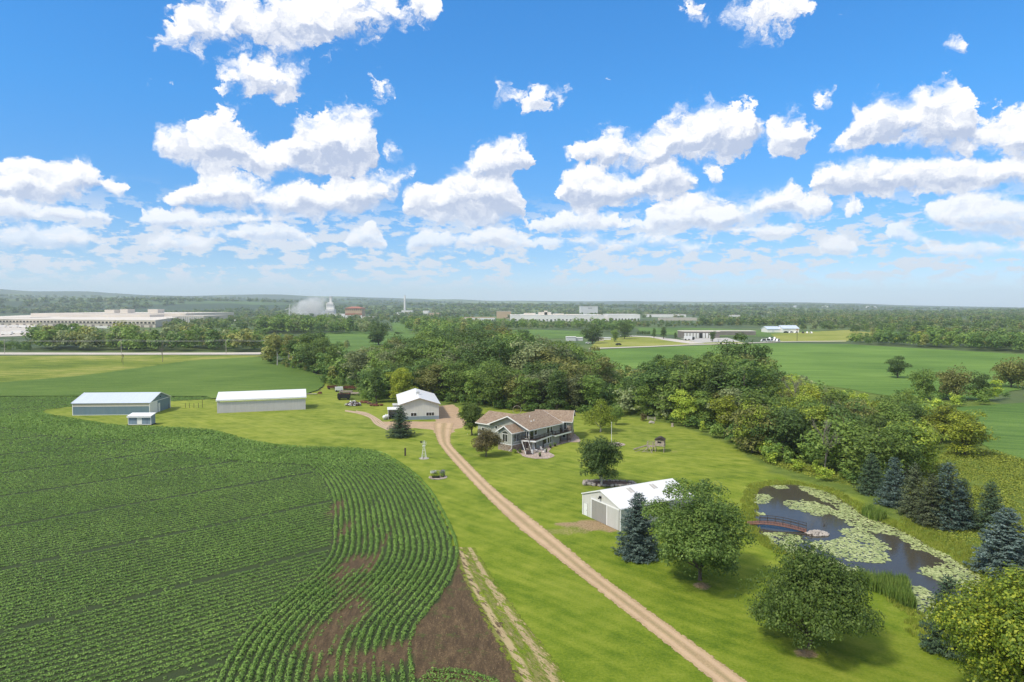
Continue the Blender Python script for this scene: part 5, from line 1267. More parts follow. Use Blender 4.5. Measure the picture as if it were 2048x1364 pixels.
# ---------------------------------------------------------------- farmhouse
def build_house():
    R0 = G(1060, 861, 5.0); ux = Vector((-.757, .654)); 
    # local x runs from the left end of the gable front to its right corner, y runs back along the ridge
    L0 = Vector((R0.x, R0.y))+ux*13.6; ang = math.atan2(-.654, .757)
    root = empty('farmhouse', (L0.x, L0.y, 0), 'long sage-grey farmhouse with brown shingle roofs, deck and stone base', 'house', rz=ang)
    W, e, r = 13.6, 5.0, 7.7
    wall = MB()
    def gab(x0, x1, y0, y1, e, r, z0=-.3):
        wall.prism([(x0, z0), (x1, z0), (x1, e), ((x0+x1)/2, r), (x0, e)], y0, y1, 'y')
    gab(.5, W-.5, .45, 12.6, e+.15, r-.06)
    def sec(x0, x1, y0, y1, e, r, z0=-.3):     # ridge along x
        wall.prism([(y0, z0), (y1, z0), (y1, e), ((y0+y1)/2, r), (y0, e)], x0, x1, 'x')
    sec(-4.6, .52, .9, 10.5, 4.95, 7.15)
    gab(6.5, 10.9, -3.5, .46, 4.62, 5.95)
    P_(wall, 'wall', 'sage', root)
    st = MB(); st.box(6.42, 10.98, -3.58, .2, -.3, 1.55); P_(st, 'stone_base', 'stone', root)
    ledge = MB(); ledge.box(6.36, 11.04, -3.64, .2, 1.55, 1.66); P_(ledge, 'ledge', 'trim', root)
    # roofs
    rf = gable_roof(W, 12.9, e, r, 0.05, .5, .12); 
    s2 = MB(); sl = 2.2/4.8; zr, ze = 7.2, 5.0-.5*sl
    s2.prism([(.4, ze), (5.7, zr), (11.0, ze), (11.0, ze+.12), (5.7, zr+.12), (.4, ze+.12)], -5.1, 6.4, 'x')
    P_(rf, 'roof', 'shingle', root); P_(s2, 'roof', 'shingle', root)
    sB = (5.95-4.62)/2.2; b = MB(); b.prism([(6.05, 4.62-.45*sB), (8.7, 6.0), (11.35, 4.62-.45*sB), (11.35, 4.74-.45*sB), (8.7, 6.12), (6.05, 4.74-.45*sB)], -4.0, .5, 'y'); P_(b, 'roof', 'shingle', root)
    # white barge boards on the gables
    tr = MB()
    def rake(x0, x1, y, e_, r_):
        xm = (x0+x1)/2
        for xa, xb in ((x0, xm), (x1, xm)): tr.beam((xa, y, e_+.03), (xb, y, r_+.03), .06, .24)
    rake(-.05, W+.05, -.53, e, r); rake(-.05, W+.05, 13.43, e, r); rake(6.03, 11.37, -4.03, 4.62-.45*sB, 6.0)
    tr.box(W+.05, W+.17, -.5, 13.4, e-.14, e+.06); tr.box(11.35, 11.47, -4.0, .4, 4.36, 4.52); tr.box(-5.1, .4, .28, .40, ze-.10, ze+.08)
    P_(tr, 'barge_board', 'trim', root)
    gut = MB(); gut.tube([(10.98, -3.7, 4.4), (10.98, -3.7, .9), (10.6, -4.4, .25)], .06, 6); P_(gut, 'downpipe', 'trim', root)
    # windows of the bay room
    w = window(root, 'y-', 7.9, 9.5, 2.2, 4.0, -3.5, 2); a = MB(); a.prism([(7.9, 4.2), (9.5, 4.2), (9.5, 4.45), (8.7, 4.75), (7.9, 4.45)], -3.56, -3.503, 'y'); P_(a, 'pane', 'glass', w)
    window(root, 'x+', -3.1, -.7, 2.3, 4.0, 10.9, 4); window(root, 'y-', 1.9, 2.6, 4.0, 4.8, .45); window(root, 'y-', -3.2, -2.4, 2.6, 3.7, .9)
    # windows along the garden side of the main body
    for a0, a1, z0, z1, n in ((2.2, 3.3, 3.5, 4.6, 1), (7.2, 8.2, 3.2, 4.6, 1), (8.7, 9.4, 3.2, 4.6, 1)): window(root, 'x+', a0, a1, z0, z1, W-.5, n)
    dr = MB(); face_box(dr, 'x+', .7, 1.9, 2.65, 4.6, W-.5, .002, .05); P_(dr, 'patio_door', 'glass', root)
    window(root, 'y-', 11.5, 12.8, 2.8, 4.5, .45, 2)
    for a0, a1 in ((5.9, 7.1), (7.5, 8.3), (8.5, 9.1)): window(root, 'x+', a0, a1, .7, 2.1, W-.5)
    dr = MB(); face_box(dr, 'x+', 1.3, 2.3, 0, 2.05, W-.5, .002, .05); P_(dr, 'basement_door', 'white', root)
    window(root, 'y-', 11.9, 12.9, .4, 2.0, .45)
    vent = MB(); vent.tube([(8.9, 5.6, 6.6), (8.9, 5.6, 7.5)], .09, 8); P_(vent, 'roof_vent', 'trim', root)
    v2 = MB(); v2.tube([(10.6, 5.2, 6.0), (10.6, 5.2, 6.75)], .10, 8); v2.box(10.3, 10.7, 4.0, 4.4, 6.1, 6.45); P_(v2, 'roof_vent', 'trim', root)
    # right wing, turned toward the sunny side
    wr = math.atan2(-.17, .985); inv = Matrix.Rotation(-ang, 4, 'Z') @ Matrix.Translation((-L0.x, -L0.y, 0))
    Mw = inv @ Matrix.Translation((15.3, 176.6, 0)) @ Matrix.Rotation(wr, 4, 'Z')      # wing frame: origin front right corner
    m = MB(); m.M = Mw; m.prism([(0, -.3), (9.0, -.3), (9.0, 5.0), (4.5, 6.95), (0, 5.0)], -9.5, 0, 'x'); P_(m, 'wall', 'sage', root)
    sC = 1.95/4.5; m = MB(); m.M = Mw; ze = 5.0-.5*sC+.06
    m.prism([(-.5, ze), (4.5, 7.05), (9.5, ze), (9.5, ze+.12), (4.5, 7.17), (-.5, ze+.12)], -10.0, .55, 'x'); P_(m, 'roof', 'shingle', root)
    m = MB(); m.M = Mw; m.box(-5.0, .55, -.62, -.5, ze-.1, ze+.08)
    for ya, yb in ((-.5, 4.5), (9.5, 4.5)): m.beam((.58, ya, ze+.05), (.58, yb, 7.1), .06, .24)
    P_(m, 'barge_board', 'trim', root)
    m = MB(); m.M = Mw; m.box(-.9, .14, -.14, 1.2, -.3, 3.9); m.box(.002, .14, 1.2, 8.9, -.3, 1.3); P_(m, 'stone_corner', 'stone', root)
    def wwin(a0, a1, z0, z1, n=1):
        f = MB(); f.M = Mw; fw = .10
        for args in ((a0-fw, a1+fw, z0-fw, z0), (a0-fw, a1+fw, z1, z1+fw), (a0-fw, a0, z0, z1), (a1, a1+fw, z0, z1)): face_box(f, 'y-', *args, 0, .004, .07)
        w = P_(f, 'window', 'trim', root); p = MB(); p.M = Mw; face_box(p, 'y-', a0, a1, z0, z1, 0, .002, .03); P_(p, 'pane', 'glass', w)
    wwin(-2.0, -1.2, 2.9, 4.6); wwin(-2.1, -1.3, .7, 1.95); wwin(-5.6, -4.2, 2.7, 4.5); wwin(-4.8, -3.6, .3, 2.0)
    # deck
    Zd = 2.6; pts = [G2(1041.7, 879.7, Zd), G2(1071.6, 881.6, Zd), G2(1104.6, 869.3, Zd), G2(1110.7, 870.6, Zd), G2(1142.4, 862, Zd)]
    P3 = [inv @ Vector((p[0], p[1], 0)) for p in pts]; loc = [(p.x, p.y) for p in P3]
    wl = [(Mw @ Vector((-.95, -.01, 0))), (Mw @ Vector((-6.0, -.01, 0)))]
    inner = [(wl[0].x, wl[0].y), (wl[1].x, wl[1].y), (W-.49, 11.5), (W-.49, .44), (10.95, .44), (10.95, -.3)]
    d = MB(); d.prism(loc+inner, Zd-.12, Zd, 'z'); P_(d, 'deck_floor', 'deck', root)
    f = MB()
    for a, b in zip(loc[:-1], loc[1:]): f.beam((a[0], a[1], Zd-.2), (b[0], b[1], Zd-.2), .10, .38)
    P_(f, 'deck_fascia', 'trim', root)
    rl = MB()
    for a, b in zip(loc[:-1], loc[1:]):
        A, B = Vector((*a, 0)), Vector((*b, 0)); L = (B-A).length; n = max(1, int(L/1.9))
        rl.beam((*a, Zd+1.0), (*b, Zd+1.0), .09, .07); rl.beam((*a, Zd+.14), (*b, Zd+.14), .05, .05)
        for i in range(n+1): q = A+(B-A)*i/n; rl.box(q.x-.05, q.x+.05, q.y-.05, q.y+.05, Zd, Zd+1.08)
        for i in range(int(L/.19)): q = A+(B-A)*(i+.5)*.19/L; rl.box(q.x-.011, q.x+.011, q.y-.011, q.y+.011, Zd+.14, Zd+1.0)
    P_(rl, 'deck_railing', 'rail', root)
    for i, (a, b, t) in enumerate(((1, 2, .05), (1, 2, .5), (2, 3, .0), (3, 4, .35), (3, 4, .8))):
        q = Vector(loc[a]).lerp(Vector(loc[b]), t); c = Vector((W-.5, q.y)); q = q+(Vector((-1, .15)).normalized()*.35)
        m = MB(); m.box(q.x-.09, q.x+.09, q.y-.09, q.y+.09, -.2, Zd-.1); P_(m, 'deck_post', 'dark_wood', root)
    # stairs from the deck down to the patio
    sA = inv @ G(1046, 881.5, Zd).to_3d(); A = Vector((G2(1050, 881.5, Zd)[0], G2(1050, 881.5, Zd)[1])); s = MB(); t = MB()
    a3 = inv @ Vector((A.x, A.y, 0)); dirv = (inv.to_3x3() @ Vector((.25, -.97, 0))).normalized(); side = Vector((-dirv.y, dirv.x, 0)); N = 13
    for i in range(N):
        c = a3+dirv*(.15+.28*i); z = Zd-.19*(i+1)
        for sg in (0,): t.add([tuple(c-side*.75+Vector((0, 0, z))), tuple(c+side*.75+Vector((0, 0, z))), tuple(c+dirv*.3+side*.75+Vector((0, 0, z))), tuple(c+dirv*.3-side*.75+Vector((0, 0, z))),
                              tuple(c-side*.75+Vector((0, 0, z-.05))), tuple(c+side*.75+Vector((0, 0, z-.05))), tuple(c+dirv*.3+side*.75+Vector((0, 0, z-.05))), tuple(c+dirv*.3-side*.75+Vector((0, 0, z-.05)))],
                             [(0,1,2,3),(7,6,5,4),(0,4,5,1),(1,5,6,2),(2,6,7,3),(3,7,4,0)])
    P_(t, 'stair_treads', 'deck', root)
    for sg in (-1, 1):
        p0 = a3+side*.8*sg+Vector((0, 0, Zd-.15)); p1 = a3+dirv*3.8+side*.8*sg+Vector((0, 0, .1)); s.beam(p0, p1, .06, .30)
        t = MB(); t.beam(p0+Vector((0, 0, 1.0)), p1+Vector((0, 0, 1.0)), .07, .07)
        for i in range(5): q = p0.lerp(p1, i/4); t.box(q.x-.03, q.x+.03, q.y-.03, q.y+.03, q.z, q.z+1.0)
        P_(t, 'stair_rail', 'rail', root)
    P_(s, 'stair_stringer', 'trim', root)
    # canopy over the deck table
    c0 = G(1108, 846, 4.9); c = inv @ Vector((c0.x, c0.y, 0)); cx, cy_ = G2(1121, 864, Zd)
    can = empty('deck_canopy', (cx-.5, cy_+1.7, Zd), 'white flat canopy on posts over the table on the farmhouse deck', 'canopy', rz=wr)
    m = MB(); m.box(-1.8, 1.5, -1.2, 1.2, 2.2, 2.3); P_(m, 'canopy_roof', 'white', can)
    for x, y in ((-1.7, -1.1), (1.4, -1.1), (1.4, 1.1), (-1.7, 1.1)):
        m = MB(); m.box(x-.06, x+.06, y-.06, y+.06, 0, 2.2); P_(m, 'post', 'white', can)
    tb = empty('patio_table', (cx-.4, cy_+1.6, Zd), 'round glass-topped table under the deck canopy', 'table')
    m = MB(); m.tube([(0, 0, .70), (0, 0, .74)], .6, 16); P_(m, 'table_top', 'galv', tb); m = MB(); m.tube([(0, 0, 0), (0, 0, .7)], .05, 6); P_(m, 'leg', 'black', tb)
    for k, a in enumerate((.3, 1.9, 3.4, 5.0)):
        ch = empty('patio_chair', (cx-.4+1.0*math.cos(a), cy_+1.6+1.0*math.sin(a), Zd), 'dark chair at the round table on the farmhouse deck', 'chair', 'chairs round the deck table', rz=a+math.pi/2)
        m = MB(); m.box(-.24, .24, -.24, .24, .40, .45); P_(m, 'seat', 'black', ch); m = MB(); m.box(-.24, .24, -.27, -.22, .45, .95); P_(m, 'backrest', 'black', ch)
        for x, y in ((-.2, -.2), (.2, -.2), (.2, .2), (-.2, .2)): m = MB(); m.box(x-.02, x+.02, y-.02, y+.02, 0, .4); P_(m, 'leg', 'black', ch)
    # patio
    PT = [(850,880),(830,930),(900,965),(940,1000),(1000,1025),(1150,1047),(1350,1045),(1440,1020),(1462,1000),(1440,975),(1370,935),(1390,900),(1440,850),(1560,810),(1700,775),(1890,775),(1870,710),(1800,640),(1740,640),(1600,640),(1300,700),(1000,760)]
    pp = P2([(930+x/8.192, 790+y/8.192) for x, y in PT])
    o = sheet('patio', jitter(pp, .7, .18, 4), .06, M['paver']); 
    # furniture and planters on the patio
    fx, fy = G2(1075, 905); fp = empty('fire_pit', (fx, fy, .06), 'round stone fire pit on the pink patio', 'fire pit')
    m = MB(); n = 14
    for i in range(n):
        a = 6.283*i/n; m.blob((.75*math.cos(a), .75*math.sin(a), .16), (.2, .2, .18), i, .2)
    P_(m, 'stone_ring', 'pale_rock', fp); m = MB(); m.tube([(0, 0, .0), (0, 0, .22)], .6, 12); P_(m, 'bowl', 'black', fp)
    for k, (px, py, lb) in enumerate(((1064, 908, 'white garden chair at the left of the patio'), (1072, 903, 'white garden chair behind the patio fire pit'), (1083, 901, 'white garden chair at the right of the patio fire pit'), (1088, 906, 'white garden chair at the right rim of the patio'))):
        x, y = G2(px, py); ch = empty('garden_chair', (x, y, .06), lb, 'chair', 'garden chairs on the patio', rz=k*1.3)
        m = MB(); m.box(-.28, .28, -.28, .28, .34, .40); P_(m, 'seat', 'white', ch); m = MB(); m.add([(-.28,.22,.4),(.28,.22,.4),(.28,.42,1.0),(-.28,.42,1.0),(-.28,.28,.4),(.28,.28,.4),(.28,.48,1.0),(-.28,.48,1.0)], [(0,1,2,3),(7,6,5,4),(0,4,5,1),(1,5,6,2),(2,6,7,3),(3,7,4,0)]); P_(m, 'backrest', 'white', ch)
        for x_, y_ in ((-.25, -.25), (.25, -.25), (.25, .25), (-.25, .25)): m = MB(); m.box(x_-.03, x_+.03, y_-.03, y_+.03, 0, .34); P_(m, 'leg', 'white', ch)
    for k, (px, py) in enumerate(((1080, 913.5), (1092, 904.5), (1101, 896.5), (1110, 893))):
        x, y = G2(px, py); pl = empty('planter', (x, y, .05), ('black planter pot at the front rim of the patio', 'low green shrub pot at the patio edge', 'planter with shrub by the deck post', 'planter with shrub below the deck corner')[k], 'planter')
        m = MB(); m.tube([(0, 0, 0), (0, 0, .45)], [.2, .28], 10); P_(m, 'pot', 'black', pl)
        V, F = quads(RNG.normal(0, .2, (90, 3))+[0, 0, .65], RNG.normal(0, 1, (90, 3)), .1, RNG); o = link_mesh('plant', np_mesh('plant', V, F, M['lf_mid']), pl)
    bx, by = G2(1035, 903); 
    for k, (px, py) in enumerate(((1001, 889), (1010, 894), (1040, 903), (1030, 903), (993, 886))):
        x, y = G2(px, py, .4); pr = PROTO['bush'][k % 2]; place_tree('shrub', pr, x, y, .9, ('low shrub at the stone base left of the bay room', 'low shrub under the tall bay window', 'low shrub by the foot of the deck stairs', 'low shrub at the corner of the stone base', 'leftmost low shrub along the stone base')[k], 'shrub', None, 'lf_lime' if k % 2 else 'lf_mid')
build_house()

# ---------------------------------------------------------------- farm shop
def build_shop():
    A = G(798, 810, 4.7); ang = rad(11)
    root = empty('farm_shop', (A.x+.3, A.y, 0), 'white steel farm shop with slate blue skirting at the end of the driveway', 'shed', rz=ang)
    W, L, e, r = 11.9, 24.5, 4.75, 6.6
    P_(gable_walls(W, L, e, r), 'wall', 'white_siding', root); P_(gable_roof(W, L, e, r, .55, .6, .14), 'roof', 'white_roof', root)
    m = MB(); m.box(-.02, W+.02, -.05, -.004, -.2, 1.05); m.box(W+.004, W+.05, 0, L, -.2, 1.05); P_(m, 'skirting', 'wainscot', root)
    tr = MB(); s = (r-e)/(W/2)
    for xa in (-.58, W+.58): tr.beam((xa, -.64, e-.58*s+.08), (W/2, -.64, r+.08), .05, .2)
    P_(tr, 'barge_board', 'grey_wood', root)
    window(root, 'y-', 8.0, 10.4, 1.15, 2.15, 0, 3); window(root, 'y-', 3.3, 5.0, 1.15, 2.15, 0, 2)
    c = MB(); c.box(W/2-.55, W/2+.55, 9.0, 10.2, r-.1, r+.75); c.prism([(W/2-.7, r+.75), (W/2+.7, r+.75), (W/2, r+1.05)], 8.9, 10.3, 'y'); P_(c, 'cupola', 'galv', root)
    # lean-to, open toward the camera
    m = MB(); m.box(-3.6, -3.5, 2.0, 7.0, -.1, 2.9); m.box(-3.5, -.05, 6.9, 7.0, -.1, 3.0); P_(m, 'lean_to_wall', 'white', root)
    m = MB(); m.box(-3.8, -.02, 1.8, 7.2, 3.0, 3.12); P_(m, 'lean_to_roof', 'white', root)
    m = MB(); m.box(-1.9, -.02, 8.5, 12.5, -.1, 3.4); m.box(-2.1, -.02, 8.3, 12.7, 3.4, 3.5); P_(m, 'rear_annex', 'white_siding', root)
    # things kept in the lean-to
    M4 = root.matrix_basis if False else Matrix.Translation(root.location) @ Matrix.Rotation(ang, 4, 'Z')
    q = M4 @ Vector((-1.9, 4.4, 0)); mw = empty('riding_mower', tuple(q), 'dark riding mower parked inside the open lean-to', 'mower', rz=ang)
    m = MB(); m.box(-.5, .5, -.2, .9, .35, .75); m.box(-.35, .35, -1.0, -.2, .4, .9); P_(m, 'body', 'black', mw); m = MB(); m.box(-.3, .3, .1, .5, .75, 1.15); P_(m, 'seat', 'dark_wood', mw)
    for x, y, rr in ((-.5, .6, .35), (.5, .6, .35), (-.45, -.7, .25), (.45, -.7, .25)): m = MB(); m.tube([(x-.08, y, rr), (x+.08, y, rr)], rr, 12); P_(m, 'wheel', 'dark', mw)
    x, y = G2(772, 838.5); tk = empty('propane_tank', (x, y, 0), 'white propane tank lying beside the lean-to', 'tank', rz=rad(70))
    m = MB(); m.tube([(-1.5, 0, .85), (-1.4, 0, .85), (-1.2, 0, .85), (1.2, 0, .85), (1.4, 0, .85), (1.5, 0, .85)], [.15, .4, .55, .55, .4, .15], 16); P_(m, 'tank_body', 'white', tk, True)
    for a in (-.8, .8): m = MB(); m.box(a-.08, a+.08, -.35, .35, 0, .4); P_(m, 'foot', 'concrete', tk)
    m = MB(); m.tube([(0, 0, 1.35), (0, 0, 1.6)], .16, 10); P_(m, 'valve_cap', 'white', tk)
build_shop()

# ---------------------------------------------------------------- blue barn and its little shed
def build_blue():
    A = G(143.6, 830.8); L = 24.0; W = 15.0
    root = empty('blue_barn', (A.x+.3, A.y, 0), 'long blue-grey metal barn with pale blue roof and cream top band', 'barn', rz=rad(3.5))
    e, r = 3.9, 6.25
    mb = MB(); mb.prism([(0, -.3), (W, -.3), (W, e), (W/2, r), (0, e)], 0, L, 'x'); P_(mb, 'wall', 'blue_siding', root)
    s = (r-e)/(W/2); m = MB(); m.prism([(-.3, e-.3*s+.03), (W/2, r+.03), (W+.3, e-.3*s+.03), (W+.3, e-.3*s+.13), (W/2, r+.13), (-.3, e-.3*s+.13)], -.3, L+.3, 'x'); P_(m, 'roof', 'blue_roof', root)
    m = MB(); m.box(.1, L-.1, -.04, -.003, 2.85, e-.12); P_(m, 'light_panel', 'cream', root)
    t = MB(); t.box(-.1, L+.1, -.08, -.045, e-.14, e-.02); t.box(-.06, .14, -.07, -.02, -.2, e); t.box(L-.14, L+.06, -.07, -.02, -.2, e); t.box(-.1, L+.1, -.06, -.02, -.2, .12); t.box(.1, L-.1, -.065, -.042, 2.78, 2.9)
    t.box(L+.02, L+.07, W-.15, W+.05, -.2, e)
    for a, b in ((-.3, W/2), (W+.3, W/2)): t.beam((L+.33, a, e-.3*s+.1), (L+.33, b, r+.1), .05, .2); t.beam((-.33, a, e-.3*s+.1), (-.33, b, r+.1), .05, .2)
    t.box(L+.01, L+.06, 0, W, e-.12, e+.05)
    P_(t, 'trim', 'trim', root)
    m = MB(); m.box(L+.004, L+.06, .1, 5.4, -.1, e-.12); P_(m, 'sliding_door', 'white', root); m = MB(); m.box(L+.004, L+.08, 6.0, 7.2, 0, 2.9); P_(m, 'door', 'trim', root)
    lamp = MB(); lamp.box(L+.01, L+.25, W/2-.15, W/2+.15, e+.9, e+1.2); P_(lamp, 'wall_lamp', 'black', root)
    B = G(256.5, 851); sh = empty('storage_shed', (B.x, B.y, 0), 'small faded blue shed with white door in front of the blue barn', 'shed', rz=rad(2))
    m = MB(); m.prism([(0, .25), (2.6, .25), (2.6, 3.15), (0, 2.75)], 0, 6.6, 'x'); P_(m, 'wall', 'blue_old', sh)
    m = MB(); m.prism([(-.35, 2.72), (2.9, 3.25), (2.9, 3.36), (-.35, 2.83)], -.2, 6.8, 'x'); P_(m, 'roof', 'white', sh); m = MB(); m.box(-.2, 6.8, -.42, -.36, 2.35, 2.86); P_(m, 'fascia', 'white', sh)
    m = MB(); m.box(2.6, 4.0, -.05, -.003, .25, 2.3); P_(m, 'door', 'trim', sh); m = MB(); m.box(-.02, .12, -.05, -.003, .2, 2.4); m.box(6.5, 6.64, -.05, -.003, .2, 2.4); m.box(0, 6.6, -.05, -.003, .2, .34); P_(m, 'corner_trim', 'trim', sh)
    for y in (.2, 2.2): m = MB(); m.box(-.5, 7.0, y, y+.2, 0, .25); P_(m, 'skid', 'dark_wood', sh)
    # rail fence and gate between the two sheds
    for k, (px, py) in enumerate(((331, 815), (371, 815.5), (379, 816), (388, 816), (397, 815.5), (405, 815))):
        x, y = G2(px, py); h = 2.6 if k == 5 else 1.6
        f = empty('fence_post', (x, y, 0), ('tall' if k == 5 else 'short')+' dark fence post between the blue barn and open white shed', 'fence post', None if k == 5 else 'short fence posts between the barns')
        m = MB(); m.tube([(0, 0, -.1), (0, 0, h)], .07, 6); P_(m, 'post', 'dark_wood', f)
    x, y = G2(326, 817); g = empty('pipe_gate', (x, y, 0), 'rusty pipe gate at the right end of the blue barn', 'gate', rz=rad(4))
    m = MB(); 
    for z in (.4, .75, 1.1, 1.45): m.beam((0, 0, z), (2.0, 0, z), .05)
    for a in (0, 1, 2.0): m.beam((a, 0, 0), (a, 0, 1.55), .06)
    P_(m, 'gate_frame', 'rust', g)
build_blue()

def build_white_long():
    A = G(434.3, 826.5); B = G(611.4, 818.7); dv = Vector((B.x-A.x, B.y-A.y)); L = dv.length; ang = math.atan2(dv.y, dv.x)
    root = empty('open_shed', (A.x, A.y, 0), 'long white pole shed with an open slot under the roof edge', 'shed', rz=ang)
    D = 8.0; e, r = 4.35, 5.95
    w = MB(); w.box(0, L, 0, .08, -.1, 3.55); w.box(0, .08, .08, D, -.1, 3.9); w.box(L-.08, L, .08, D, -.1, 3.9); P_(w, 'wall', 'pink_siding', root)
    for x0 in (0, L-.08):
        m = MB(); m.prism([(.0, 3.9), (D, 3.9), (D, r-.1), (0, e-.05)], x0, x0+.08, 'x'); P_(m, 'gable_wall', 'pink_siding', root)
    m = MB(); s = (r-e)/D; m.prism([(-.3, e-.3*s), (D, r), (D+2.2, r-.7), (D+2.2, r-.6), (D, r+.1), (-.3, e-.3*s+.1)], -.3, L+.3, 'x'); P_(m, 'roof', 'white_roof_x', root)
    for i in range(11):
        x = .1+(L-.2)*i/10; m = MB(); m.box(x-.07, x+.07, .09, .23, 0, e); P_(m, 'pole', 'grey_wood', root)
    m = MB(); m.box(-.3, L+.3, -.36, -.3, e-.42, e-.02); P_(m, 'fascia', 'trim', root)
build_white_long()

def build_near_shed():
    Lc = G(1165, 1028); A = G(1240, 1062); dv = Vector((A.x-Lc.x, A.y-Lc.y)); ang = math.atan2(dv.y, dv.x)
    root = empty('machine_shed', (Lc.x, Lc.y, 0), 'white steel machine shed with sliding doors behind the pointed blue spruce', 'shed', rz=ang)
    W, L, e, r = 10.1, 15.2, 3.5, 5.15
    P_(gable_walls(W, L, e, r), 'wall', 'white_siding', root); P_(gable_roof(W, L, e, r, .12, .15, .10), 'roof', 'white_roof', root)
    t = MB(); s = (r-e)/(W/2)
    for xa in (-.12, W+.12): t.beam((xa, -.17, e+.02), (W/2, -.17, r+.06), .05, .16)
    t.box(-.03, .12, -.05, -.003, -.1, e); t.box(W-.12, W+.03, -.05, -.003, -.1, e); t.box(W+.1, W+.22, -.1, L+.1, e-.12, e+.03); t.box(W+.003, W+.05, -.03, .12, -.1, e); P_(t, 'trim', 'trim', root)
    m = MB(); m.box(2.55, W-.15, -.16, -.05, 3.22, 3.42); P_(m, 'door_track', 'trim', root)
    m = MB(); m.box(2.7, 6.75, -.10, -.006, .05, 3.22); P_(m, 'sliding_door', 'grey_door', root, label='darker grey sliding door'); m = MB(); m.box(6.9, 9.85, -.15, -.055, .05, 3.22); P_(m, 'sliding_door', 'light_door', root, label='pale sliding door')
    m = MB(); m.box(6.72, 6.9, -.17, -.06, .05, 3.22); m.box(2.5, 2.7, -.12, -.006, .05, 3.22); P_(m, 'door_post', 'trim', root)
    m = MB(); m.box(.45, 1.45, -.06, -.005, .05, 2.1); d = P_(m, 'door', 'white', root); m = MB(); m.tube([(1.3, -.12, 1.0), (1.3, -.06, 1.0)], .04, 6); P_(m, 'handle', 'black', d)
    f = MB(); 
    for a in ((.38, .45, 0, 2.17), (1.45, 1.52, 0, 2.17), (.45, 1.45, 2.1, 2.17)): f.box(a[0], a[1], -.08, -.006, a[2], a[3])
    P_(f, 'door_frame', 'galv', root)
    m = MB(); m.box(4.9, 5.25, -.3, -.01, 3.95, 4.3); m.tube([(5.07, -.3, 4.1), (5.07, -.5, 3.95)], [.1, .16], 8); P_(m, 'wall_lamp', 'black', root)
    for y0 in (4.6, 9.5):
        for k in range(2):
            m = MB()
            for xa in (W/2+.5+k*.0,):
                x0, x1 = W/2+.6, W/2+1.9; z0, z1 = r-(x0-W/2)*s+.14, r-(x1-W/2)*s+.14; y = y0+k*.55
                m.add([(x0, y, z0), (x1, y, z1), (x1, y+.42, z1), (x0, y+.42, z0), (x0, y, z0+.03), (x1, y, z1+.03), (x1, y+.42, z1+.03), (x0, y+.42, z0+.03)], [(3,2,1,0),(4,5,6,7),(0,1,5,4),(1,2,6,5),(2,3,7,6),(3,0,4,7)])
            P_(m, 'skylight', 'concrete', root)
build_near_shed()

# ---------------------------------------------------------------- pond bridge, rock pier
def build_bridge():
    a = G(1494, 1045, .2); b = G(1613, 1062, .0); 
    root = empty('footbridge', (a.x, a.y, 0), 'red arched footbridge with dark railings running out over the pond', 'bridge', rz=math.atan2(b.y-a.y, b.x-a.x))
    L = math.hypot(b.x-a.x, b.y-a.y); n = 40
    def zz(t): return .16+.60*math.sin(math.pi*min(1, t*.96+.04))*(1-.25*t)
    for k in range(1):
        m = MB()
        for i in range(n):
            t0, t1 = i/n+.004, (i+1)/n-.004; z = zz((t0+t1)/2); z0, z1 = zz(t0), zz(t1)
            m.add([(t0*L, -.6, z0), (t1*L, -.6, z1), (t1*L, .6, z1), (t0*L, .6, z0), (t0*L, -.6, z0-.05), (t1*L, -.6, z1-.05), (t1*L, .6, z1-.05), (t0*L, .6, z0-.05)], [(0,1,2,3),(7,6,5,4),(0,4,5,1),(1,5,6,2),(2,6,7,3),(3,7,4,0)])
        P_(m, 'planks', 'red_wood', root)
    for y in (-.56, .56):
        m = MB(); m.tube([(t*L, y, zz(t)-.17) for t in np.linspace(0, 1, 18)], .10, 4); P_(m, 'beam', 'red_wood', root)
        m = MB()
        for h in (.45, .9): m.tube([(t*L, y, zz(t)+h) for t in np.linspace(.22, 1, 18)], .045, 5)
        for t in np.linspace(.22, 1, 7): m.beam((t*L, y, zz(t)), (t*L, y, zz(t)+.95), .06)
        P_(m, 'railing', 'dark_wood', root)
    for t in (.08, .97):
        for y in (-.5, .5): m = MB(); m.beam((t*L, y, -1.2), (t*L, y, zz(t)-.1), .14); P_(m, 'pile', 'dark_wood', root)
    x, y = G2(1634, 1068, WATER_Z); rk = empty('rock_pier', (x, y, WATER_Z), 'round heap of pale stones in the pond at the end of the footbridge', 'rock pile')
    m = MB(); r = random.Random(3)
    for i in range(150):
        a_ = r.uniform(0, 6.28); u = math.sqrt(r.random()); m.blob((1.75*u*math.cos(a_), 1.2*u*math.sin(a_), .05+.35*(1-u*u)), (r.uniform(.12, .26), r.uniform(.12, .24), r.uniform(.1, .18)), i, .3)
    P_(m, 'stones', 'pale_rock', rk); m = MB(); m.prism([(1.6*math.cos(t), 1.1*math.sin(t)) for t in np.linspace(0, 6.0, 14)], -1.0, .12); P_(m, 'core', 'rock', rk)
    x, y = G2(1648, 1051, WATER_Z); g = empty('driftwood', (x, y, WATER_Z), 'short dark stick floating right of the footbridge', 'branch'); m = MB(); m.tube([(-.3, -.5, .05), (0, 0, .12), (.35, .5, .2)], [.05, .07, .03], 5); P_(m, 'branch', 'dark_wood', g)
    x, y = G2(1604, 1072, WATER_Z); g = empty('dock_frame', (x-.2, y-.2, WATER_Z), 'low dark post frame standing in the water under the bridge end', 'frame')
    m = MB()
    for a_ in (0, .8, 1.6): m.beam((a_, 0, -.6), (a_, 0, .35), .09)
    m.beam((-.1, 0, .3), (1.7, 0, .3), .09); P_(m, 'frame', 'dark_wood', g)
build_bridge()

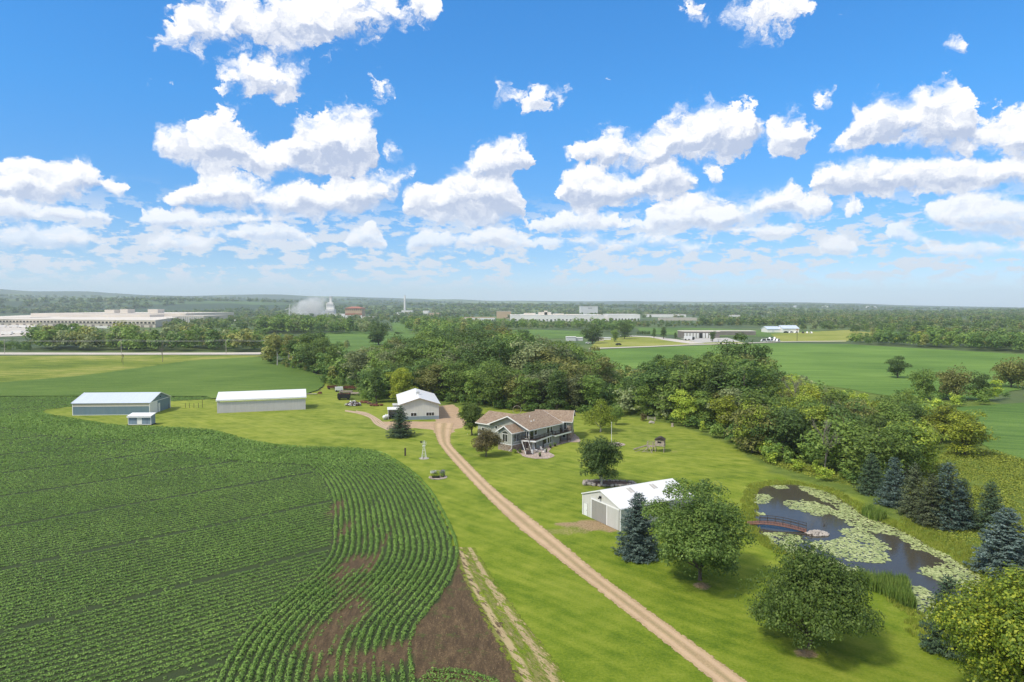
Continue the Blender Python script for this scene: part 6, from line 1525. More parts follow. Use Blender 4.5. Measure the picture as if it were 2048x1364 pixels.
# ---------------------------------------------------------------- yard things
def build_yard():
    # decorative windmill
    x, y = G2(848, 917); root = empty('windmill', (x, y, 0), 'small white garden windmill tower on a round pebble bed', 'windmill')
    H = 3.1; m = MB(); c = [(-.55, -.55), (.55, -.55), (.55, .55), (-.55, .55)]; t = [(-.09, -.09), (.09, -.09), (.09, .09), (-.09, .09)]
    for i in range(4): m.beam((*c[i], 0), (*t[i], H), .045)
    for f in (.18, .4, .6, .8):
        q = [(c[i][0]*(1-f)+t[i][0]*f, c[i][1]*(1-f)+t[i][1]*f, H*f) for i in range(4)]
        for i in range(4): m.beam(q[i], q[(i+1) % 4], .028)
    for i in range(4):
        for f, g in ((0, .4), (.4, .8)):
            j = (i+1) % 4; m.beam((c[i][0]*(1-f)+t[i][0]*f, c[i][1]*(1-f)+t[i][1]*f, H*f), (c[j][0]*(1-g)+t[j][0]*g, c[j][1]*(1-g)+t[j][1]*g, H*g), .02)
    P_(m, 'tower', 'white', root); m = MB(); m.box(-.32, .32, -.32, .32, H*.93, H*.96); P_(m, 'platform', 'white', root)
    m = MB(); cz = H+.55
    for i in range(12):
        a = 6.283*i/12; m.beam((.08*math.cos(a)+.1, -.3, cz+.08*math.sin(a)), (.62*math.cos(a)+.1, -.34, cz+.62*math.sin(a)), .11, .02)
    m.tube([(.1, -.4, cz), (.1, .3, cz)], .06, 6); P_(m, 'wheel', 'white', root)
    m = MB(); m.beam((.1, .2, cz), (-.55, .9, cz), .03); m.box(-.95, -.5, .88, .92, cz-.2, cz+.2); P_(m, 'tail_vane', 'black', root)
    m = MB(); m.prism([(1.15*math.cos(a)*(1+.05*math.sin(3*a)), 1.15*math.sin(a)) for a in np.linspace(0, 6.0, 20)], -.05, .06); P_(m, 'pebble_bed', 'pale_rock', root)
    m = MB(); m.tube([(0, -.5, 0), (0, -.5, .6)], .06, 6); P_(m, 'pump_pipe', 'black', root)
    # post
    x, y = G2(810.5, 911.5); p = empty('wooden_post', (x, y, 0), 'dark square wooden post left of the garden windmill', 'post'); m = MB(); m.box(-.17, .17, -.17, .17, -.1, 1.75); m.box(-.2, .2, -.2, .2, 1.75, 1.82); P_(m, 'post', 'dark_wood', p)
    # flower ring with planters
    x, y = G2(876, 955); bed = empty('flower_bed', (x, y, 0), 'round gravel flower bed edged with pale stones beside the driveway', 'flower bed')
    m = MB(); m.prism([(1.75*math.cos(a), 1.75*math.sin(a)) for a in np.linspace(0, 6.1, 24)], -.05, .07); P_(m, 'gravel', 'paver', bed)
    m = MB()
    for i in range(34): a = 6.283*i/34; m.blob((1.78*math.cos(a), 1.78*math.sin(a), .08), (.15, .15, .10), i, .25)
    P_(m, 'stone_edging', 'rock', bed)
    for k, (dx, dy, lb) in enumerate(((-.9, .5, 'half barrel of white flowers at the left of the round flower bed'), (.9, .6, 'half barrel of purple flowers at the right of the round flower bed'))):
        pl = empty('barrel_planter', (x+dx, y+dy, .07), lb, 'planter'); m = MB(); m.tube([(0, 0, 0), (0, 0, .35), (0, 0, .7)], [.33, .42, .36], 12); P_(m, 'barrel', 'dark_wood', pl)
        V, F = quads(RNG.normal(0, .26, (140, 3))*[1, 1, .8]+[0, 0, .95], RNG.normal(0, 1, (140, 3))+[0, 0, .8], .10, RNG); link_mesh('flowers', np_mesh('flowers', V, F, M['flower' if k else 'white']), pl)
        V, F = quads(RNG.normal(0, .28, (160, 3))*[1, 1, .7]+[0, 0, .8], RNG.normal(0, 1, (160, 3))+[0, 0, .8], .12, RNG); link_mesh('leaves', np_mesh('leaves', V, F, M['lf_mid']), pl)
    tr = empty('trough_planter', (x-.35, y-.55, .07), 'black trough planter at the front of the round flower bed', 'planter'); m = MB(); m.box(-.75, .75, -.22, .22, 0, .42); P_(m, 'trough', 'black', tr)
    V, F = quads(RNG.normal(0, .2, (160, 3))*[2.2, .8, .6]+[0, 0, .55], RNG.normal(0, 1, (160, 3))+[0, 0, .8], .1, RNG); link_mesh('leaves', np_mesh('leaves', V, F, M['lf_lime']), tr)
    ar = empty('wagon_frame', (x+.1, y+.95, .07), 'low pale rail frame at the back of the round flower bed', 'frame'); m = MB(); m.beam((-1.0, 0, 1.15), (1.0, 0, 1.15), .08)
    for a in (-1, 1): m.beam((a, 0, 0), (a, 0, 1.2), .09)
    P_(m, 'frame', 'grey_wood', ar)
    for k in range(3):
        pr = PROTO['bush'][k % 2]; place_tree('shrub', pr, x-1.2+1.0*k, y+.1+.4*(k % 2), .75, ('small yellow-green plant at the left of the round flower bed', 'small plant in the middle of the round flower bed', 'small plant at the right of the round flower bed')[k], 'shrub', None, ('lf_yel', 'lf_lime', 'lf_mid')[k], z=.07)
    # flagpole with stone bed and boulder ring
    x, y = G2(1223, 885); fp = empty('flagpole', (x, y, 0), 'bare white flagpole on the lawn right of the farmhouse', 'flagpole')
    m = MB(); m.tube([(0, 0, 0), (0, 0, 5.2)], [.07, .045], 8); P_(m, 'pole', 'white', fp); m = MB(); m.blob((0, 0, 5.25), .09, 1, 0, 2); P_(m, 'finial', 'trim', fp)
    x, y = G2(1234, 889); bd = empty('stone_bed', (x, y, 0), 'round stone-paved fire circle beside the flagpole', 'fire circle')
    m = MB(); m.prism([(2.0*math.cos(a)*(1+.07*math.sin(2*a+1)), 2.1*math.sin(a)) for a in np.linspace(0, 6.0, 22)], -.05, .06); P_(m, 'paving', 'paver', bd)
    m = MB()
    for i in range(12): a = 6.283*i/12; m.blob((.1+.62*math.cos(a), .5+.62*math.sin(a), .2), (.2, .2, .16), i, .2)
    P_(m, 'fire_ring', 'rock', bd); m = MB(); m.tube([(.1, .5, .06), (.1, .5, .14)], .5, 10); P_(m, 'ash', 'black', bd)
    # rock bed below the birch
    x, y = G2(1218, 968); rb = empty('rock_bed', (x, y, 0), 'mulched bed ringed with rough rocks under the white-trunked tree', 'rock bed')
    m = MB(); m.prism([(5.0*math.cos(a), 1.9*math.sin(a)) for a in np.linspace(0, 6.0, 24)], -.05, .10); P_(m, 'mulch', 'mulch', rb)
    m = MB(); r = random.Random(9)
    for i in range(64): a = 6.283*i/64; m.blob((5.0*math.cos(a)+r.uniform(-.2, .2), 1.95*math.sin(a)+r.uniform(-.2, .2), .22), (r.uniform(.22, .42), r.uniform(.2, .36), r.uniform(.2, .38)), i, .3)
    for i in range(26): m.blob((r.uniform(-5, -3.2), r.uniform(-1.2, 1.0), .3), (r.uniform(.2, .4), r.uniform(.2, .36), r.uniform(.2, .5)), i+70, .3)
    P_(m, 'rocks', 'rock', rb)
    # playset
    x, y = G2(1320, 903); ps = empty('playset', (x, y, 0), 'weathered wooden playset with raised cabin and dark green slide', 'playset', rz=rad(-20))
    m = MB()
    for a, b in ((-1.0, -1.0), (1.0, -1.0), (1.0, 1.0), (-1.0, 1.0)): m = MB(); m.box(a-.06, a+.06, b-.06, b+.06, 0, 1.5); P_(m, 'leg', 'grey_wood', ps)
    m = MB(); m.box(-1.2, 1.2, -1.2, 1.2, 1.5, 1.62); P_(m, 'platform', 'grey_wood', ps)
    m = MB()
    for s0 in (-1, 1):
        m.box(-1.1, -.45, s0*1.1-.04, s0*1.1+.04, 1.62, 2.95); m.box(.45, 1.1, s0*1.1-.04, s0*1.1+.04, 1.62, 2.95); m.box(-.45, .45, s0*1.1-.04, s0*1.1+.04, 1.62, 2.2); m.box(-.45, .45, s0*1.1-.04, s0*1.1+.04, 2.7, 2.95)
        m.box(s0*1.1-.04, s0*1.1+.04, -1.1, 1.1, 1.62, 2.2); m.box(s0*1.1-.04, s0*1.1+.04, -1.1, 1.1, 2.7, 2.95); m.box(s0*1.1-.04, s0*1.1+.04, -.15, .15, 2.2, 2.7)
    P_(m, 'cabin_walls', 'grey_wood', ps); m = MB()
    for i in range(7): z = 2.95+.09*i; w = 1.25-.16*i; m.box(-w, w, -1.25, 1.25, z, z+.05)
    P_(m, 'cabin_roof', 'dark_wood', ps)
    m = MB()
    for a, b in ((-3.0, -.7), (-1.7, -.7), (-1.7, .7), (-3.0, .7)): m.box(a-.06, a+.06, b-.06, b+.06, 0, 2.3)
    for z in (1.2, 1.75, 2.25):
        m.beam((-3.0, -.7, z), (-1.7, -.7, z), .06); m.beam((-3.0, .7, z), (-1.2, .7, z), .06); m.beam((-3, -.7, z), (-3, .7, z), .06)
    m.box(-3.05, -1.2, -.75, .75, 1.12, 1.2); P_(m, 'side_tower', 'grey_wood', ps)
    m = MB(); m.beam((-3.0, -.1, 1.25), (-6.2, -.9, .15), .5, .05); 
    P_(m, 'slide', 'green_plastic', ps); m = MB(); m.beam((-3.0, -.4, 1.4), (-6.2, -1.2, .3), .05, .2); m.beam((-3.0, .2, 1.4), (-6.2, -.6, .3), .05, .2); P_(m, 'slide_rail', 'grey_wood', ps)
    m = MB(); m.beam((-2.6, -.7, 1.2), (-1.4, -2.8, 0), .10); m.beam((-2.2, -.7, 1.2), (-4.0, -2.4, 0), .10); m.beam((-3.8, -2.2, .2), (-1.5, -2.6, .2), .07); m.beam((-2.9, -1.2, .9), (-5.6, -2.3, .0), .08); P_(m, 'ramp_braces', 'grey_wood', ps)
    # short rail fence with boulder, stump
    x, y = G2(1296, 840); f = empty('rail_fence', (x, y, 0), 'short pale rail fence at the wood edge beyond the lawn', 'fence', rz=rad(-35)); m = MB()
    for a in (0, 2.3): m.box(a-.09, a+.09, -.09, .09, 0, 1.2)
    m.beam((-.3, 0, .9), (2.6, 0, .9), .1); m.beam((-.3, 0, .5), (2.6, 0, .5), .1); P_(m, 'rails', 'pale_rock', f)
    x, y = G2(1303, 846.5); b_ = empty('boulder', (x, y, 0), 'pale boulder in front of the short rail fence', 'boulder'); m = MB(); m.blob((0, 0, .25), (.9, .6, .45), 3, .3, 2); P_(m, 'stone', 'pale_rock', b_)
    x, y = G2(1345, 853); s_ = empty('tree_stump', (x, y, 0), 'pale tree stump at the foot of the wood right of the rail fence', 'stump'); m = MB(); m.tube([(0, 0, -.1), (0, 0, .2), (0, 0, .95)], [.5, .36, .33], 10); P_(m, 'trunk', 'grey_wood', s_)
    place_tree('bush', PROTO['bush'][0], *G2(1287, 842), 2.2, 'dark reddish bush left of the short rail fence', 'bush', None, 'lf_red', .9)
    # metal ring ornament behind the house
    x, y = G2(1034, 829, 0); o = empty('wheel_ornament', (x, y, 0), 'large iron wheel standing on the grass behind the farmhouse', 'wheel'); m = MB()
    pts = [(1.35*math.cos(a), 0, 1.5+1.35*math.sin(a)) for a in np.linspace(0, 2*math.pi, 28)]; m.tube(pts, .07, 5, False); P_(m, 'rim', 'grey_wood', o); m = MB()
    for i in range(8): a = 6.283*i/8; m.beam((0, 0, 1.5), (1.35*math.cos(a), 0, 1.5+1.35*math.sin(a)), .04)
    m.tube([(0, -.12, 1.5), (0, .12, 1.5)], .12, 8); P_(m, 'spokes', 'rust', o)
    # farm junk near the wood
    def wagon(px, py, L, W, h, mat, lb, rz, load=None, name='farm_wagon'):
        L *= 1.25; W *= 1.15; h *= 1.2
        x, y = G2(px, py); w = empty(name, (x, y, 0), lb, 'wagon', rz=rz); m = MB(); m.box(-L/2, L/2, -W/2, W/2, .55, .70)
        for s0 in (-1, 1): m.box(-L/2, L/2, s0*W/2-.04, s0*W/2+.04, .7, .7+h)
        for s0 in (-1, 1): m.box(s0*L/2-.04, s0*L/2+.04, -W/2, W/2, .7, .7+h)
        P_(m, 'box', mat, w)
        for a in (-L*.35, L*.35):
            for b in (-W/2-.08, W/2+.08): m = MB(); m.tube([(a, b-.09, .38), (a, b+.09, .38)], .38, 12); P_(m, 'wheel', 'black', w)
        m = MB(); m.beam((L/2, 0, .5), (L/2+1.3, 0, .3), .08); P_(m, 'tow_bar', 'rust', w)
        if load:
            m = MB(); r = random.Random(px)
            for i in range(34): m.blob((r.uniform(-L*.42, L*.42), r.uniform(-W*.4, W*.4), .9+h*.6+r.uniform(0, .4)), (r.uniform(.15, .4), r.uniform(.15, .4), r.uniform(.1, .3)), i, .4)
            P_(m, 'load', load, w)
    wagon(688, 799, 3.6, 2.4, 1.3, 'black', 'dark box wagon loaded with scrap by the wood', .15, 'rust')
    wagon(692, 787, 4.0, 2.2, .3, 'grey_wood', 'flat wagon with pale bed behind the dark box wagon', .1)
    wagon(678, 783, 2.4, 2.0, 1.0, 'white', 'small white-topped cart at the left of the junk row', .3)
    wagon(702, 779, 5.0, 2.2, .35, 'rust', 'rusty flat wagon nearest the wood', -.05, 'rust')
    wagon(664, 778, 3.0, 2.0, .6, 'rust', 'small rusty cart at the far left of the junk row', .4)
    wagon(712, 790, 4.2, 2.0, .2, 'grey_wood', 'empty low trailer with pale deck under the wood edge', -.25)
    x, y = G2(629, 790); hr = empty('farm_implement', (x, y, 0), 'low field implement with pale frame lying in the grass right of the open shed', 'implement', rz=.1); m = MB(); m.box(-4.5, 1.0, -.4, .4, .4, .55); P_(m, 'frame', 'pale_rock', hr); m = MB()
    for i in range(9): m.beam((-4+.6*i, -.5, .5), (-4+.6*i, .4, .1), .07)
    m.beam((1.0, 0, .5), (3.0, 0, .6), .2); m.box(1.5, 2.8, -.6, .6, .5, 1.2); m.beam((2.2, 0, 1.0), (2.0, .2, 2.4), .1); P_(m, 'tines', 'rust', hr)
    x, y = G2(707, 811); jp = empty('scrap_heap', (x, y, 0), 'round heap of white and dark scrap on the grass by the wood', 'scrap heap')
    for nm, mt, sd in (('pale_scrap', 'white', 1), ('dark_scrap', 'dark', 2), ('rusty_scrap', 'rust', 3)):
        m = MB(); r = random.Random(sd)
        for i in range(95):
            a = r.uniform(0, 6.28); u = math.sqrt(r.random()); c = Vector((2.7*u*math.cos(a), 1.9*u*math.sin(a), .2+1.9*(1-u)*r.random()+.1)); d = Vector((r.uniform(-1, 1), r.uniform(-1, 1), r.uniform(-.4, .4))).normalized()*r.uniform(.3, .7); m.beam(c-d, c+d, r.uniform(.08, .4), r.uniform(.04, .12))
        P_(m, nm, mt, jp)
    for k, (px, py, mt) in enumerate(((728, 806, 'rust'), (745, 808, 'mulch'), (752, 812, 'rust'))):
        x, y = G2(px, py); d = empty('brush_pile', (x, y, 0), ('reddish brush heap right of the scrap heap', 'brown earth heap at the foot of the wood', 'reddish heap left of the lean-to')[k], 'brush heap'); m = MB(); r = random.Random(k)
        for i in range(22): m.blob((r.uniform(-2, 2), r.uniform(-.8, .8), .15+.4*r.random()), (.5, .4, .3), i, .4)
        P_(m, 'heap', mt, d)
    # small signs / stones along the drive, sprinkler on the lawn
    x, y = G2(935, 869); s_ = empty('stepping_stone', (x, y, 0), 'flat white stone in the grass left of the upright green tree', 'stone'); m = MB(); m.blob((0, 0, .05), (.5, .3, .1), 2, .2, 2); P_(m, 'stone', 'white', s_)
build_yard()

# ================================================================ far buildings, poles, vehicles
def dist_of(py): return G(1024, py).y
def fbox(name, px0, px1, base, top, depth, label, cat='building', wall='fwhite', roof='froof', parapet=.6, skew=0.0, windows=None, extra=None, zb=None, root=None, d=None):
    """block seen across the fields: px0..px1 along its base row"""
    d = d or dist_of(base); x0, x1 = at_d(px0, d)[0], at_d(px1, d)[0]; z0 = 0 if zb is None else zb
    h = CAM_H-(top-612)/FPX*d; W = x1-x0
    own = root is None
    if own: root = empty(name, (x0, d, z0), label, cat, rz=skew)
    X = 0 if own else x0-root.location.x; Y = 0 if own else d-root.location.y; z1 = h-z0
    m = MB(); m.box(X, X+W, Y, Y+depth, -2, z1); P_(m, 'wall', wall, root)
    m = MB(); m.box(X-.3, X+W+.3, Y-.3, Y+depth+.3, z1+.01, z1+parapet); P_(m, 'roof', roof, root)
    if windows:
        n, za, zc, fr = windows
        for i in range(n):
            a = X+W*(i+.5-fr/2)/n; b = X+W*(i+.5+fr/2)/n; m = MB(); m.box(a, b, Y-.25, Y-.02, za*z1, zc*z1); P_(m, 'window', 'dark', root)
    return root, X, Y, W, z1
def build_far():
    # --- long factory at the left
    C = Vector(G2(311, 655)); A = Vector(at_d(-110, 1274)); B = Vector(at_d(372, 1585)); Dp = A+(B-C)
    root = empty('factory', (C.x, C.y, 0), 'very long cream factory with a row of dark windows at the left', 'factory')
    rel = [tuple(p-C) for p in (A, C, B, Dp)]; h = 11.0
    m = MB(); m.prism(rel, -2, h); P_(m, 'wall', 'fcream', root); 
    m = MB(); cc = sum((Vector(p) for p in rel), Vector((0, 0)))/4; m.prism([tuple(Vector(p)+(Vector(p)-cc).normalized()*.6) for p in rel], h+.01, h+.9); P_(m, 'roof', 'froof', root)
    a, c = Vector(rel[0]), Vector(rel[1]); L = (c-a).length; t = (c-a).normalized(); n = Vector((t.y, -t.x))
    for i in range(60):
        q = a+t*(L*(i+.25)/60); q2 = q+t*L/60*.55; o1, o2 = q+n*.3, q2+n*.3
        m = MB(); m.prism([tuple(q), tuple(q2), tuple(o2), tuple(o1)][::-1], 6.4, 8.9); P_(m, 'window', 'dark', root)
    for i in range(28):
        q = a+t*(L*(i+.3)/28); q2 = q+t*L/28*.35; m = MB(); m.prism([tuple(q), tuple(q2), tuple(q2+n*.3), tuple(q+n*.3)][::-1], 0, 3.6); P_(m, 'dock_door', 'hall_brown', root)
    m = MB(); m.prism([tuple(a+n*.02), tuple(c+n*.02), tuple(c+n*.5), tuple(a+n*.5)][::-1], 5.2, 5.7); P_(m, 'band', 'hall_brown', root)
    for px0, px1, d, y, dep, nm in ((62, 372, 1500, 626.5, 260, 'upper_storey'), (120, 300, 1430, 629.5, 60, 'roof_block'), (345, 408, 1420, 631.5, 120, 'side_block'), (210, 229, 1560, 619.5, 30, 'penthouse'), (241, 256, 1560, 618.5, 30, 'penthouse'), (296, 316, 1560, 618.5, 30, 'penthouse'), (5, 60, 1350, 634.5, 60, 'roof_block')):
        x0, x1 = at_d(px0, d)[0]-C.x, at_d(px1, d)[0]-C.x; hh = CAM_H-(y-612)/FPX*d; m = MB(); m.box(x0, x1, d-C.y, d-C.y+dep, h+.95 if nm != 'side_block' else -1, hh); P_(m, nm, 'froof' if nm != 'side_block' else 'fcream', root)
    for i in range(14):
        d = 1419.7; x0 = at_d(347+i*4.4, d)[0]-C.x; m = MB(); m.box(x0, x0+1.6, d-C.y-.4, d-C.y, 1, 13); P_(m, 'pilaster', 'fgrey', root)
    r = random.Random(2)
    for k, (px, py) in enumerate(((4,655),(28,655),(46,655.5),(64,655.5),(150,659),(168,658),(200,657.5),(212,658),(262,659),(352,650),(362,647.5),(-10,662),(14,670),(34,668),(52,667.5),(-20,671),(440,645),(452,643.5),(466,643))):
        x, y = G2(px, py); big_ = k < 16
        t_ = empty('lorry_trailer', (x, y, 0), 'white box trailer parked in the yard of the long cream factory' if k < 11 else 'white trailer on the gravel lot at the left edge' if k < 16 else 'white trailer parked right of the long cream factory', 'trailer',
                   'trailers in the factory yard' if k < 11 else 'trailers on the left gravel lot' if k < 16 else 'trailers right of the factory', rz=r.uniform(-.15, .15))
        m = MB(); m.box(-6.5, 6.5, -1.3, 1.3, 1.1, 4.1); P_(m, 'box', 'fwhite', t_); m = MB(); m.box(-6, -4, -1.25, 1.25, .1, 1.1); m.box(4.5, 5.5, -1.1, 1.1, .1, 1.1); P_(m, 'wheels', 'black', t_)
    # --- other distant blocks
    fbox('warehouse', 460, 498, 627, 620.5, 60, 'small pinkish warehouse on the rise right of the long factory', wall='fcream')
    # wind turbine
    d = 1706; x, y = at_d(579, d); wt = empty('wind_turbine', (x, y, 0), 'white wind turbine left of the steam cloud', 'wind turbine')
    m = MB(); m.tube([(0, 0, 0), (0, 0, 28)], [1.3, .8], 10); P_(m, 'tower', 'fwhite', wt); m = MB(); m.box(-.9, .9, -2.4, 2.4, 27.2, 29.2); P_(m, 'nacelle', 'fwhite', wt)
    for k in range(3):
        a = rad(75+120*k); m = MB(); m.add([(0, -2.6, 28), (11*math.cos(a)-.7*math.sin(a), -2.6, 28+11*math.sin(a)+.7*math.cos(a)), (11.6*math.cos(a), -2.6, 28+11.6*math.sin(a)), (2.5*math.cos(a)+1.1*math.sin(a), -2.6, 28+2.5*math.sin(a)-1.1*math.cos(a)),
                                            (0, -2.9, 28), (11*math.cos(a)-.7*math.sin(a), -2.9, 28+11*math.sin(a)+.7*math.cos(a)), (11.6*math.cos(a), -2.9, 28+11.6*math.sin(a)), (2.5*math.cos(a)+1.1*math.sin(a), -2.9, 28+2.5*math.sin(a)-1.1*math.cos(a))],
                                           [(0,1,2,3),(7,6,5,4),(0,4,5,1),(1,5,6,2),(2,6,7,3),(3,7,4,0)]); P_(m, 'blade', 'fwhite', wt)
    # steaming plant
    root, X, Y, W, z = fbox('process_plant', 651, 668, 634, 619, 30, 'grey process plant with a tall stepped white tower beside the steam', 'plant', 'fgrey', 'fwhite')
    k = dist_of(634)/FPX
    def pb(px0, px1, ytop, ybot, nm, mt, dd=5):
        x0, x1 = (px0-651)*k, (px1-651)*k; m = MB(); m.box(x0, x1, dd, dd+12, CAM_H-(ybot-612)*k, CAM_H-(ytop-612)*k); P_(m, nm, mt, root)
    pb(652, 667, 610, 618.6, 'tower_stage', 'fwhite'); pb(654.5, 665, 604.5, 609.9, 'tower_stage', 'fwhite', 6); pb(658, 662, 595, 604.4, 'stack', 'fwhite', 8); pb(657.6, 662.4, 592.3, 594.9, 'stack_top', 'fgrey', 7)
    for a in (652.5, 656, 660, 664): pb(a, a+1.4, 606.5, 609.9, 'pipe', 'fwhite', 2)
    for yy in (621, 624, 627, 630): pb(651, 668, yy, yy+.7, 'floor_band', 'fwhite', -1.5)
    pb(668.5, 690, 627.5, 640, 'low_wing', 'fwhite', 0); pb(592, 645, 624.5, 640, 'cooling_block', 'fwhite', 20)
    for a in (604, 616, 628, 640): pb(a, a+5, 621.5, 624.4, 'cooling_fan', 'fgrey', 22)
    root, X, Y, W, z = fbox('hall', 690.5, 724, 636.5, 617, 45, 'tan hall with a red-brown hipped roof right of the process plant', 'building', 'tan', 'redroof', .5)
    m = MB(); m.add([(-2, -2, z+.5), (W+2, -2, z+.5), (W+2, 47, z+.5), (-2, 47, z+.5), (W*.3, 20, z+5.5), (W*.7, 20, z+5.5)], [(0,1,5,4),(1,2,5),(2,3,4,5),(3,0,4),(3,2,1,0)]); P_(m, 'hipped_roof', 'redroof', root)
    m = MB(); m.box(.3, W-.3, -.6, -.02, z*.36, z*.5); P_(m, 'red_band', 'redroof', root); m = MB(); m.box(.3, W-.3, -.5, -.02, 0, z*.30); P_(m, 'lower_wall', 'fwhite', root)
    for i in range(8): m = MB(); m.box(W*(i+.35)/8, W*(i+.6)/8, -.5, -.02, z*.80, z*.92); P_(m, 'window', 'dark', root)
    fbox('annex_building', 724, 745, 639, 633.5, 30, 'low white annex right of the tan hall', wall='fcream')
    # chimney
    d = 2986; x, y = at_d(810, d); ch = empty('chimney', (x, y, 0), 'tall slender white chimney standing over the valley', 'chimney')
    m = MB(); m.tube([(0, 0, 0), (0, 0, 78)], [5.2, 3.6], 14); P_(m, 'shaft', 'fwhite', ch); m = MB(); m.tube([(0, 0, 78), (0, 0, 81.5)], [3.0, 3.0], 12); P_(m, 'cap', 'fgrey', ch)
    for i, a in enumerate((12, 22, 60)):
        m = MB(); m.tube([(0, 0, a), (0, 0, a+1)], [5.6-i*.3]*2, 14); P_(m, 'ring', 'fgrey', ch)
    for a in ((772, 802, 629.5, 624.8, 'long low white building left of the tall chimney', 'fwhite'), (803, 825, 629.8, 620.8, 'blocky white building at the foot of the tall chimney', 'fwhite'), (846, 857, 631, 621.5, 'narrow white block right of the tall chimney', 'fwhite'), (857, 880, 632, 626, 'pinkish low block right of the tall chimney', 'tan'),
              (993, 1022, 637, 622.8, 'tan office block left of the long white works', 'tan'), (1290, 1372, 634, 628.8, 'long pale building right of the white works', 'fwhite'), (1322, 1394, 641, 636.3, 'low cream building in front of the long pale one', 'fcream'),
              (1466, 1480, 638, 630.5, 'tall part white block in the far trees at the right', 'fwhite'), (1480, 1498, 640, 636, 'low white block in the far trees at the right', 'fwhite'), (1504, 1516, 640, 637, 'tiny white building in the far trees', 'fwhite'),
              (1448, 1462, 636, 632.5, 'tiny pale building left of the tall part white block', 'fcream')):
        fbox('distant_building', a[0], a[1], a[2], a[3], 35, a[4], wall=a[5])
    fbox('office_building', 928, 990, 643.5, 635.5, 40, 'long white office building with a window row in the middle distance', 'building', 'fwhite', 'tan', 1.0, windows=(18, .25, .6, .5))
    # white works
    root, X, Y, W, z = fbox('white_works', 1020, 1208, 642.5, 631, 120, 'long white factory with roof plant below the tall white box', 'factory', 'fwhite', 'fwhite', 1.0, windows=(24, .15, .35, .4))
    k = dist_of(642.5)/FPX
    for (a, b, t0) in ((1048,1072,626.5),(1078,1104,624.5),(1108,1130,627.5),(1135,1160,628.5),(1024,1040,629.5),(1196,1206,629.0),(1090,1096,621.5)):
        m = MB(); m.box((a-1020)*k, (b-1020)*k, 30, 50, z+1.05, CAM_H-(t0-612)*k); P_(m, 'roof_plant', 'froof', root)
    root, X, Y, W, z = fbox('white_works_wing', 1216, 1280, 642, 629.5, 90, 'white factory wing right of the long white factory', 'factory', 'fwhite', 'fwhite', 1.0, windows=(10, .1, .4, .4))
    root, X, Y, W, z = fbox('high_bay_store', 1162, 1195.5, 633, 613, 60, 'tall windowless white box rising over the white works', 'building', 'fgrey', 'fwhite', .8)
    for i in range(5): m = MB(); m.box(W*.42+i*2.7, W*.42+i*2.7+1.9, -.3, -.02, z*.82, z*.87); P_(m, 'sign_letter', 'dark', root)
    for px, py, t0 in ((1045, 629, 627),(1590, 616, 614.5),(1650, 615.5, 613.3),(1735,618,615.5),(1750,617.5,615),(1270,614.5,612.6)):
        d = 5200; x, y = at_d(px, d); hz = float(hills_np(np.array([x]), np.array([y]))[0]); b = empty('hill_house', (x, y, hz), 'white building on the far hills, '+('left of the tall white box', 'left one above the white barn', 'long one above the white barn', 'right pair, first', 'right pair, second', 'small one right of the tall white box')[[1045,1590,1650,1735,1750,1270].index(px)], 'building')
        m = MB(); m.box(-22 if px == 1650 else -9, 22 if px == 1650 else 9, 0, 15, 0, 9); P_(m, 'wall', 'fwhite', b); m = MB(); m.prism([(-1, 9), (16, 9), (7.5, 13)], -10, 10, 'x'); P_(m, 'roof', 'fgrey', b)
    # white barn with two roofs
    for k_, (a, b, base, eav, rid, lb) in enumerate(((1535, 1566, 665, 658.5, 654, 'left white barn of the attached pair beyond the green field'), (1566, 1599, 665.5, 657.5, 652, 'right white barn of the attached pair beyond the green field'))):
        d = dist_of(base); s = d/FPX; r_ = empty('white_barn', (*at_d(a, d), 0), lb, 'barn'); Wd = (b-a)*s-.4; e_, g_ = CAM_H-(eav-612)*s, CAM_H-(rid-612)*s
        m = MB(); m.prism([(0, -1), (22, -1), (22, e_), (11, g_), (0, e_)], 0, Wd, 'x'); P_(m, 'wall', 'fwhite', r_); m = MB(); m.prism([(-.6, e_-.1), (11, g_+.1), (22.6, e_-.1), (22.6, e_+.5), (11, g_+.7), (-.6, e_+.5)], -.5, Wd+.5, 'x'); P_(m, 'roof', 'blue_roof', r_)
        m = MB(); m.box(Wd*.3, Wd*.45, -.2, -.02, 0, 3.5); P_(m, 'door', 'fgrey', r_)
    # loading building
    root, X, Y, W, z = fbox('loading_building', 1367, 1440, 676.5, 663.5, 26, 'brown transport depot with white loading doors across the road', 'depot', 'hall_brown', 'froof', .7)
    for i in range(9):
        x0 = 1.0+i*3.35; mt = 'fwhite' if i != 5 else 'dark'; m = MB(); m.box(x0, x0+2.4, -.3, -.02, .2, z*.80); P_(m, 'loading_door', mt, root)
    fbox('depot_wing', 1440, 1512, 671, 662.8, 20, 'long low wing at the right of the brown transport depot', 'depot', 'hall_brown', 'froof', .6)
    # farmstead
    for a, b, base, t0, lb, wl, rf_ in ((1133, 1152, 682, 674.5, 'silver round-ended bus body at the left of the far farmstead', 'fgrey', 'fwhite'), (1152, 1166, 681.5, 676, 'grey low shed beside the silver bus body', 'fgrey', 'fwhite'), (1192, 1208, 682, 676.5, 'low house with brown roof under the big farmstead trees', 'fcream', 'hall_brown'), (1208, 1222, 680, 676, 'small pale shed behind the farmstead house', 'fwhite', 'fgrey')):
        fbox('farmstead_building', a, b, base, t0, 9, lb, wall=wl, roof=rf_, parapet=.5)
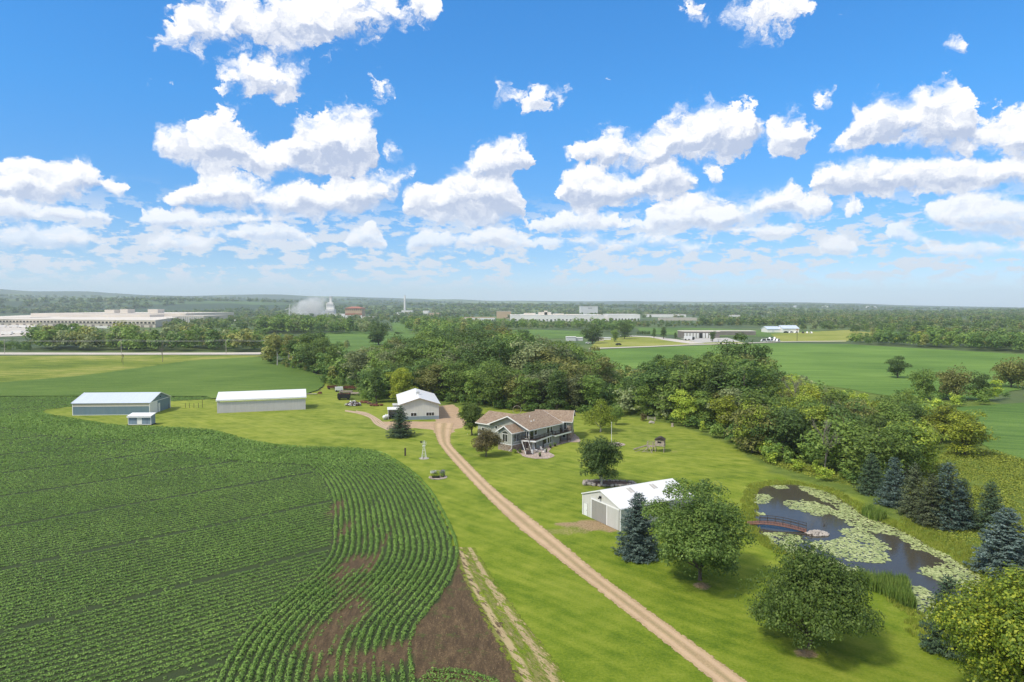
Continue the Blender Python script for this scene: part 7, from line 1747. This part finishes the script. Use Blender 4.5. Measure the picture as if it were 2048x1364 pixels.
    def car(px, py, c, lb, L=4.6, H=1.5, g=None, nm='parked_car', rz=0.0, cat='car'):
        x, y = G2(px, py); r_ = empty(nm, (x, y, .3 if py < 700 else 0), lb, cat, g, rz=rz); 
        m = MB(); m.prism([(-L/2, .35), (L/2, .35), (L/2, .85), (L/2-.3, .95), (L*.22, H), (-L*.28, H), (-L/2+.2, .98), (-L/2, .9)], -.9, .9, 'y'); P_(m, 'body', c, r_)
        m = MB(); m.prism([(L*.31, 1.0), (L*.20, H-.08), (-L*.27, H-.08), (-L*.36, 1.0)], -.93, .93, 'y'); P_(m, 'window', 'glass', r_)
        for a in (-L*.31, L*.31):
            for b in (-.85, .85): m = MB(); m.tube([(a, b-.1, .35), (a, b+.1, .35)], .35, 10); P_(m, 'wheel', 'black', r_)
    car(1237, 691, 'black', 'dark pickup parked on the farmstead drive', 5.2, 1.8, rz=.3)
    car(1176, 688, 'white', 'white car left of the farmstead lawn', 4.4, 1.5)
    for i, (px, py) in enumerate(((1528,684),(1536,683.5),(1544,683),(1551,683),(1556,683.8),(1540,680.5),(1549,680))):
        car(px, py, 'white', 'white van or camper parked at the roadside right of the depot', 6.5, 2.8, 'white vans at the roadside right of the depot', 'parked_van', .2*i, 'van')
    for i, px in enumerate((1572, 1582, 1592, 1606, 1614, 1622)):
        car(px, 666.5+.2*i, 'fwhite' if i % 3 else 'black', 'vehicle parked in front of the far white barns', 6, 2.4, 'vehicles in front of the far white barns', 'parked_car', .3*i)
    x, y = G2(1378, 680.5); tk = empty('lorry', (x, y, .35), 'white lorry parked before the brown transport depot', 'lorry'); m = MB(); m.box(-5, 3, -1.2, 1.2, 1.0, 3.8); P_(m, 'box', 'white', tk); m = MB(); m.box(3.2, 5.4, -1.2, 1.2, .6, 3.0); P_(m, 'cab', 'black', tk)
    for a in (-3.5, 0, 4.2): m = MB(); m.box(a-.5, a+.5, -1.3, 1.3, 0, 1.0); P_(m, 'wheel', 'black', tk)
    # small trees in a row
    for i in range(6):
        px = 1276+i*4.6; place_tree('tree', PROTO['farc'][i % 3], *G2(px, 669.5), 5.0, 'small round tree in the far planted row left of the depot', 'tree', 'row of small trees left of the depot', 'lf_dark')
    # utility poles by the county road
    pl = []
    for px, lb in ((-215, None), (7, 'utility pole by the county road at the left edge'), (241, 'utility pole by the county road above the meadow trees'), (451, 'utility pole by the county road left of the slim trees'), (660, None)):
        d = 500; x, y = at_d(px, d); pl.append((x, y))
        if lb:
            p = empty('utility_pole', (x, y, 0), lb, 'utility pole'); m = MB(); m.tube([(0, 0, -.2), (0, 0, 10.6)], [.17, .13], 8); P_(m, 'pole', 'pale_rock', p); m = MB(); m.beam((-1.2, 0, 10.0), (1.2, 0, 10.0), .14); P_(m, 'crossarm', 'grey_wood', p)
    w = empty('power_line', (pl[0][0], pl[0][1], 0), 'thin power wires strung between the county road poles', 'wires')
    for hgt, yo in ((10.4, 0), (9.6, .8)):
        m = MB(); pts = []
        for a, b in zip(pl[:-1], pl[1:]):
            for t in np.linspace(0, 1, 12, endpoint=False): pts.append((a[0]+(b[0]-a[0])*t-pl[0][0], a[1]-pl[0][1]+yo, hgt-3.0*t*(1-t)))
        m.tube(pts, .04, 4); P_(m, 'wire', 'fgrey', w)
    x, y = G2(1594, 683); p = empty('sign_pole', (x, y, 0), 'tall thin pole with a small reddish sign right of the depot vans', 'pole'); m = MB(); m.tube([(0, 0, 0), (0, 0, 12)], .2, 6); P_(m, 'pole', 'dark_wood', p); m = MB(); m.box(-1.2, 1.2, -.1, .1, 11, 12.6); P_(m, 'sign', 'tan', p)
    # steam
    m_, T, p, out = mat_new('steam_volume'); T.n.remove(p)
    v = T.new('ShaderNodeVolumePrincipled'); v.inputs['Color'].default_value = (.97, .96, .95, 1); v.inputs['Anisotropy'].default_value = .1
    P = obj_coord(T); n = T.noise(P, .045, 4, .62); sp = T.new('ShaderNodeSeparateXYZ'); T.put(sp.inputs[0], P)
    # core thins upward and toward the rim of the plume
    cx = T.math('MULTIPLY_ADD', sp.outputs[2], -.45, T.math('ADD', sp.outputs[0], 0)); rr = T.math('ADD', T.math('POWER', T.math('DIVIDE', cx, T.math('MULTIPLY_ADD', sp.outputs[2], .10, 58)), 2), T.math('POWER', T.math('DIVIDE', T.math('SUBTRACT', sp.outputs[2], 22), 46), 2))
    dn = T.math('SUBTRACT', T.math('ADD', T.math('SUBTRACT', 1.0, rr), T.math('MULTIPLY', T.math('SUBTRACT', n, .5), 3.4)), .15, clamp=True)
    T.put(v.inputs['Density'], T.math('MULTIPLY', dn, .05)); T.l.new(v.outputs[0], out.inputs['Volume'])
    d = 2100; x, y = at_d(614, d); mb = MB(); mb.blob((0, 0, 32), (98, 40, 52), 2, .1, 3); o = mb.build('steam_cloud', m_, None, True); o.location = (x, y, 0)
    tag(o, 'white steam cloud drifting left of the process plant tower', 'steam', kind='stuff')
build_far()

# ---------------------------------------------------------------- haze
m_, T, p, out = mat_new('haze_air'); T.n.remove(p)
v = T.new('ShaderNodeVolumePrincipled'); v.inputs['Color'].default_value = (.80, .90, 1.0, 1); v.inputs['Density'].default_value = HAZE; v.inputs['Anisotropy'].default_value = .0
T.l.new(v.outputs[0], out.inputs['Volume'])
mb = MB(); mb.box(-13500, 13500, -13500, 13500, -4.5, 330)
o = mb.build('haze', m_); o['kind'] = 'stuff'
